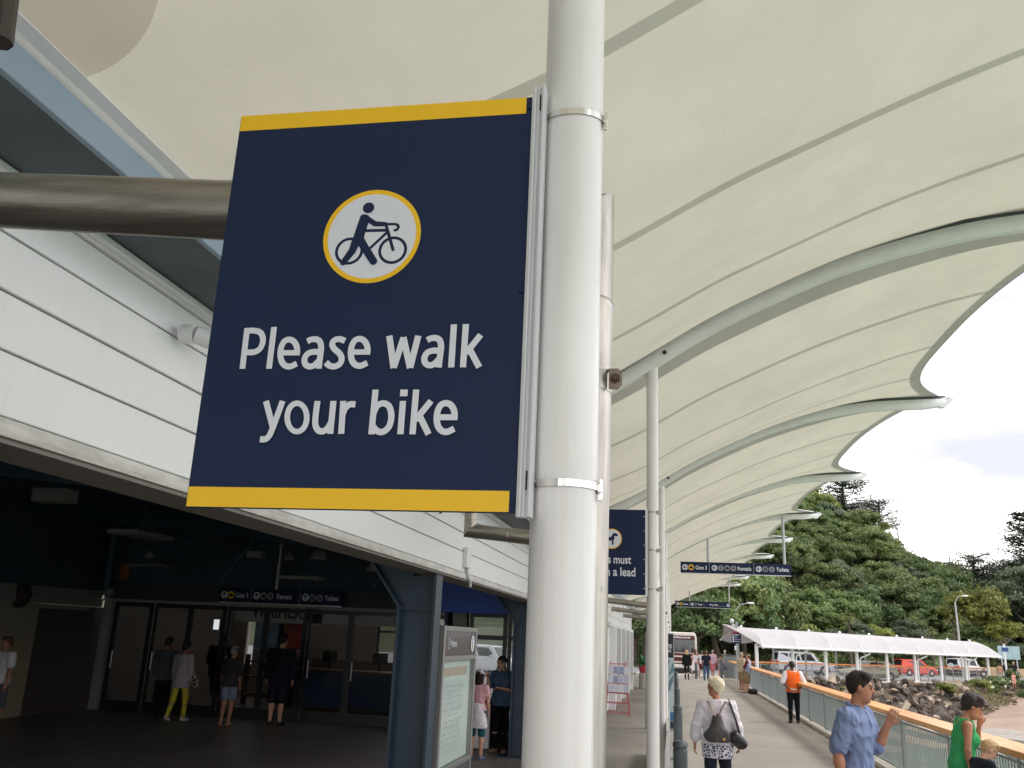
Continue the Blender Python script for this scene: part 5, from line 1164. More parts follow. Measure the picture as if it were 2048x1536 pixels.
    if top:
        e = top.get('e', .016); B = SDF(); hem = top.get('hem', .86); sl = top.get('sleeve', .55)
        torso(B, e, .035)
        if hem < .94: B.rc(T_((0, .0, 1.26)), (0, 0, hem-.05), .118*bw+e, top.get('flare', .145)*bw+e, .04, (1, .80, 1))
        B.rc(T_((-.05, -.01, 1.43)), T_((.05, -.01, 1.43)), .062+e, None, .03)
        for sd in 'rl':
            S, E, Wr, fd = J['a'+sd]
            if sl > 0:
                if sl <= 1: B.rc(S, S+(E-S)*sl, .057*ma*bw+e, .048*ma+e+top.get('cuff', .006), .03)
                else: B.rc(S, E, .056*ma*bw+e, .045*ma+e, .03); B.rc(E, E+(Wr-E)*(sl-1), .046*ma+e, .033*ma+e+top.get('cuff', .004), .03)
        if sl <= 0:        # vest: arm holes and scooped neck
            for sx in (-1, 1): B.el(T_((sx*(sh_w+.035), -.01, 1.385)), (.085, .13, .125), None, .01, True)
            B.el(T_((0, .11, 1.46)), (.092, .115, top.get('scoop', .15)), None, .01, True); B.el(T_((0, -.10, 1.47)), (.085, .08, .09), None, .01, True)
        B.el(T_((0, .01, 1.515)), (.070, .075, .050), None, .01, True)
        B.clip((0, 0, -1), -hem); nk = T_((0, 0, top.get('neck', 1.487))); B.clip(Ln @ np.array([0, 0, 1.]), float((Ln @ np.array([0, 0, 1.])) @ nk))
        tp = part(top.get('name', 'shirt'), B, top['m'], fold=top.get('fold', .005), seed=top.get('seed', 5), fq=top.get('fq', 1.0))
        if top.get('collar'):
            B = SDF()
            for a in np.linspace(-2.5, 2.5, 15): 
                p = T_((.064*math.sin(a), -.012-.062*math.cos(a), 1.475-.02*abs(a)/2.5)); B.rc(p, p+np.array([.010*math.sin(a), -.010*math.cos(a), .040]), .012, .008, .012)
            c = part('collar', B, top['m'], min(h, .009)); c.parent = tp
        if top.get('placket'):
            B = SDF(); pts = [(0, .128*bw+e-.002, 1.44), (0, .139*bw+e, 1.33), (0, .128*bw+e, 1.2), (0, .127*bw+e, 1.05), (0, .130*bw+e, hem+.02)]
            pts = [(0, .075, 1.45), (0, .116, 1.36), (0, .116, 1.29), (0, .112, 1.18), (0, .116, 1.05), (0, .128, .93), (0, .134, hem+.01)]
            for p, q in zip(pts[:-1], pts[1:]): B.rc(T_(p), T_(q), .012, None, .004, (1.3, 1, 1))
            c = part('placket', B, top['m'], min(h, .008)); c.parent = tp
    if top and top.get('over'):
        B = SDF(); v = top['over']; torso(B, .030, .035); B.rc(T_((0, .0, 1.26)), (0, 0, .88), .148*bw, .160*bw, .04, (1, .82, 1))
        for sx in (-1, 1): B.el(T_((sx*(sh_w+.05), -.01, 1.36)), (.078, .16, .17), None, .01, True)
        B.el(T_((0, .03, 1.50)), (.085, .11, .09), None, .01, True); B.clip((0, 0, -1), -.88); part('vest', B, v, fold=.004)
        B = SDF(); B.rc((-.14, 0, .955), (.14, 0, .955), .05); B.rc(T_((0, 0, .985)), T_((0, 0, .93)), .171*bw, .173*bw, .01, (1, .85, 1)); B.clip((0, 0, -1), -.935); B.clip((0, 0, 1), .985); part('reflective_band', B, M('reflective', (.75, .75, .72), .3), fold=0)
    if hair:
        B = SDF(); st = hair.get('style', 'short'); th = hair.get('th', .014)
        R0 = np.array([.073+th*.45, .092+th*.8, .094+th])*hs
        B.el(HT(hc+[0, -.016, .022]), R0, RH, .01)
        if st in ('short', 'fluffy'):
            for q in range(9):
                a = -1.3+2.6*q/8; B.el(HT(hc+[.058*math.sin(a), .012+.038*math.cos(a), .090-.012*math.sin(q*3.1)]), (.020+th*.5, .024, .018+th*.5), None, .025)
            for sx in (-1, 1): B.rc(HT(hc+[sx*.073, .014, .02]), HT(hc+[sx*.073, .012, -.022]), .010+th*.2, .006, .01)
        if st == 'fluffy':
            for q in range(10): a = q*.63; B.el(HT(hc+[.055*math.sin(a), -.02+.065*math.cos(a), .05+.02*math.sin(q*2.2)]), (.04, .04, .04), None, .03)
        if st in ('bob', 'long', 'curly'):
            l_ = {'bob': .13, 'long': .27, 'curly': .22}[st]
            B.rc(HT(hc+[-.045, -.045, .0]), HT(hc+[-.05, -.055, -l_]), .055*hs, .045*hs, .04); B.rc(HT(hc+[.045, -.045, .0]), HT(hc+[.05, -.055, -l_]), .055*hs, .045*hs, .04); B.rc(HT(hc+[0, -.06, 0]), HT(hc+[0, -.07, -l_]), .06*hs, .05*hs, .04)
        if st == 'bun': B.el(HT(hc+[0, -.12, .03]), (.045, .045, .045), None, .02)
        nf = nrm((0, 1, -.42)) if st not in ('short', 'fluffy') else nrm((0, 1, -.95)); nn = HR @ nf; B.clip(nn, float(nn @ HT(hc+[0, .058, .040]) if st not in ('short', 'fluffy') else nn @ HT(hc+[0, hair.get('fr', .060), .052])), .0035)
        if st in ('short', 'fluffy', 'bun'):
            nn = HR @ nrm((0, .75, -1)); B.clip(nn, float(nn @ HT(hc+[0, 0, hair.get('low', -.035)])), .0045)
        part('hair', B, hair['m'], min(h, .008) if h < .014 else h, fold=hair.get('fold', .007), seed=9, fq=hair.get('fq', 2.6))
    if hat:
        B = SDF(); B.el(HT(hc+[0, -.010, .030]), np.array([.088, .106, .095])*hs, RH, .01); nn = HR @ np.array([0, 0, -1.]); B.clip(nn, float(nn @ HT(hc+[0, 0, hat.get('low', .035)])))
        if hat.get('brim'): B.rc(HT(hc+[-.045, .10, .040]), HT(hc+[.045, .10, .040]), .035, None, .02); B.rc(HT(hc+[-.03, .15, .03]), HT(hc+[.03, .15, .03]), .03, None, .03)
        part('cap' if hat.get('brim') else 'sun_hat', B, hat['m'], min(h, .013))
    if shoes:
        for sd in 'rl':
            an, fd, dn = J['f'+sd]; B = SDF()
            B.rc(an+dn*.030-fd*.045, an+dn*.045+fd*.06, .040, .038, .02, (1, 1, 1)); B.rc(an+dn*.046+fd*.06, an+dn*.050+fd*.155, .038, .027, .02, (1.25, 1, .9))
            if shoes.get('high'): B.rc(an+dn*.02, an-dn*.10, .042, .044, .03)
            nn = dn; B.clip(nn, float(nn @ (an+dn*.075))); part('shoe', B, shoes['m'], min(h, .014) if h < .02 else h)
    PEOPLE[label] = (o, J, z0, f, T_, HT)
    return o
def ppoint(o, p):
    """a point of a person's body frame in world space"""
    q = rotz(o.rotation_euler.z) @ np.array(p, float); return q+np.array(o.location)
SK1, SK2, SK3 = srgb(206, 158, 132), srgb(176, 122, 96), srgb(120, 78, 58)
C = clothmat
# colours
cBLUE = C('chambray', srgb(112, 126, 162), .06, 90, alt=srgb(126, 140, 176)); cDNAVY = C('dark_navy_cloth', srgb(34, 38, 52)); cBLACK = C('black_cloth', srgb(26, 26, 30)); cWHITE = C('white_cloth', srgb(226, 220, 226), .05)
cGREEN = C('green_cloth', srgb(60, 158, 100), .10); cBEIGE = C('beige_cloth', srgb(186, 172, 154), .08); cKHAKI = C('khaki_cloth', srgb(148, 128, 100), .1); cLBLUE = C('pale_blue_cloth', srgb(150, 156, 184), .1); cMAROON = C('maroon_cloth', srgb(92, 36, 46))
cJEANS = C('denim', srgb(72, 92, 122), .25, 9); cPINK = C('pink_cloth', srgb(228, 190, 214), .06); cPINK2 = C('pink_shorts', srgb(222, 130, 150), .2, 20); cORANGE = C('hi_vis', srgb(248, 112, 48), .04); cGREYC = C('grey_cloth', srgb(84, 86, 92)); cYEL = C('yellow_cloth', srgb(200, 190, 66), .08)
cLILAC = C('pale_lilac_cloth', srgb(178, 168, 178), .08); cTEAL = C('teal_cloth', srgb(36, 88, 104)); cROSE = C('rose_cloth', srgb(222, 168, 178), .08); cDENIMB = C('blue_shirt_cloth', srgb(84, 106, 136), .1); cOLIVE = C('olive_cloth', srgb(86, 104, 62)); cORTEE = C('orange_tee', srgb(226, 120, 40)); cREDD = C('coral_cloth', srgb(226, 120, 110), .25, 12, alt=srgb(240, 210, 200)); cDENIMS = C('pale_denim', srgb(130, 146, 164), .12)
hDARK = M('dark_brown_hair', srgb(46, 36, 31), .7, var=.35, scale=50, bump=.4, bscale=120, spec=.25); hBLACK = M('black_hair', srgb(26, 22, 22), .45, var=.3, scale=50); hWHITE = M('white_hair', srgb(226, 212, 186), .6, var=.12, scale=45); hBLOND = M('blonde_hair', srgb(196, 166, 112), .55, var=.3, scale=40); hGREY = M('grey_hair', srgb(160, 156, 150), .6, var=.15, scale=45); hBROWN = M('brown_hair', srgb(84, 58, 44), .5, var=.3, scale=40); hSAND = M('sandy_hair', srgb(176, 146, 106), .6, var=.25, scale=60)
hPURP = M('dark_glossy_hair', srgb(50, 40, 44), .6, var=.4, scale=40, bump=.4, bscale=110, spec=.3)
def patt(name, base, ink, z0, z1, scale):
    """printed pattern inside a height band of the garment (object space)"""
    m = bpy.data.materials.new(name); m.use_nodes = True; t = m.node_tree; p = t.nodes['Principled BSDF']; p.inputs['Roughness'].default_value = .85; p.inputs['Specular IOR Level'].default_value = .2
    c = t.nodes.new('ShaderNodeTexCoord'); v = t.nodes.new('ShaderNodeTexVoronoi'); v.inputs['Scale'].default_value = scale; v.feature = 'DISTANCE_TO_EDGE'
    s = t.nodes.new('ShaderNodeSeparateXYZ'); t.links.new(c.outputs['Object'], s.inputs[0]); t.links.new(c.outputs['Object'], v.inputs['Vector'])
    g = t.nodes.new('ShaderNodeMath'); g.operation = 'GREATER_THAN'; g.inputs[1].default_value = .12; t.links.new(v.outputs['Distance'], g.inputs[0])
    a = t.nodes.new('ShaderNodeMath'); a.operation = 'LESS_THAN'; a.inputs[1].default_value = z1; t.links.new(s.outputs[2], a.inputs[0])
    b = t.nodes.new('ShaderNodeMath'); b.operation = 'GREATER_THAN'; b.inputs[1].default_value = z0; t.links.new(s.outputs[2], b.inputs[0])
    q = t.nodes.new('ShaderNodeMath'); q.operation = 'MULTIPLY'; t.links.new(a.outputs[0], q.inputs[0]); t.links.new(b.outputs[0], q.inputs[1])
    r = t.nodes.new('ShaderNodeMath'); r.operation = 'MULTIPLY'; t.links.new(q.outputs[0], r.inputs[0]); t.links.new(g.outputs[0], r.inputs[1])
    x = t.nodes.new('ShaderNodeMix'); x.data_type = 'RGBA'; x.inputs[6].default_value = (*base, 1); x.inputs[7].default_value = (*ink, 1); t.links.new(r.outputs[0], x.inputs[0]); t.links.new(x.outputs[2], p.inputs['Base Color']); return m
cLACE = patt('white_blouse_printed_hem', srgb(224, 216, 226), srgb(58, 68, 104), .70, .86, 30)
cPATT = patt('navy_white_print', srgb(44, 50, 84), srgb(196, 196, 206), 0, 2, 9)
SHB = dict(m=M('black_shoe', (.02, .02, .022), .4)); SHW = dict(m=M('white_shoe', (.6, .6, .62), .5)); SHT = dict(m=M('tan_shoe', srgb(150, 120, 92), .6)); SHG = dict(m=M('blue_trainer', srgb(96, 110, 150), .5, var=.3, scale=20))
# ---- right-hand walkway, near to far
P_ = lambda x, y: tuple(atZ(x, y, 0)[:2])
MX = 8.9
m1 = person('man in rolled sleeve blue shirt walking right, one hand raised in front', (atY(1706, 1400, MX)[0]+.0, MX), 122, 1.90, h=.0085, face=True, head=(-26, -5), skin=SK2, build=1.02, lean=3, hs=1.02,
       arms={'r': ((.16, -.20, -1), (.02, .18, -1)), 'l': ((-.12, .30, -.95), (.12, .44, .88))}, curl=(.75, .75), legs={'r': ((.03, .22, -1), (0, .0, -1), 0), 'l': ((-.03, -.2, -1), (0, -.42, -1), -14)},
       top=dict(m=cBLUE, sleeve=.88, hem=.80, e=.013, flare=.13, collar=True, placket=True, fold=.0085, fq=1.35, cuff=.012), bottom=dict(m=cDNAVY), hair=dict(m=hDARK, style='short', th=.013, low=-.03, fold=.003, col=srgb(44, 34, 30)), shoes=SHB)
m2 = person('white haired woman in white blouse walking away with a backpack', P_(1438, 1634), 2, 1.66, True, h=.010, head=(-62, 2), skin=SK2, build=1.12, face=True, hs=1.04,
       arms={'r': ((.30, -.02, -1), (.06, .42, -.9)), 'l': ((-.34, -.10, -1), (-.10, .12, -1))}, legs={'r': ((.03, .18, -1), (0, -.02, -1), 0), 'l': ((-.03, -.14, -1), (0, -.36, -1), -12)},
       top=dict(m=cLACE, sleeve=1.62, hem=.74, e=.026, flare=.165, cuff=.02, fold=.009, fq=1.2, name='blouse'), bottom=dict(m=cDNAVY), hair=dict(m=hWHITE, style='fluffy', th=.022, low=-.05, fold=.006, fq=2.2, col=srgb(226, 212, 186)), shoes=SHB)
GX = 11.4
m3 = person('woman in green sleeveless top leaning on the handrail, chin on hand', (atY(1913, 1450, GX)[0], GX), 92, 1.665, True, h=.009, face=True, head=(4, -18), skin=SK2, build=1.06, lean=12, hs=1.12,
       arms={'r': ((.16, .06, -1), (.0, .30, -1)), 'l': ((-.10, .72, -.66), (.34, -.05, .90))}, curl=(.4, .95), top=dict(m=cGREEN, sleeve=0, hem=.58, e=.020, flare=.165, neck=1.478, scoop=.17, name='top', fold=.004), bottom=dict(m=cBLACK, e=.004, fold=0), hair=dict(m=hPURP, style='fluffy', th=.026, low=-.085, fr=.078, fold=.005, fq=2.2, col=srgb(52, 42, 46)), shoes=SHB)
m4 = person('sandy haired child in navy tee beside the woman in green', (atY(1953, 1490, GX-.5)[0], GX-.5), 70, 1.22, False, h=.010, face=True, head=(12, -34), skin=SK1, build=.98, lean=10, hs=1.22,
       arms={'r': ((.2, .3, -1), (.0, .5, -.6)), 'l': ((-.2, .4, -1), (0, .5, -.5))}, top=dict(m=cDNAVY, sleeve=.6, hem=.82), bottom=dict(m=cGREYC, len=.9, wide=.02), hair=dict(m=hSAND, style='short', th=.014, low=-.03), shoes=SHG)
m5 = person('man in orange safety vest standing at the rail, hands behind back', (3.45, 28.4), -6, 1.70, h=.012, head=(0, 4), skin=SK3, build=1.12, arms={'r': ((.42, -.20, -1), (-.62, -.34, -.62)), 'l': ((-.42, -.20, -1), (.62, -.36, -.66))}, curl=(.9, .9),
       top=dict(m=cWHITE, sleeve=.98, hem=.87, e=.018, over=cORANGE, cuff=.012), bottom=dict(m=cBLACK), hair=dict(m=hBLACK, style='short', th=.014, low=-.06), shoes=SHB)
m6 = person('older man in beige shirt and shorts facing the railing', P_(1484, 1380), 62, 1.78, h=.017, skin=SK2, build=1.2, head=(10, 0), top=dict(m=cBEIGE, hem=.82, sleeve=.85, e=.024), bottom=dict(m=cKHAKI, len=.98, wide=.025), hair=dict(m=hGREY, th=.01), shoes=SHT)
m7 = person('person in cap and maroon sleeves leaning back on the railing', (3.44, 44.8), -62, 1.74, h=.017, skin=SK1, lean=-4, arms={'r': ((.2, .3, -1), (-.7, .5, .1)), 'l': ((-.2, .3, -1), (.7, .5, .1))}, top=dict(m=cLBLUE, sleeve=0, hem=.84, scoop=.06, e=.02), bottom=dict(m=cKHAKI, len=.95, wide=.03), hair=dict(m=hBROWN), hat=dict(m=C('cap_khaki', srgb(150, 142, 96)), brim=True), shoes=SHT,
       legs={'r': ((.03, .15, -1), (0, .1, -1), 0), 'l': ((-.03, .22, -1), (0, .1, -1), 0)})
B = SDF()
for sd in 'rl':
    S, E, Wr, fd = PEOPLE['person in cap and maroon sleeves leaning back on the railing'][1]['a'+sd]; B.rc(S, E, .07, .058, .03); B.rc(E, E+(Wr-E)*.8, .056, .045, .03)
V, Fq = B.mesh(.017); _z, _f = PEOPLE['person in cap and maroon sleeves leaning back on the railing'][2:4]; link('sleeve', npmesh('sleeve', V+np.array([0, 0, _z]), Fq, cMAROON, _f), m7)
# the group by the bus
G8 = 'people walking toward the bus'
WALK = {'r': ((.03, .22, -1), (0, .0, -1), 0), 'l': ((-.03, -.18, -1), (0, -.4, -1), -12)}; WALK2 = {'l': ((-.03, .22, -1), (0, .0, -1), 0), 'r': ((.03, -.18, -1), (0, -.4, -1), -12)}
person('blonde woman all in black walking toward the bus', P_(1374, 1359), 4, 1.72, True, h=.02, skin=SK1, legs=WALK2, top=dict(m=cBLACK, sleeve=1.9, hem=.86, e=.05), bottom=dict(m=cBLACK, e=.008), hair=dict(m=hBLOND, style='bob', th=.03), shoes=dict(m=SHB['m'], high=True), group=G8)
person('woman with long red brown hair in a white sundress', P_(1391, 1351), 25, 1.78, True, h=.02, skin=SK2, legs=WALK, top=dict(m=cWHITE, sleeve=0, hem=.95, e=.012, neck=1.36, name='bodice'), bottom=dict(kind='skirt', hem=.33, flare=.27, m=cWHITE, name='skirt', fold=.012), hair=dict(m=M('auburn_hair', srgb(104, 62, 44), .5, var=.3, scale=30), style='curly', th=.03), shoes=SHT, group=G8)
person('man in navy tee shirt and blue jeans walking to the bus', P_(1413, 1361), 6, 1.74, h=.02, skin=SK2, build=1.05, legs=WALK, top=dict(m=cDNAVY, sleeve=.6, hem=.86, e=.022), bottom=dict(m=cJEANS, wide=.012), hair=dict(m=hBROWN), shoes=SHB, group=G8)
person('man in pale pink shirt, pink shorts and grey cap', P_(1426, 1353), 18, 1.74, h=.022, skin=SK2, legs=WALK2, top=dict(m=cPINK, sleeve=1.6, hem=.84, e=.026), bottom=dict(m=cPINK2, len=.9, wide=.02, name='shorts'), hair=dict(m=hGREY), hat=dict(m=cGREYC, brim=True), shoes=SHT, group=G8)
person('woman in short navy and white patterned dress with bare legs', P_(1442, 1356), 8, 1.52, True, h=.02, skin=SK2, legs=WALK, top=dict(m=cPATT, sleeve=0, hem=.95, scoop=.1), bottom=dict(kind='skirt', hem=.62, flare=.21, m=cPATT, name='skirt', fold=.008), hair=dict(m=hDARK, style='bun'), shoes=SHT, group=G8)
person('grey haired man in olive jacket behind the patterned dress', P_(1450, 1352), 20, 1.76, h=.022, skin=SK1, legs=WALK2, lean=6, top=dict(m=cOLIVE, sleeve=1.9, hem=.82, e=.04), bottom=dict(m=cBLACK), hair=dict(m=hGREY), shoes=SHB, group=G8)
person('person in white shirt partly hidden behind the navy tee man', P_(1404, 1352), 30, 1.66, h=.022, skin=SK2, legs=WALK, arms={'l': ((-.7, .2, -.5), (-.6, .2, .1))}, top=dict(m=cWHITE, sleeve=1.2, hem=.84), bottom=dict(m=C('dark_red_cloth', srgb(110, 50, 50)), len=.9), hair=dict(m=hBROWN), shoes=SHB, group=G8)
# across the water, by the shelter
G9 = 'people on the path across the water'
person('person in orange top walking left under the white shelter', sh(26.0, 1.9, 0)[:2], -60, 1.72, h=.024, skin=SK2, legs=WALK, top=dict(m=cORTEE, sleeve=.6, hem=.8), bottom=dict(m=cGREYC), hair=dict(m=hBLACK), shoes=SHB, group=G9, base_z=.02)
person('person in pale top stepping right between two shelter columns', sh(20.6, 1.9, 0)[:2], 75, 1.68, True, h=.024, skin=SK2, legs=WALK2, lean=8, top=dict(m=C('sage_cloth', srgb(150, 150, 130)), sleeve=.6, hem=.84), bottom=dict(m=cGREYC), hair=dict(m=hBROWN, style='long'), shoes=SHT, group=G9, base_z=.02)
for lab, px, py, yw, hh, fm, tp_, bt_, hr in (('bare shouldered woman in pale trousers beyond the shelter end', 2002, 1366, 20, 1.66, True, C('skin_tone_top', srgb(200, 160, 130)), C('pale_trousers', srgb(200, 204, 200)), hDARK), ('person in black tee and white shorts left of the thin white pole', 2013, 1364, 10, 1.72, False, cBLACK, cWHITE, hGREY), ('tall person in black top right of the thin white pole', 2031, 1366, 5, 1.80, False, cBLACK, cLBLUE, hSAND), ('crouching child in coral clothes at the far right', 2029, 1373, 200, 1.05, True, cREDD, cREDD, hSAND)):
    x, y = P_(px, py); x, y = x*.985, y*.985
    person(lab, (x, y), yw, hh, fm, h=.024, skin=SK2, top=dict(m=tp_, sleeve=.5, hem=.84), bottom=dict(m=bt_, len=1.9 if 'trousers' in lab else .9, wide=.02), hair=dict(m=hr), shoes=SHT, group=G9, base_z=-.04)
# ---- in and around the hall
G7 = 'people at the hall doors'
person('woman in pale top and yellow trousers carrying a striped bag to the doors', P_(352, 1442), 8, 1.66, True, h=.013, skin=SK2, legs=WALK, build=1.05, top=dict(m=cLILAC, sleeve=1.75, hem=.74, e=.03, flare=.18), bottom=dict(m=cYEL, e=.010), hair=dict(m=hBLACK, style='short', th=.02, low=-.06), shoes=SHW, group=G7)
person('dark clothed person beside the woman in yellow trousers', P_(316, 1437), 5, 1.72, h=.018, skin=SK2, top=dict(m=cGREYC, sleeve=1.8, hem=.82, e=.04), bottom=dict(m=cBLACK, wide=.02), hair=dict(m=hBLACK), shoes=SHB, group=G7)
person('tall dark man in long shorts at the middle glass door', P_(428, 1428), 4, 1.86, h=.016, skin=SK3, build=1.14, legs=WALK2, top=dict(m=cBLACK, sleeve=1.0, hem=.78, e=.04), bottom=dict(m=cBLACK, len=.98, wide=.04), hair=dict(m=hBLACK), shoes=SHB, group=G7)
person('person in grey cap, dark top and pale denim shorts at the doors', P_(450, 1452), 6, 1.62, True, h=.014, skin=SK2, legs={'r': ((-.06, .12, -1), (-.04, -.05, -1), 0), 'l': ((.02, -.06, -1), (.1, -.28, -1), -10)}, build=1.08, top=dict(m=C('dark_print_top', srgb(66, 60, 62), .4, 8), sleeve=.9, hem=.86, e=.03), bottom=dict(m=cDENIMS, len=.62, wide=.03), hair=dict(m=hGREY), hat=dict(m=C('grey_cap', srgb(120, 116, 118)), low=.0), shoes=SHT, group=G7)
person('man in dark sweater and navy shorts standing at the right glass door', P_(548, 1451), 4, 1.90, h=.014, skin=SK1, build=1.18, top=dict(m=C('ink_sweater', srgb(30, 33, 44)), sleeve=1.8, hem=.85, e=.034), bottom=dict(m=C('ink_shorts', srgb(32, 34, 48)), len=.95, wide=.03), hair=dict(m=hBLACK), shoes=SHB, group=G7)
person('person in white tee and grey shorts at the left edge by the cream wall', (float(atY(4, 1350, 15.6)[0]), 15.6), 200, 1.66, h=.018, skin=SK2, arms={'r': ((.2, .5, -1), (-.3, .8, .4))}, top=dict(m=cWHITE, sleeve=.6, hem=.84, e=.03), bottom=dict(m=cGREYC, len=.95, wide=.03), hair=dict(m=hBROWN, style='fluffy'), shoes=SHW)
person('girl in pink tee and white sun hat with a white jacket round her waist', P_(951, 1519), 6, 1.46, True, h=.011, skin=SK1, arms={'r': ((.14, .2, -1), (-.1, .5, -.8)), 'l': ((-.14, .2, -1), (.1, .5, -.8))}, top=dict(m=cROSE, sleeve=.55, hem=.96, e=.022), bottom=dict(m=cTEAL, len=.98), hair=dict(m=hDARK, style='bob', th=.008), hat=dict(m=C('hat_white', srgb(206, 204, 206), .1), low=-.055), shoes=SHG, hs=1.08)
_o = [p for p in COL.objects if p.get('label', '').startswith('girl in pink')][0]; _z, _f = PEOPLE[_o['label']][2:4]
B = SDF(); B.rc((0, -.02, 1.02), (.05, -.06, .66), .150, .185, .02, (1, .75, 1)); B.clip((0, 0, -1), -.62); B.clip((0, 1, 0), .10); V, Fq = B.mesh(.011, .006, 4); link('tied_jacket', npmesh('tied_jacket', V+np.array([0, 0, _z]), Fq, cWHITE, _f), _o)
ph = person('woman in blue shirt and black trousers talking on the phone in the doorway', P_(998, 1505), 196, 1.70, True, h=.011, face=True, head=(20, -8), skin=SK1, arms={'r': ((.30, .25, -1), (-.15, .55, .95)), 'l': ((-.10, .1, -1), (.55, .75, .15))}, curl=(.95, .9), build=1.08, top=dict(m=cDENIMB, sleeve=.75, hem=.84, e=.028, fold=.007), bottom=dict(m=cBLACK, e=.012), hair=dict(m=hBLACK, style='bun', th=.012), shoes=SHT)
person('shop assistant with dark hair behind the ticket counter', (-6.75, 24.9), 190, 1.66, h=.02, skin=SK2, top=dict(m=cDNAVY, sleeve=.6, hem=.84), bottom=dict(m=cBLACK), hair=dict(m=hBLACK), shoes=SHB)
# ---- things they carry
def carried(name, label, cat, o, sdf, m, h, fold=0.):
    z, f = PEOPLE[o['label']][2:4]; V, Fq = sdf.mesh(h, fold, 2); b = link(name, npmesh(name, V+np.array([0, 0, z]), Fq, m, f)); b.location = o.location; b.rotation_euler = o.rotation_euler; return tag(b, label, cat)
BP = M('backpack_leather', srgb(66, 62, 66), .42, var=.2, scale=14, bump=.1)
B = SDF(); B.rc((.0, -.185, 1.26), (0, -.20, 1.10), .055, .095, .05, (1.1, .62, 1)); B.rc((-.09, -.20, 1.03), (.09, -.20, 1.03), .085, None, .05, (1, .7, 1)); B.clip((0, 0, -1), -.95)
bp = carried('backpack', 'dark leather drawstring backpack on the white haired woman', 'backpack', m2, B, BP, .010, .004); z_, f_ = PEOPLE[m2['label']][2:4]
def sub_on(o, name, fn, m, smooth=True):
    mb = MB(); fn(mb); mb.v = [(a*f_, b*f_, (c+z_)*f_) for a, b, c in mb.v]; return link(name, mb.mesh(name, m, smooth), o)
for sx in (-1, 1): sub_on(bp, 'strap', lambda q: q.tube([(.02*sx, -.22, 1.28), (.06*sx, -.165, 1.37), (.115*sx, -.11, 1.455), (.125*sx, -.02, 1.485)], .012, 6, sq=.5), M('strap_tan', srgb(140, 112, 96), .5))
for x in (-.012, .014): sub_on(bp, 'stripe', lambda q: q.box(x-.004, x+.004, -.2665, -.24, .97, 1.16), M('strap_tan'))
sub_on(bp, 'badge', lambda q: q.tube([(.085, -.262, 1.0), (.085, -.25, 1.0)], .020, 12), M('brass', srgb(190, 160, 90), .35, .7))
B = SDF(); B.rc((.22, -.13, 1.02), (.31, -.06, .95), .085, .09, .04, (1, .8, .9)); hb = carried('shoulder_bag', 'black slouchy shoulder bag hanging at her right side', 'bag', m2, B, M('black_leather', (.016, .015, .018), .35, bump=.1), .011, .006)
sub_on(hb, 'strap', lambda q: q.tube([(.30, -.10, 1.03), (.25, -.17, 1.22), (.175, -.12, 1.44), (.155, -.02, 1.49), (.18, .08, 1.40)], .016, 6, sq=.5), M('black_leather'))
yw = [p for p in COL.objects if 'yellow trousers carrying' in p.get('label', '')][0]; B = SDF(); B.rc((.30, .02, 1.06), (.34, .04, .86), .05, .12, .04, (1, .7, 1)); carried('striped_bag', 'striped fabric bag on the arm of the woman in yellow', 'bag', yw, B, patt('bag_stripes', srgb(186, 180, 150), srgb(70, 66, 62), 0, 2, 12), .014)
B = SDF(); _hd = PEOPLE[ph['label']]; Wr = _hd[1]['ar'][2]; B.rc(Wr+np.array([-.01, .02, .02]), Wr+np.array([-.03, -.01, .12]), .02, None, .01, (.6, 1, 1)); carried('mobile_phone', 'dark phone held to the ear in the doorway', 'phone', ph, B, BLK, .008)
B = SDF(); B.rc((-.10, -.20, 1.36), (-.09, -.20, 1.10), .10, .12, .04, (1, .7, 1)); carried('backpack', 'black backpack on the woman talking on the phone', 'backpack', ph, B, BLK, .014)
_pd = [p for p in COL.objects if 'patterned dress with bare' in p.get('label', '')][0]; B = SDF(); B.rc((.24, -.04, .95), (.33, -.05, .74), .06, .15, .04, (1, .6, 1)); carried('carry_bag', 'grey blue bag swinging beside the patterned dress', 'bag', _pd, B, C('bag_blue', srgb(96, 108, 134), .2), .02)
t = thing('rucksack', 'black bag on the ground behind the capped person at the railing', 'bag', (3.55, 43.9, 0)); B = SDF(); B.rc((-.1, 0, .12), (.1, .05, .12), .12, .14, .04, (1, .8, 1)); B.clip((0, 0, -1), -.002); V, Fq = B.mesh(.02); link('bag', npmesh('bag', V, Fq, BLK), t)
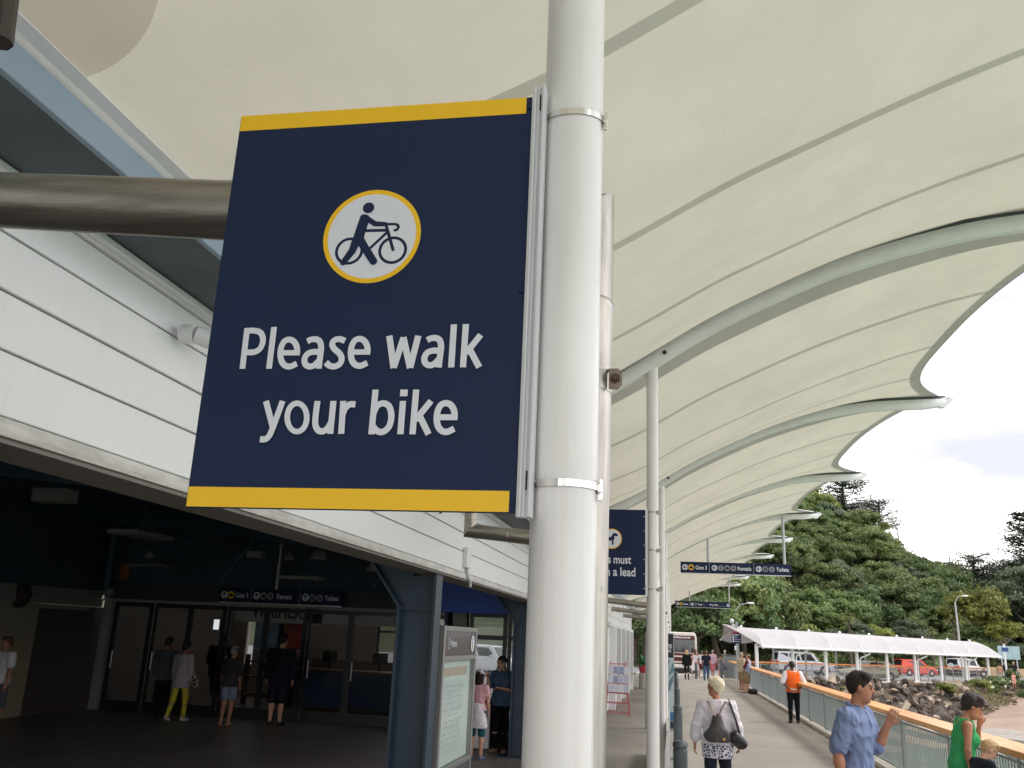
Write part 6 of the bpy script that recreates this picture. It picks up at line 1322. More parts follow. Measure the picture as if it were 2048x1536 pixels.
# ================================================================== vehicles
TYRE = M('tyre', (.02, .02, .021), .7); RIM = M('alloy_rim', (.55, .55, .57), .35, .7); CARGL = M('car_window', (.02, .024, .03), .06, spec=.8); TRIM = M('car_trim', (.03, .03, .032), .5); LAMPR = M('tail_lamp', srgb(190, 30, 36), .2); LAMPW = M('head_lamp', (.7, .72, .74), .12)
def paint(n, col): return M(n, col, .22, .0, var=.03, scale=3, spec=.6)
def car(label, loc, yaw, col, L_=4.5, W_=1.78, Hh=1.5, belt=.92, sill=.28, hood=(.02, .74, .25, .90), g=(.27, .42, .82, .97), wheel=.32, wb=(.18, .80), low=None, spare=False, rack=False, spoiler=False, group='cars across the water', clear=.2, square=0.):
    """g = greenhouse: windscreen base, roof front, roof rear, rear base along the length; nose towards +X"""
    t = thing('parked_car', label, 'car', loc, yaw, group); w = W_/2
    X = lambda s: L_*(.5-s)
    def P(n, mb, m, smooth=False, par=None): return link(n, mb.mesh(n, m, smooth), par if par is not None else t)
    top = [(0, sill+.22), (.005, belt-.26), (.03, belt-.17), (g[0]*.55, belt-.09), (g[0], belt-.01), (.5, belt), (g[3], belt+.01), (.985, belt-.04), (1, belt-.22), (1, sill+.12)]
    ss = np.unique(np.concatenate([np.linspace(0, 1, 26)])); rings = []
    zt = np.interp(ss, [a for a, _ in top], [b for _, b in top])
    for s, z in zip(ss, zt):
        e = 1-.16*max(0, (.12-s)/.12)**2-.08*max(0, (s-.9)/.1)**2; ww = w*e; zb = clear+.10*max(0, (.06-s)/.06)+.1*max(0, (s-.95)/.05)
        rings.append([(X(s), a*ww, b) for a, b in ((-.90, zb), (-1, zb+.10), (-1, z-.22 if z-.22 > zb+.12 else zb+.13), (-.965, z-.06), (-.86, z), (.86, z), (.965, z-.06), (1, z-.22 if z-.22 > zb+.12 else zb+.13), (1, zb+.10), (.90, zb))])
    b = MB(); b.loft(rings); body = P('body', b, col, True)
    if low:
        b = MB(); b.loft([[(X(s), a*w*1.008*(1-.16*max(0, (.12-s)/.12)**2-.08*max(0, (s-.9)/.1)**2), c) for a, c in ((-1, clear+.08), (-1, clear+.30), (1, clear+.30), (1, clear+.08))] for s in np.linspace(.01, .99, 20)], True); P('lower_cladding', b, low, False)
    rw = w*(.74+.1*square); bw_ = w*.94
    base = [(X(g[0]), -bw_*.92), (X(g[3]), -bw_*.93), (X(g[3]), bw_*.93), (X(g[0]), bw_*.92)]; roof = [(X(g[1]), -rw*.95), (X(g[2]), -rw), (X(g[2]), rw), (X(g[1]), rw*.95)]
    zb, zr = belt-.03, Hh
    lay = []
    for q in np.linspace(0, 1, 5): lay.append([(base[i][0]+(roof[i][0]-base[i][0])*q, base[i][1]+(roof[i][1]-base[i][1])*(q**1.3), zb+(zr-.04-zb)*q) for i in range(4)])
    mid = [(X(g[1])+.3*(X(g[2])-X(g[1])), 0), ]
    b = MB(); b.loft(lay, True); cab = P('cabin', b, col, False)
    b = MB(); n_ = 10; G = []
    for i in range(n_+1):
        u = i/n_; x = roof[0][0]+(roof[1][0]-roof[0][0])*u
        G.append([(x, rw*v, zr-.042+.05*(1-abs(2*u-1)**2.5)*(1-abs(v)**4)) for v in np.linspace(-1, 1, 7)])
    b.grid(G); P('roof', b, col, True)
    def quad(name, a, b_, c, d, m, off):
        q = [Vector(p) for p in (a, b_, c, d)]; n = (q[1]-q[0]).cross(q[3]-q[0]).normalized()*off; mb = MB(); vs_ = [p for p in q]+[p+n for p in q]; mb.add(vs_, [(0, 1, 2, 3), (7, 6, 5, 4), (0, 4, 5, 1), (1, 5, 6, 2), (2, 6, 7, 3), (3, 7, 4, 0)]); P(name, mb, m, False, cab)
    def side(u, q, sg):   # point on the cabin side: u along, q up
        xb = base[0][0]+(base[1][0]-base[0][0])*u; xr = roof[0][0]+(roof[1][0]-roof[0][0])*u; yb = -bw_*.925; yr = -rw
        return (xb+(xr-xb)*q, sg*-(yb+(yr-yb)*(q**1.3))*-1 if False else sg*(abs(yb)+(abs(yr)-abs(yb))*(q**1.3)), zb+(zr-.04-zb)*q)
    for sg in (-1, 1):
        for u0, u1 in ((.07, .40), (.44, .70), (.74, .94)): quad('window', side(u0, .12, sg), side(u1, .12, sg), side(u1, .86, sg), side(u0+(.03 if u0 < .1 else 0), .86, sg), CARGL, -.012*sg if sg > 0 else .012)
    def end(front, v, q):
        i, j = (0, 3) if front else (1, 2)
        return (base[i][0]+(roof[i][0]-base[i][0])*q, (base[i][1]+(roof[i][1]-base[i][1])*q)*-v, zb+(zr-.04-zb)*q)
    quad('windscreen', end(True, -.9, .08), end(True, .9, .08), end(True, .88, .9), end(True, -.88, .9), CARGL, .012); quad('rear_window', end(False, .88, .14), end(False, -.88, .14), end(False, -.86, .9), end(False, .86, .9), CARGL, .012)
    for s in wb:
        for sg in (-1, 1):
            b = MB(); b.lathe([(wheel*.62, -.10), (wheel*.95, -.10), (wheel, -.06), (wheel, .06), (wheel*.95, .10), (wheel*.62, .10)], n=22, caps=False); b.v = [(x, z*1.0, y) for x, y, z in b.v]; b.v = [(x+X(s), y+sg*(w-.08), z+wheel) for x, y, z in b.v]; wh = P('wheel', b, TYRE, True)
            b = MB(); b.lathe([(.001, .07), (wheel*.2, .085), (wheel*.62, .06)], n=18, caps=False); b.v = [(x, sg*z, y) for x, y, z in b.v]; b.v = [(x+X(s), y+sg*(w-.075), z+wheel) for x, y, z in b.v]; P('rim', b, RIM, True, wh)
            b = MB(); b.lathe([(wheel*1.0, .0), (wheel*1.16, .0)], n=26, caps=False); b.v = [(x, sg*z, y) for x, y, z in b.v if True]; b.v = [(x+X(s), y+sg*(w+.003), max(clear, z+wheel)) for x, y, z in b.v]; P('wheel_arch', b, TRIM, False)
    for sg in (-1, 1):
        b = MB(); b.bbox(X(.045), X(.0), sg*w*.80-.16, sg*w*.80+.16, belt-.34, belt-.20, .03); P('headlight', b, LAMPW); b = MB(); b.bbox(X(1.0)-.01, X(.975), sg*w*.84-.11, sg*w*.84+.11, belt-.30, belt+.0, .03); P('tail_light', b, LAMPR)
        b = MB(); b.bbox(X(g[0]+.09), X(g[0]+.05), sg*(w+.08)-.09, sg*(w+.08)+.09, belt, belt+.14, .03); P('wing_mirror', b, col)
        for u in (.44, .71):
            b = MB(); p = side(u, .0, sg); b.box(p[0]-.20, p[0]-.06, sg*w-.012, sg*w+.018, belt-.16, belt-.13); P('door_handle', b, TRIM)
    for s, nm in ((.0, 'bumper'), (1.0, 'bumper')):
        b = MB(); x = X(s); b.bbox(x-.05, x+.05, -w*.86, w*.86, clear+.06, clear+.30, .03); P(nm, b, low or col)
    b = MB(); b.box(X(1)-.056, X(1)-.04, -.26, .26, clear+.36, clear+.47); P('number_plate', b, M('plate', (.7, .7, .7), .5))
    if spare: b = MB(); b.lathe([(.001, .0), (.34, .0), (.37, .05), (.37, .2), (.001, .2)], n=24); b.v = [(X(1)-z-.02, y, x+.98) for x, y, z in b.v]; P('spare_wheel_cover', b, M('cover_white', (.62, .66, .66), .4), True)
    if rack:
        for sg in (-1, 1): b = MB(); b.tube([(X(g[1])-.2, sg*rw*.85, zr+.01), (X(g[1])-.3, sg*rw*.85, zr+.06), (X(g[2])+.2, sg*rw*.85, zr+.06), (X(g[2])+.1, sg*rw*.85, zr)], .02, 6); P('roof_rail', b, TRIM)
    if spoiler: b = MB(); b.bbox(X(g[2])-.28, X(g[2])+.05, -rw*.9, rw*.9, zr-.04, zr+.0, .012); P('spoiler', b, col)
    return t
q = atY(1605, 1335, 83); car('silver four wheel drive wagon with dark rear glass behind the shelter', (q[0], 83, -.03), math.radians(12), paint('silver_paint', (.55, .56, .60)), 5.0, 1.9, 1.86, 1.10, .4, g=(.26, .36, .95, .985), wheel=.39, rack=True, clear=.32, square=.8)
q = atY(1738, 1345, 76); car('cream sedan seen from its nose, close behind the shelter columns', (q[0], 76, -.03), math.radians(206), paint('cream_paint', srgb(196, 190, 166)), 4.3, 1.75, 1.46, .92, low=M('grey_clad', srgb(120, 118, 110), .5))
q = atY(1829, 1340, 98); car('orange red hatchback parked across the road behind the shelter', (q[0], 98, -.03), math.radians(24), paint('coral_paint', srgb(226, 66, 48)), 4.1, 1.74, 1.55, .95, g=(.25, .40, .93, .985), spoiler=True)
q = atY(1934, 1340, 106); car('dark red and white off roader with a pale spare wheel cover', (q[0], 106, -.03), math.radians(32), paint('white_car_paint', (.66, .66, .67)), 4.2, 1.8, 1.86, 1.10, g=(.30, .36, .97, .99), wheel=.40, spare=True, clear=.38, square=.9, low=paint('dark_red_paint', srgb(78, 24, 32)))
car('silver wagon standing in for the car reflected in the doorway glass', (-9.9, 50, -.03), math.radians(-25), paint('silver_paint', (.55, .56, .60)), 4.5, 1.76, 1.6, .98, g=(.25, .38, .96, .99), group='cars behind the terminal')  # car added beyond the terminal in place of a reflection in the glass
mb = MB(); mb.add([(-60, 27.4, -.02), (-3.4, 27.4, -.02), (-3.4, 66.3, -.02), (-60, 66.3, -.02)], [(0, 1, 2, 3)]); structure('car_park', mb, M('asphalt'))
# the bus, seen from behind
BW = paint('bus_white', (.70, .66, .60)); MARO = paint('bus_maroon', srgb(86, 30, 34))
bus = thing('bus', 'white and maroon bus seen from behind at the end of the walkway', 'bus', (float(atY(1394, 1310, 70)[0])-1.2*1.08, 70, -.03), 0); bus.scale = (1.08, 1.08, 1.08)
def bp_(n, mb, m, smooth=False, par=None): return link(n, mb.mesh(n, m, smooth), par if par is not None else bus)
cs = [(-1.18, .42), (-1.2, .9), (-1.2, 2.35), (-1.13, 2.62), (-.98, 2.72), (.98, 2.72), (1.13, 2.62), (1.2, 2.35), (1.2, .9), (1.18, .42)]
b = MB(); b.loft([[(x*s, y, .42+(z-.42)*zs) for x, z in cs] for y, s, zs in ((0, .97, .985), (.12, 1, 1), (10, 1, 1), (10.2, .96, .97))]); bp_('body', b, BW, True)
b = MB(); b.bbox(-1.05, 1.05, -.03, .0, 1.38, 2.24, .02); rwn = bp_('rear_window', b, CARGL)
b = MB(); b.bbox(-1.06, 1.06, -.028, .0, 2.245, 2.50, .02); dst = bp_('destination_panel', b, MARO)
pl = Plane((0, -.030, 0), (1, 0, 0), (0, 0, 1), (0, -1, 0), .003); pl.k = 1; b = MB(); text(pl, b, 'www.funbus.co.nz', -.98, 2.33, 1.75, .13, .03); bp_('lettering', b, PRINT, par=dst)
for z0, z1 in ((1.17, 1.33), (.80, 1.07), (.62, .70)):
    b = MB(); b.bbox(-1.19, 1.19, -.02, .003, z0, z1, .01); bp_('stripe', b, MARO)
b = MB(); b.bbox(-1.2, 1.2, -.10, .05, .36, .60, .03); bp_('bumper', b, BW)
for sx in (-1, 1):
    b = MB(); b.bbox(sx*1.02-.1, sx*1.02+.1, -.045, .0, .82, 1.04, .02); bp_('tail_light', b, LAMPR)
    for y in (2.2, 8.2):
        b = MB(); b.lathe([(.28, -.14), (.46, -.13), (.48, 0), (.46, .13), (.28, .14), (.001, .12)], n=22, caps=False); b.v = [(z*sx+sx*1.06, y+x, yy+.48) for x, yy, z in b.v]; bp_('wheel', b, TYRE, True)
    b = MB(); b.bbox(sx*1.2-.012, sx*1.2+.012, .5, 9.6, 1.45, 2.25, .01); bp_('side_window', b, CARGL)
b = MB(); b.box(-.26, .26, -.12, -.101, .42, .53); bp_('number_plate', b, M('plate'))
# ================================================================== rocks along the shore
bank = MB(); bank.grid([[(lambda p: (p[0], p[1], z))(sh(t, off, 0)) for off, z in ((-1.0, -.02), (-1.4, -.35), (-2.2, -1.0), (-3.8, -2.0), (-5.6, -2.9))] for t in np.linspace(1, 37, 34)])
bank_o = structure('rock_bank', bank, M('bank_earth', srgb(74, 66, 60), .95, var=.3, scale=1.5, bump=.5, bscale=8))
RM = [M('rock_a', srgb(96, 82, 72), .85, var=.34, scale=2.2, bump=.7, bscale=7, alt=srgb(150, 132, 116)), M('rock_b', srgb(64, 55, 50), .85, var=.35, scale=2.5, bump=.7, bscale=7, alt=srgb(104, 92, 82)), M('rock_c', srgb(136, 122, 106), .85, var=.3, scale=2, bump=.7, bscale=7, alt=srgb(176, 160, 142))]
RMS = []
for s_ in range(12):
    r_ = np.random.default_rng(40+s_); bm = bmesh.new()
    for p in r_.normal(size=(13, 3)): p = p/np.linalg.norm(p)*r_.uniform(.72, 1.12)*np.array([1.15, .82, .66]); bm.verts.new(p)
    bmesh.ops.convex_hull(bm, input=bm.verts[:])
    loose = [v for v in bm.verts if not v.link_faces]; bmesh.ops.delete(bm, geom=loose, context='VERTS')
    bmesh.ops.bevel(bm, geom=bm.edges[:], offset=.03, segments=1, affect='EDGES')
    me = bpy.data.meshes.new('stone'); bm.to_mesh(me); bm.free(); me.materials.append(RM[(0, 1, 1, 0, 1, 2)[s_ % 6]]); RMS.append(me)
r_ = random.Random(11); zof = lambda off: float(np.interp(-off, [1.0, 1.4, 2.2, 3.8, 5.6], [-.02, -.35, -1.0, -2.0, -2.9]))
nst = 0; spots = []
for row, off in enumerate((-1.25, -1.55, -1.95, -2.4, -2.9, -3.4, -3.95, -4.5)):
    t_ = 7.0+r_.uniform(0, 1)
    while t_ < 35.5:
        s_ = r_.choice((.22, .27, .31, .36, .42, .5)); spots.append((t_+s_*.7, off+r_.uniform(-.3, .3), s_)); t_ += s_*r_.uniform(1.25, 1.75)
r_.shuffle(spots)
for t_, o_, s_ in spots[:298]:
    p = sh(t_, o_, zof(o_)+s_*r_.uniform(.25, .6))
    o = link('stone', RMS[r_.randrange(12)], bank_o); o.location = p; o.rotation_euler = (r_.uniform(-3.1, 3.1), r_.uniform(-.7, .7), r_.uniform(0, 6.28)); o.scale = (s_*r_.uniform(.85, 1.3), s_, s_*r_.uniform(.75, 1.15))
# the small broken stone between the boulders
m_ = MB(); rg = np.random.default_rng(12)
for i in range(1100):
    t_ = rg.uniform(3, 36); o_ = -rg.uniform(1.1, 5.0); s_ = rg.uniform(.12, .30); c = np.array(sh(t_, o_, zof(o_)+.04)); q = [c+s_*np.array(v)*rg.uniform(.6, 1.2) for v in ((1, 0, -.3), (-.5, .9, -.3), (-.5, -.9, -.3), (.1, .1, .8))]; m_.add(q, [(0, 1, 3), (1, 2, 3), (2, 0, 3), (0, 2, 1)])
o = link('small_stones', m_.mesh('small_stones', M('stone_rubble', srgb(58, 50, 45), .9, var=.3, scale=3)), bank_o); o['kind'] = 'stuff'
# ================================================================== foliage
def leafcloud(V, Nn, size, rng_, shade, aspect=1.0, jitter=.6):
    """one bent leaf clump quad per point, roughly facing along Nn"""
    k = len(V); n = Nn+rng_.normal(size=(k, 3))*jitter; n /= np.linalg.norm(n, axis=1)[:, None]+1e-9
    a = rng_.normal(size=(k, 3)); u = np.cross(n, a); u /= np.linalg.norm(u, axis=1)[:, None]+1e-9; w = np.cross(n, u)
    s = size*(.6+.8*rng_.random(k))[:, None]
    P = np.stack([V-u*s, V-w*s*.5*aspect+n*s*.12, V+u*s, V+w*s*.5*aspect+n*s*.12], 1).reshape(-1, 3)
    F = np.arange(4*k).reshape(k, 4); return P, F, np.repeat(shade, 4)
def leafmesh(name, P, F, S, m):
    me = bpy.data.meshes.new(name); me.vertices.add(len(P)); me.vertices.foreach_set('co', P.astype(np.float32).ravel()); me.loops.add(F.size); me.loops.foreach_set('vertex_index', F.astype(np.int32).ravel())
    me.polygons.add(len(F)); me.polygons.foreach_set('loop_start', np.arange(0, F.size, F.shape[1], dtype=np.int32)); me.polygons.foreach_set('loop_total', np.full(len(F), F.shape[1], np.int32)); me.update(calc_edges=True)
    a = me.attributes.new('shade', 'FLOAT', 'POINT'); a.data.foreach_set('value', S.astype(np.float32)); me.materials.append(m); return me
def crown_mesh(seed, R, Hc, m, nc=34, per=150, leaf=.20, clump=.36, flat=.68, open_=0.):
    g = np.random.default_rng(seed); Ps, Fs, Ss = [], [], []; off = 0
    for c in range(nc):
        # clumps spread over a dome and through its inside
        th = g.uniform(0, 2*PI); cz = g.uniform(-.30, 1); rr = math.sqrt(max(0, 1-max(cz, 0)**2))*(1 if cz > 0 else 1+cz*.8); q = g.uniform(.84, 1.0) if c > nc*.12 else g.uniform(.3, .7)
        lump = 1+.22*math.sin(3*th+seed)+.14*math.sin(5*th+2*seed)
        C = np.array([R*rr*math.cos(th)*lump*q, R*rr*math.sin(th)*lump*q, Hc*cz*q*(1+.12*math.sin(2*th+seed))]); cr = R*clump*g.choice([.6, .75, .9, 1.05, 1.25, 1.5])
        d = g.normal(size=(per, 3)); d /= np.linalg.norm(d, axis=1)[:, None]; d[:, 2] = np.where(d[:, 2] < -.35, -d[:, 2]*.5, d[:, 2])
        rad = cr*(.55+.55*g.random(per)**.7); V = C+d*rad[:, None]*np.array([1, 1, flat])
        sd = np.clip(g.uniform(.25, .75)+g.normal(size=per)*.18, 0, 1)
        P, F, S = leafcloud(V, d, leaf, g, sd); Ps.append(P); Fs.append(F+off); Ss.append(S); off += len(P)
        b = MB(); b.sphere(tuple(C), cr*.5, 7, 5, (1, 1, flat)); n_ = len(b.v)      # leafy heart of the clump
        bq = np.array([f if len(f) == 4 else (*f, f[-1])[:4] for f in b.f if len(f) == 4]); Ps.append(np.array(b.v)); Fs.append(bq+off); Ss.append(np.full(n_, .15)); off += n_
    return leafmesh('crown', np.concatenate(Ps), np.concatenate(Fs), np.concatenate(Ss), m)
def trunk_mesh(seed, h, r, spread, m, limbs=4):
    g = random.Random(seed); b = MB(); top = (g.uniform(-.3, .3), g.uniform(-.3, .3), h*.6)
    b.tube([(0, 0, -.6), (top[0]*.4, top[1]*.4, h*.3), top], [r*1.25, r, r*.75], 8)
    for i in range(limbs):
        a = 2*PI*i/limbs+g.uniform(-.4, .4); e = (top[0]+spread*math.cos(a)*.6, top[1]+spread*math.sin(a)*.6, h*g.uniform(.85, 1.05)); b.tube([top, ((top[0]+e[0])/2+.2*math.cos(a), (top[1]+e[1])/2+.2*math.sin(a), (top[2]+e[2])/2), e], [r*.6, r*.42, r*.2], 6)
    return b.mesh('trunk', m, True)
BARK = M('bark', srgb(92, 82, 70), .9, var=.3, scale=3, bump=.6, bscale=12); BARKP = M('pale_bark', srgb(156, 146, 130), .9, var=.2, scale=3)
LG = [leafmat('leaf_dark', (.060, .096, .044), (.185, .258, .096)), leafmat('leaf_mid', (.076, .116, .046), (.24, .31, .112)), leafmat('leaf_grey', (.088, .122, .080), (.22, .275, .17)), leafmat('leaf_light', (.11, .155, .040), (.33, .39, .11)), leafmat('leaf_yellow', (.11, .125, .026), (.33, .33, .085))]
KINDS = [('dome', 0, 3.0, 2.4, 60, 150), ('dome', 0, 3.4, 2.6, 70, 150), ('dome', 1, 2.7, 2.4, 54, 150), ('dome', 1, 3.2, 2.7, 64, 150), ('dome', 2, 2.6, 2.4, 50, 150), ('dome', 3, 2.3, 2.1, 42, 150), ('dome', 0, 2.5, 2.0, 50, 150), ('dome', 1, 3.7, 2.8, 76, 150)]
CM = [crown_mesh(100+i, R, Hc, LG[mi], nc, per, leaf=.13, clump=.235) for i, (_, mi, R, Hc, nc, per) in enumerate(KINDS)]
TM = [trunk_mesh(i, 3.4, .2, 2.2, BARK) for i in range(4)]
LABS = ['dark green domed tree in the wooded hillside', 'broad dark green tree crown in the wooded hillside', 'mid green domed tree in the wooded hillside', 'wide mid green tree crown in the wooded hillside', 'grey green bushy tree in the wooded hillside', 'light green small tree in the wooded hillside', 'small dark rounded tree in the wooded hillside', 'large mid green spreading tree in the wooded hillside']
LAND = [(1345, 'the bus'), (1475, 'the caution sign'), (1600, 'the silver wagon'), (1735, 'the cream sedan'), (1830, 'the red hatchback'), (1915, 'the leaning lamp'), (2000, 'the notice board'), (2060, 'the right edge')]
def where(x, y, z):
    c = RC.T @ (np.array([x, y, z+3])-EYE); px = CX+1772.0*c[0]/-c[2]; s_ = y-ybase(x)
    lm = min(LAND, key=lambda q: abs(q[0]-px)); side = '' if abs(px-lm[0]) < 22 else ' left of' if px < lm[0] else ' right of'
    rowt = ('at the foot of the hill', 'low on the hill', 'a third up the hill', 'halfway up the hill', 'high on the hill', 'along the hill ridge')[int(np.searchsorted([7, 16, 26, 37, 48], s_))]
    return rowt+', '+((side.strip()+' ') if side else 'above ')+lm[1]
def tree(x, y, z, kind, s, label=None, group=None, crown=None, trunk=None, hz=2.9):
    t = thing('tree', label or LABS[kind].split(' in the')[0]+' '+where(x, y, z), 'tree', (x, y, z), r_.uniform(0, 6.28), group or 'hillside trees: '+LABS[kind].split(' in the')[0]); t.scale = (s, s, s*r_.uniform(.88, 1.12))
    c = link('crown', crown or CM[kind], t); c.location = (0, 0, hz); link('trunk', trunk or TM[r_.randrange(4)], t); return t
r_ = random.Random(21); placed = []
def vis(x, y, z):
    c = RC.T @ (np.array([x, y, z+3])-EYE); return (-c[2]) > 1 and 1315 < CX+1772.0*c[0]/-c[2] < 2180
cand = []
for q in np.arange(2.5, 78, 4.7):
    for x in np.arange(-10, 80, 4.7):
        cand.append((x+r_.uniform(-1.7, 1.7), ybase(x)+q+r_.uniform(-1.7, 1.7)))
ntree = 0
for x, y in cand:
    z = zhill(x, y)
    if not vis(x, y, z): continue
    if y-ybase(x) > 58: continue
    if ntree >= 285: break
    k = r_.choice([0, 0, 1, 1, 2, 3, 3, 4, 6, 7, 7] if y-ybase(x) > 10 else [2, 3, 4, 4, 5, 5, 6, 0])
    s = r_.uniform(.85, 1.35)*(1.0 if y-ybase(x) > 10 else .85); tree(x, y, z-.5, k, s); ntree += 1
# dense trees right behind the bus and under the canopy edge
for i, (x, y, k, s) in enumerate(((-3.5, 85, 0, 1.35), (-.2, 87.5, 1, 1.6), (2.0, 84.0, 6, 1.3), (4.2, 88, 2, 1.5), (6.6, 91, 0, 1.4), (9.5, 94.5, 3, 1.2), (1.2, 91, 7, 1.75), (-2.5, 92, 1, 1.8), (5.0, 94, 7, 1.6))):
    tree(x, y, -.2, k, s, group='tall dark trees behind the bus', label=('tall dark tree left behind the bus, nearest the post line', 'bushy tall tree rising straight behind the bus roof', 'low rounded tree directly behind the people by the bus', 'tall mid green tree behind the right corner of the bus', 'dark tree behind the service cabinet and caution sign', 'light green tree behind the first shelter columns', 'largest spreading tree further back behind the bus', 'high back row tree left of the bus, under the canopy', 'high back row tree between the bus and the street lamp')[i])
# cabbage trees: bare trunks with round heads of sword leaves
SW_L = leafmat('sword_leaf', (.10, .12, .035), (.27, .27, .085), rand=.15)
def cabbage_mesh(seed, R=.95, n=120):
    g = np.random.default_rng(seed); P, F, S = [], [], []; o = 0
    for i in range(n):
        d = g.normal(size=3); d[2] = abs(d[2])*.9-.25; d /= np.linalg.norm(d); s_ = np.cross(d, [0, 0, 1]); s_ /= np.linalg.norm(s_)+1e-6; l = R*g.uniform(.75, 1.1); w = .035; sd = g.uniform(0, 1)
        pts = [d*l*q+np.array([0, 0, -.45*l*q*q]) for q in (.05, .55, 1.0)]
        P += [pts[0]-s_*w, pts[0]+s_*w, pts[1]+s_*w*1.2, pts[1]-s_*w*1.2, pts[2]+s_*.008, pts[2]-s_*.008]; F += [[o, o+1, o+2, o+3], [o+3, o+2, o+4, o+5]]; S += [sd]*6; o += 6
    return leafmesh('leaf_head', np.array(P), np.array(F), np.array(S), SW_L)
CBM = [cabbage_mesh(s) for s in (1, 2, 3)]
for i, (px, py, Y, heads, lab) in enumerate(((1545, 1222, 91, ((0, 0, 0, 1.0), (-.55, .2, -.5, .85), (.6, .1, -.75, .7)), 'yellow green cabbage tree with three spiky heads, left of its pair'), (1570, 1203, 92, ((0, 0, 0, 1.1), (.55, .2, -.35, .95)), 'taller spiky cabbage tree with dark trunk, right of its pair'), (1697, 1232, 99, ((0, 0, 0, .95),), 'single small spiky cabbage tree above the middle of the shelter'), (1905, 1240, 109, ((0, 0, 0, 1.0), (.8, .3, .25, .9)), 'yellowish cabbage tree beside the leaning lamp pole'), (1862, 1262, 106, ((0, 0, 0, .7),), 'low spiky cabbage tree left of the leaning lamp pole'))):
    q = atY(px, py, Y); t = thing('cabbage_tree', lab, 'tree', (q[0], Y, 0)); b = MB()
    for dx, dy, dz, s_ in heads:
        b.tube([(0, 0, -.3), (dx*.3, dy*.3, q[2]*.6), (dx, dy, q[2]+dz-.1)], [.16, .13, .09], 7); c = link('leaf_head', CBM[i % 3], t); c.location = (dx, dy, q[2]+dz); c.scale = (s_*1.3,)*3; c.rotation_euler = (0, 0, i*1.3+dx)
    link('trunk', b.mesh('trunk', BARK, True), t)
# yellow flowering tree and pale grey tree at the right
YC = crown_mesh(301, 3.3, 2.6, LG[4], 34, 130, leaf=.2, clump=.33)
for (px, py, Y, s, lab) in ((1960, 1243, 116, 1.0, 'yellow green open crowned tree right of the leaning lamp pole'), (2005, 1272, 113, .62, 'smaller yellow green tree near the right edge')):
    q = atY(px, py, Y); tree(q[0], Y, q[2]-4.6*s, 0, s, label=lab, group='yellow green trees at the right', crown=YC, hz=4.6, trunk=trunk_mesh(77, 4.8, .17, 2.4, BARKP, 5))
GC = crown_mesh(302, 4.2, 3.6, LG[2], 44, 150, leaf=.2, clump=.3)
q = atY(2035, 1200, 122); tree(q[0]+1, 122, q[2]-4.9, 4, 1.15, label='large grey green tree at the right edge below the dark conifer', group='big trees at the right edge', crown=GC, hz=4.5)
YG = crown_mesh(303, 2.6, 3.4, LG[3], 26, 150, leaf=.18, clump=.36)
q = atY(1634, 1020, 150); tree(q[0], 150, q[2]-4.8, 5, 1.2, label='bright green upright tree on the hilltop left of the dark pine', group='hilltop trees', crown=YG, hz=4.2)
# conifers with tiers of flat branches
NEED = leafmat('needle', (.022, .036, .024), (.055, .075, .045), rand=.1)
def conifer(seed, Ht, R0, tiers, per_, taper=1.0, start=.2, leaf=.22, droop=.1):
    per = per_*2; g = np.random.default_rng(seed); Ps, Fs, Ss = [], [], []; off = 0; b = MB(); b.tube([(0, 0, -1), (0, 0, Ht*.6), (.1, 0, Ht)], [.35, .25, .06], 8)
    for i in range(tiers):
        u = i/(tiers-1); z = Ht*(start+(1-start)*u); R = R0*(1-u*taper)**.8+.4
        for j in range(g.integers(5, 9)):
            a = g.uniform(0, 2*PI); l = R*g.uniform(.6, 1.1); e = np.array([l*math.cos(a), l*math.sin(a), z+l*(.22-droop)]); b.tube([(0, 0, z-.2), tuple(e*np.array([.5, .5, 0])+np.array([0, 0, z+l*.04])), tuple(e)], [.09, .06, .02], 5)
            m = int(per*l/R0)+6; s_ = g.random(m)**.6; V = np.array([0, 0, z])+(e-np.array([0, 0, z]))*s_[:, None]+g.normal(size=(m, 3))*np.array([.15, .15, .11])*l*.8
            P, F, S = leafcloud(V, np.tile([0, 0, 1.], (m, 1)), leaf, g, np.full(m, g.uniform(.1, .9)), .7, .35); Ps.append(P); Fs.append(F+off); Ss.append(S); off += len(P)
    return leafmesh('crown', np.concatenate(Ps), np.concatenate(Fs), np.concatenate(Ss), NEED), b.mesh('trunk', BARK, True)
for (px, py, Y, args, lab) in ((1683, 952, 156, (1, 9.5, 5.0, 11, 64, .35, .28), 'dark pine with flat layered branches on the hilltop under the canopy tip'), (1756, 1003, 152, (2, 6.5, 4.0, 8, 26, .3, .35), 'sparse wispy tree on the ridge right of the dark pine'), (1945, 1113, 150, (3, 7.0, 5.5, 8, 70, .45, .3), 'low spreading dark tree in the dip of the ridge'), (2046, 1030, 130, (4, 15.5, 7.5, 22, 110, .85, .1), 'tall dark conifer cut by the right edge'), (1596, 985, 158, (5, 10, 4, 10, 50, .4, .35), 'dark pine with bare pale trunk half hidden by the canopy')):
    c_, t_ = conifer(*args); q = atY(px, py, Y); t = thing('conifer', lab, 'tree', (q[0], Y, q[2]-args[1])); link('crown', c_, t); link('trunk', t_, t)
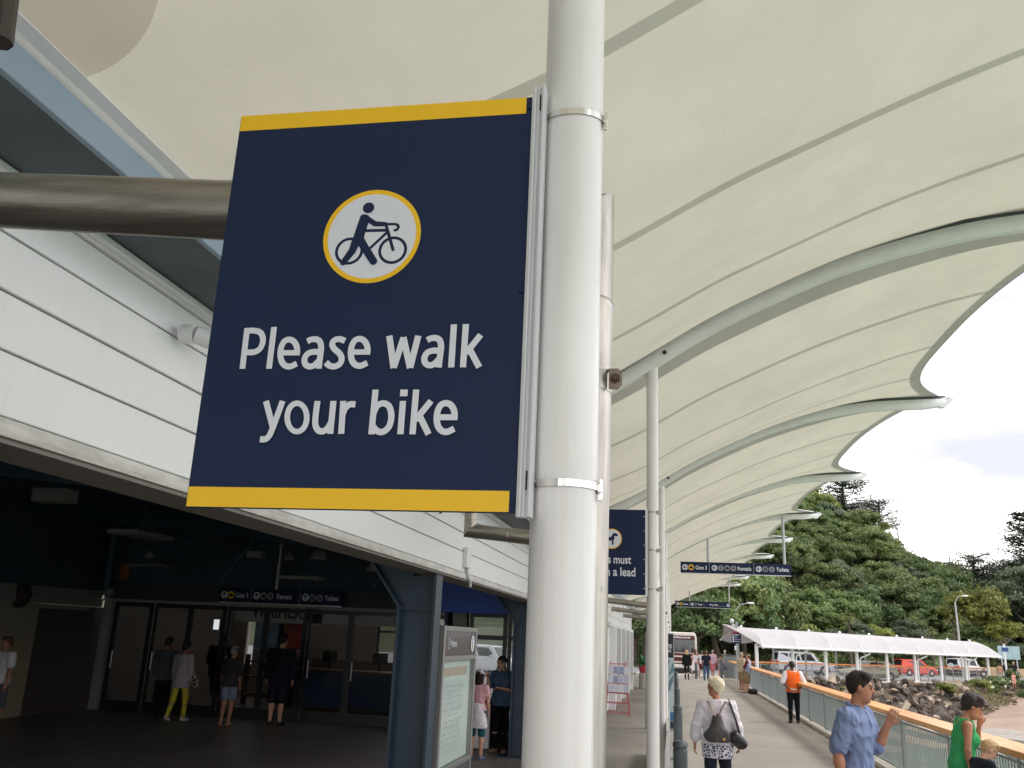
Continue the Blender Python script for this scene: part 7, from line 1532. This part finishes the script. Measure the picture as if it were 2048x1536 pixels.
# bare wispy twigs at the ridge: a leafless tree
b = MB(); g = random.Random(4)
def twig(p, d, l, r, n):
    e = tuple(p[i]+d[i]*l for i in range(3)); b.tube([p, e], [r, r*.6], 4, False)
    if n:
        for _ in range(3): q = nrm((d[0]+g.uniform(-.7, .7), d[1]+g.uniform(-.7, .7), d[2]+g.uniform(-.35, .4))); twig(e, tuple(q), l*.72, r*.6, n-1)
twig((0, 0, 0), (.2, 0, 1), 2.2, .12, 4); q = atY(1790, 1052, 150); t = thing('bare_tree', 'leafless twiggy tree leaning right on the ridge line', 'tree', (q[0], 150, q[2]-4.4)); link('trunk', b.mesh('trunk', BARKP, False), t)
# undergrowth filling between the trees at the foot of the hill
g = np.random.default_rng(5); n_ = 26000; X = g.uniform(-12, 70, n_); Y_ = np.array([ybase(q) for q in X])+np.abs(g.normal(size=n_))*5; Zs = np.array([zhill(a, c) for a, c in zip(X, Y_)])+g.random(n_)**1.5*1.7
P, F, S = leafcloud(np.stack([X, Y_, Zs], 1), np.tile([0, -.5, .8], (n_, 1)), .2, g, np.clip(.5+.3*np.sin(X*.9)+.3*np.sin(X*2.3+Y_), 0, 1)); tag(link('undergrowth', leafmesh('undergrowth', P, F, S, LG[1])), kind='stuff')
# flax and shrubs
FLX = leafmat('flax_leaf', (.045, .075, .03), (.13, .17, .06))
def flax(seed, R, n):
    g = np.random.default_rng(seed); P, F, S = [], [], []; o = 0
    for i in range(n):
        a = g.uniform(0, 2*PI); el = g.uniform(.5, 1.4); d = np.array([math.cos(a)*math.cos(el), math.sin(a)*math.cos(el), math.sin(el)]); s_ = np.array([-math.sin(a), math.cos(a), 0]); l = R*g.uniform(.7, 1.1); sd = g.random(); pts = [d*l*q+np.array([0, 0, -.35*l*q*q*q]) for q in (0, .5, 1)]; w = .05
        P += [pts[0]-s_*w*.6, pts[0]+s_*w*.6, pts[1]+s_*w, pts[1]-s_*w, pts[2]+s_*.01, pts[2]-s_*.01]; F += [[o, o+1, o+2, o+3], [o+3, o+2, o+4, o+5]]; S += [sd]*6; o += 6
    return leafmesh('leaves', np.array(P), np.array(F), np.array(S), FLX)
FM = [flax(i, 1.7, 60) for i in range(3)]
r_ = random.Random(9)
for i in range(14):
    x = 8+i*2.3+r_.uniform(-.6, .6); o = link('flax', FM[i % 3]); o.location = (x, ybase(x)-.6+r_.uniform(-.4, .5), -.05); o.rotation_euler = (0, 0, r_.uniform(0, 6)); o.scale = (r_.uniform(.8, 1.25),)*3; tag(o, 'spiky flax clump at the foot of the hill, '+where(x, ybase(x), -1).split(', ')[1], 'plant', 'flax clumps along the far side of the road')
SHM = [crown_mesh(400+i, 1, .7, LG[k], 14, 110, leaf=.09, clump=.42) for i, k in enumerate((3, 1, 2, 0))]
def shrub(t_, off, z, k, s, label, flowers=0, sz=1.0):
    s *= .82; z -= .22
    p = sh(t_, off, z); t = thing('shrub', label, 'plant', p, r_.uniform(0, 6)); c = link('foliage', SHM[k], t); c.scale = (s, s, s*sz); c.location = (0, 0, s*.3*sz)
    for i in range(flowers):
        a = r_.uniform(0, 6.28); m_ = MB(); m_.sphere((s*.8*math.cos(a), s*.8*math.sin(a)-.3, s*r_.uniform(.3, .9)*sz), .11, 8, 5); link('flower_head', m_.mesh('flower_head', M('petal_white', srgb(226, 226, 206), .6), True), t)
shrub(23.3, -1.9, -.45, 0, .95, 'bright lime green shrub among the rocks below the shelter', 0, .8); shrub(28.9, -1.7, -.35, 0, 1.0, 'green shrub on the bank left of the white flowers', 3)
shrub(31.0, -1.7, -.3, 1, 1.1, 'green bush with white flower heads on the bank', 6); shrub(32.9, -1.4, -.1, 2, .8, 'grey green bush with a few white flowers under the last columns', 3, 1.2)
shrub(35.0, -1.3, .1, 3, 1.0, 'tall dark green bush in front of the last shelter columns', 1, 1.15); shrub(36.5, -2.0, -.4, 2, 1.2, 'dry grey bush at the right end of the rocks', 0, .8); shrub(38.2, -1.6, -.35, 2, 1.1, 'dry brownish bush beside the beach at the right', 0, .7)
shrub(33.6, -2.9, -1.0, 3, .8, 'low dark bush hanging over the rocks'); shrub(27.1, -2.2, -.6, 0, .55, 'tiny yellow green shrub between rocks', 0, .7); shrub(11.0, -1.5, -.3, 0, .5, 'small yellow shrub in the rocks near the vest man', 0, .6)
# wind-blown grass tufts on the bank
n_ = 5000; pass
g = np.random.default_rng(6); T_r = g.uniform(24, 37, n_); O_r = -1.2-np.abs(g.normal(size=n_))*1.3; V = np.array([sh(a, o, float(np.interp(-o, [1.0, 1.4, 2.2, 3.8, 5.6], [0, -.3, -.95, -1.95, -2.85]))+.1+.15*g.random()) for a, o in zip(T_r, O_r)])
P, F, S = leafcloud(V, np.tile([0, -1, .3], (n_, 1)), .11, g, g.random(n_), 1.2, .5); tag(link('bank_grass', leafmesh('bank_grass', P, F, S, leafmat('dry_grass', (.12, .12, .05), (.28, .25, .14)))), kind='stuff')
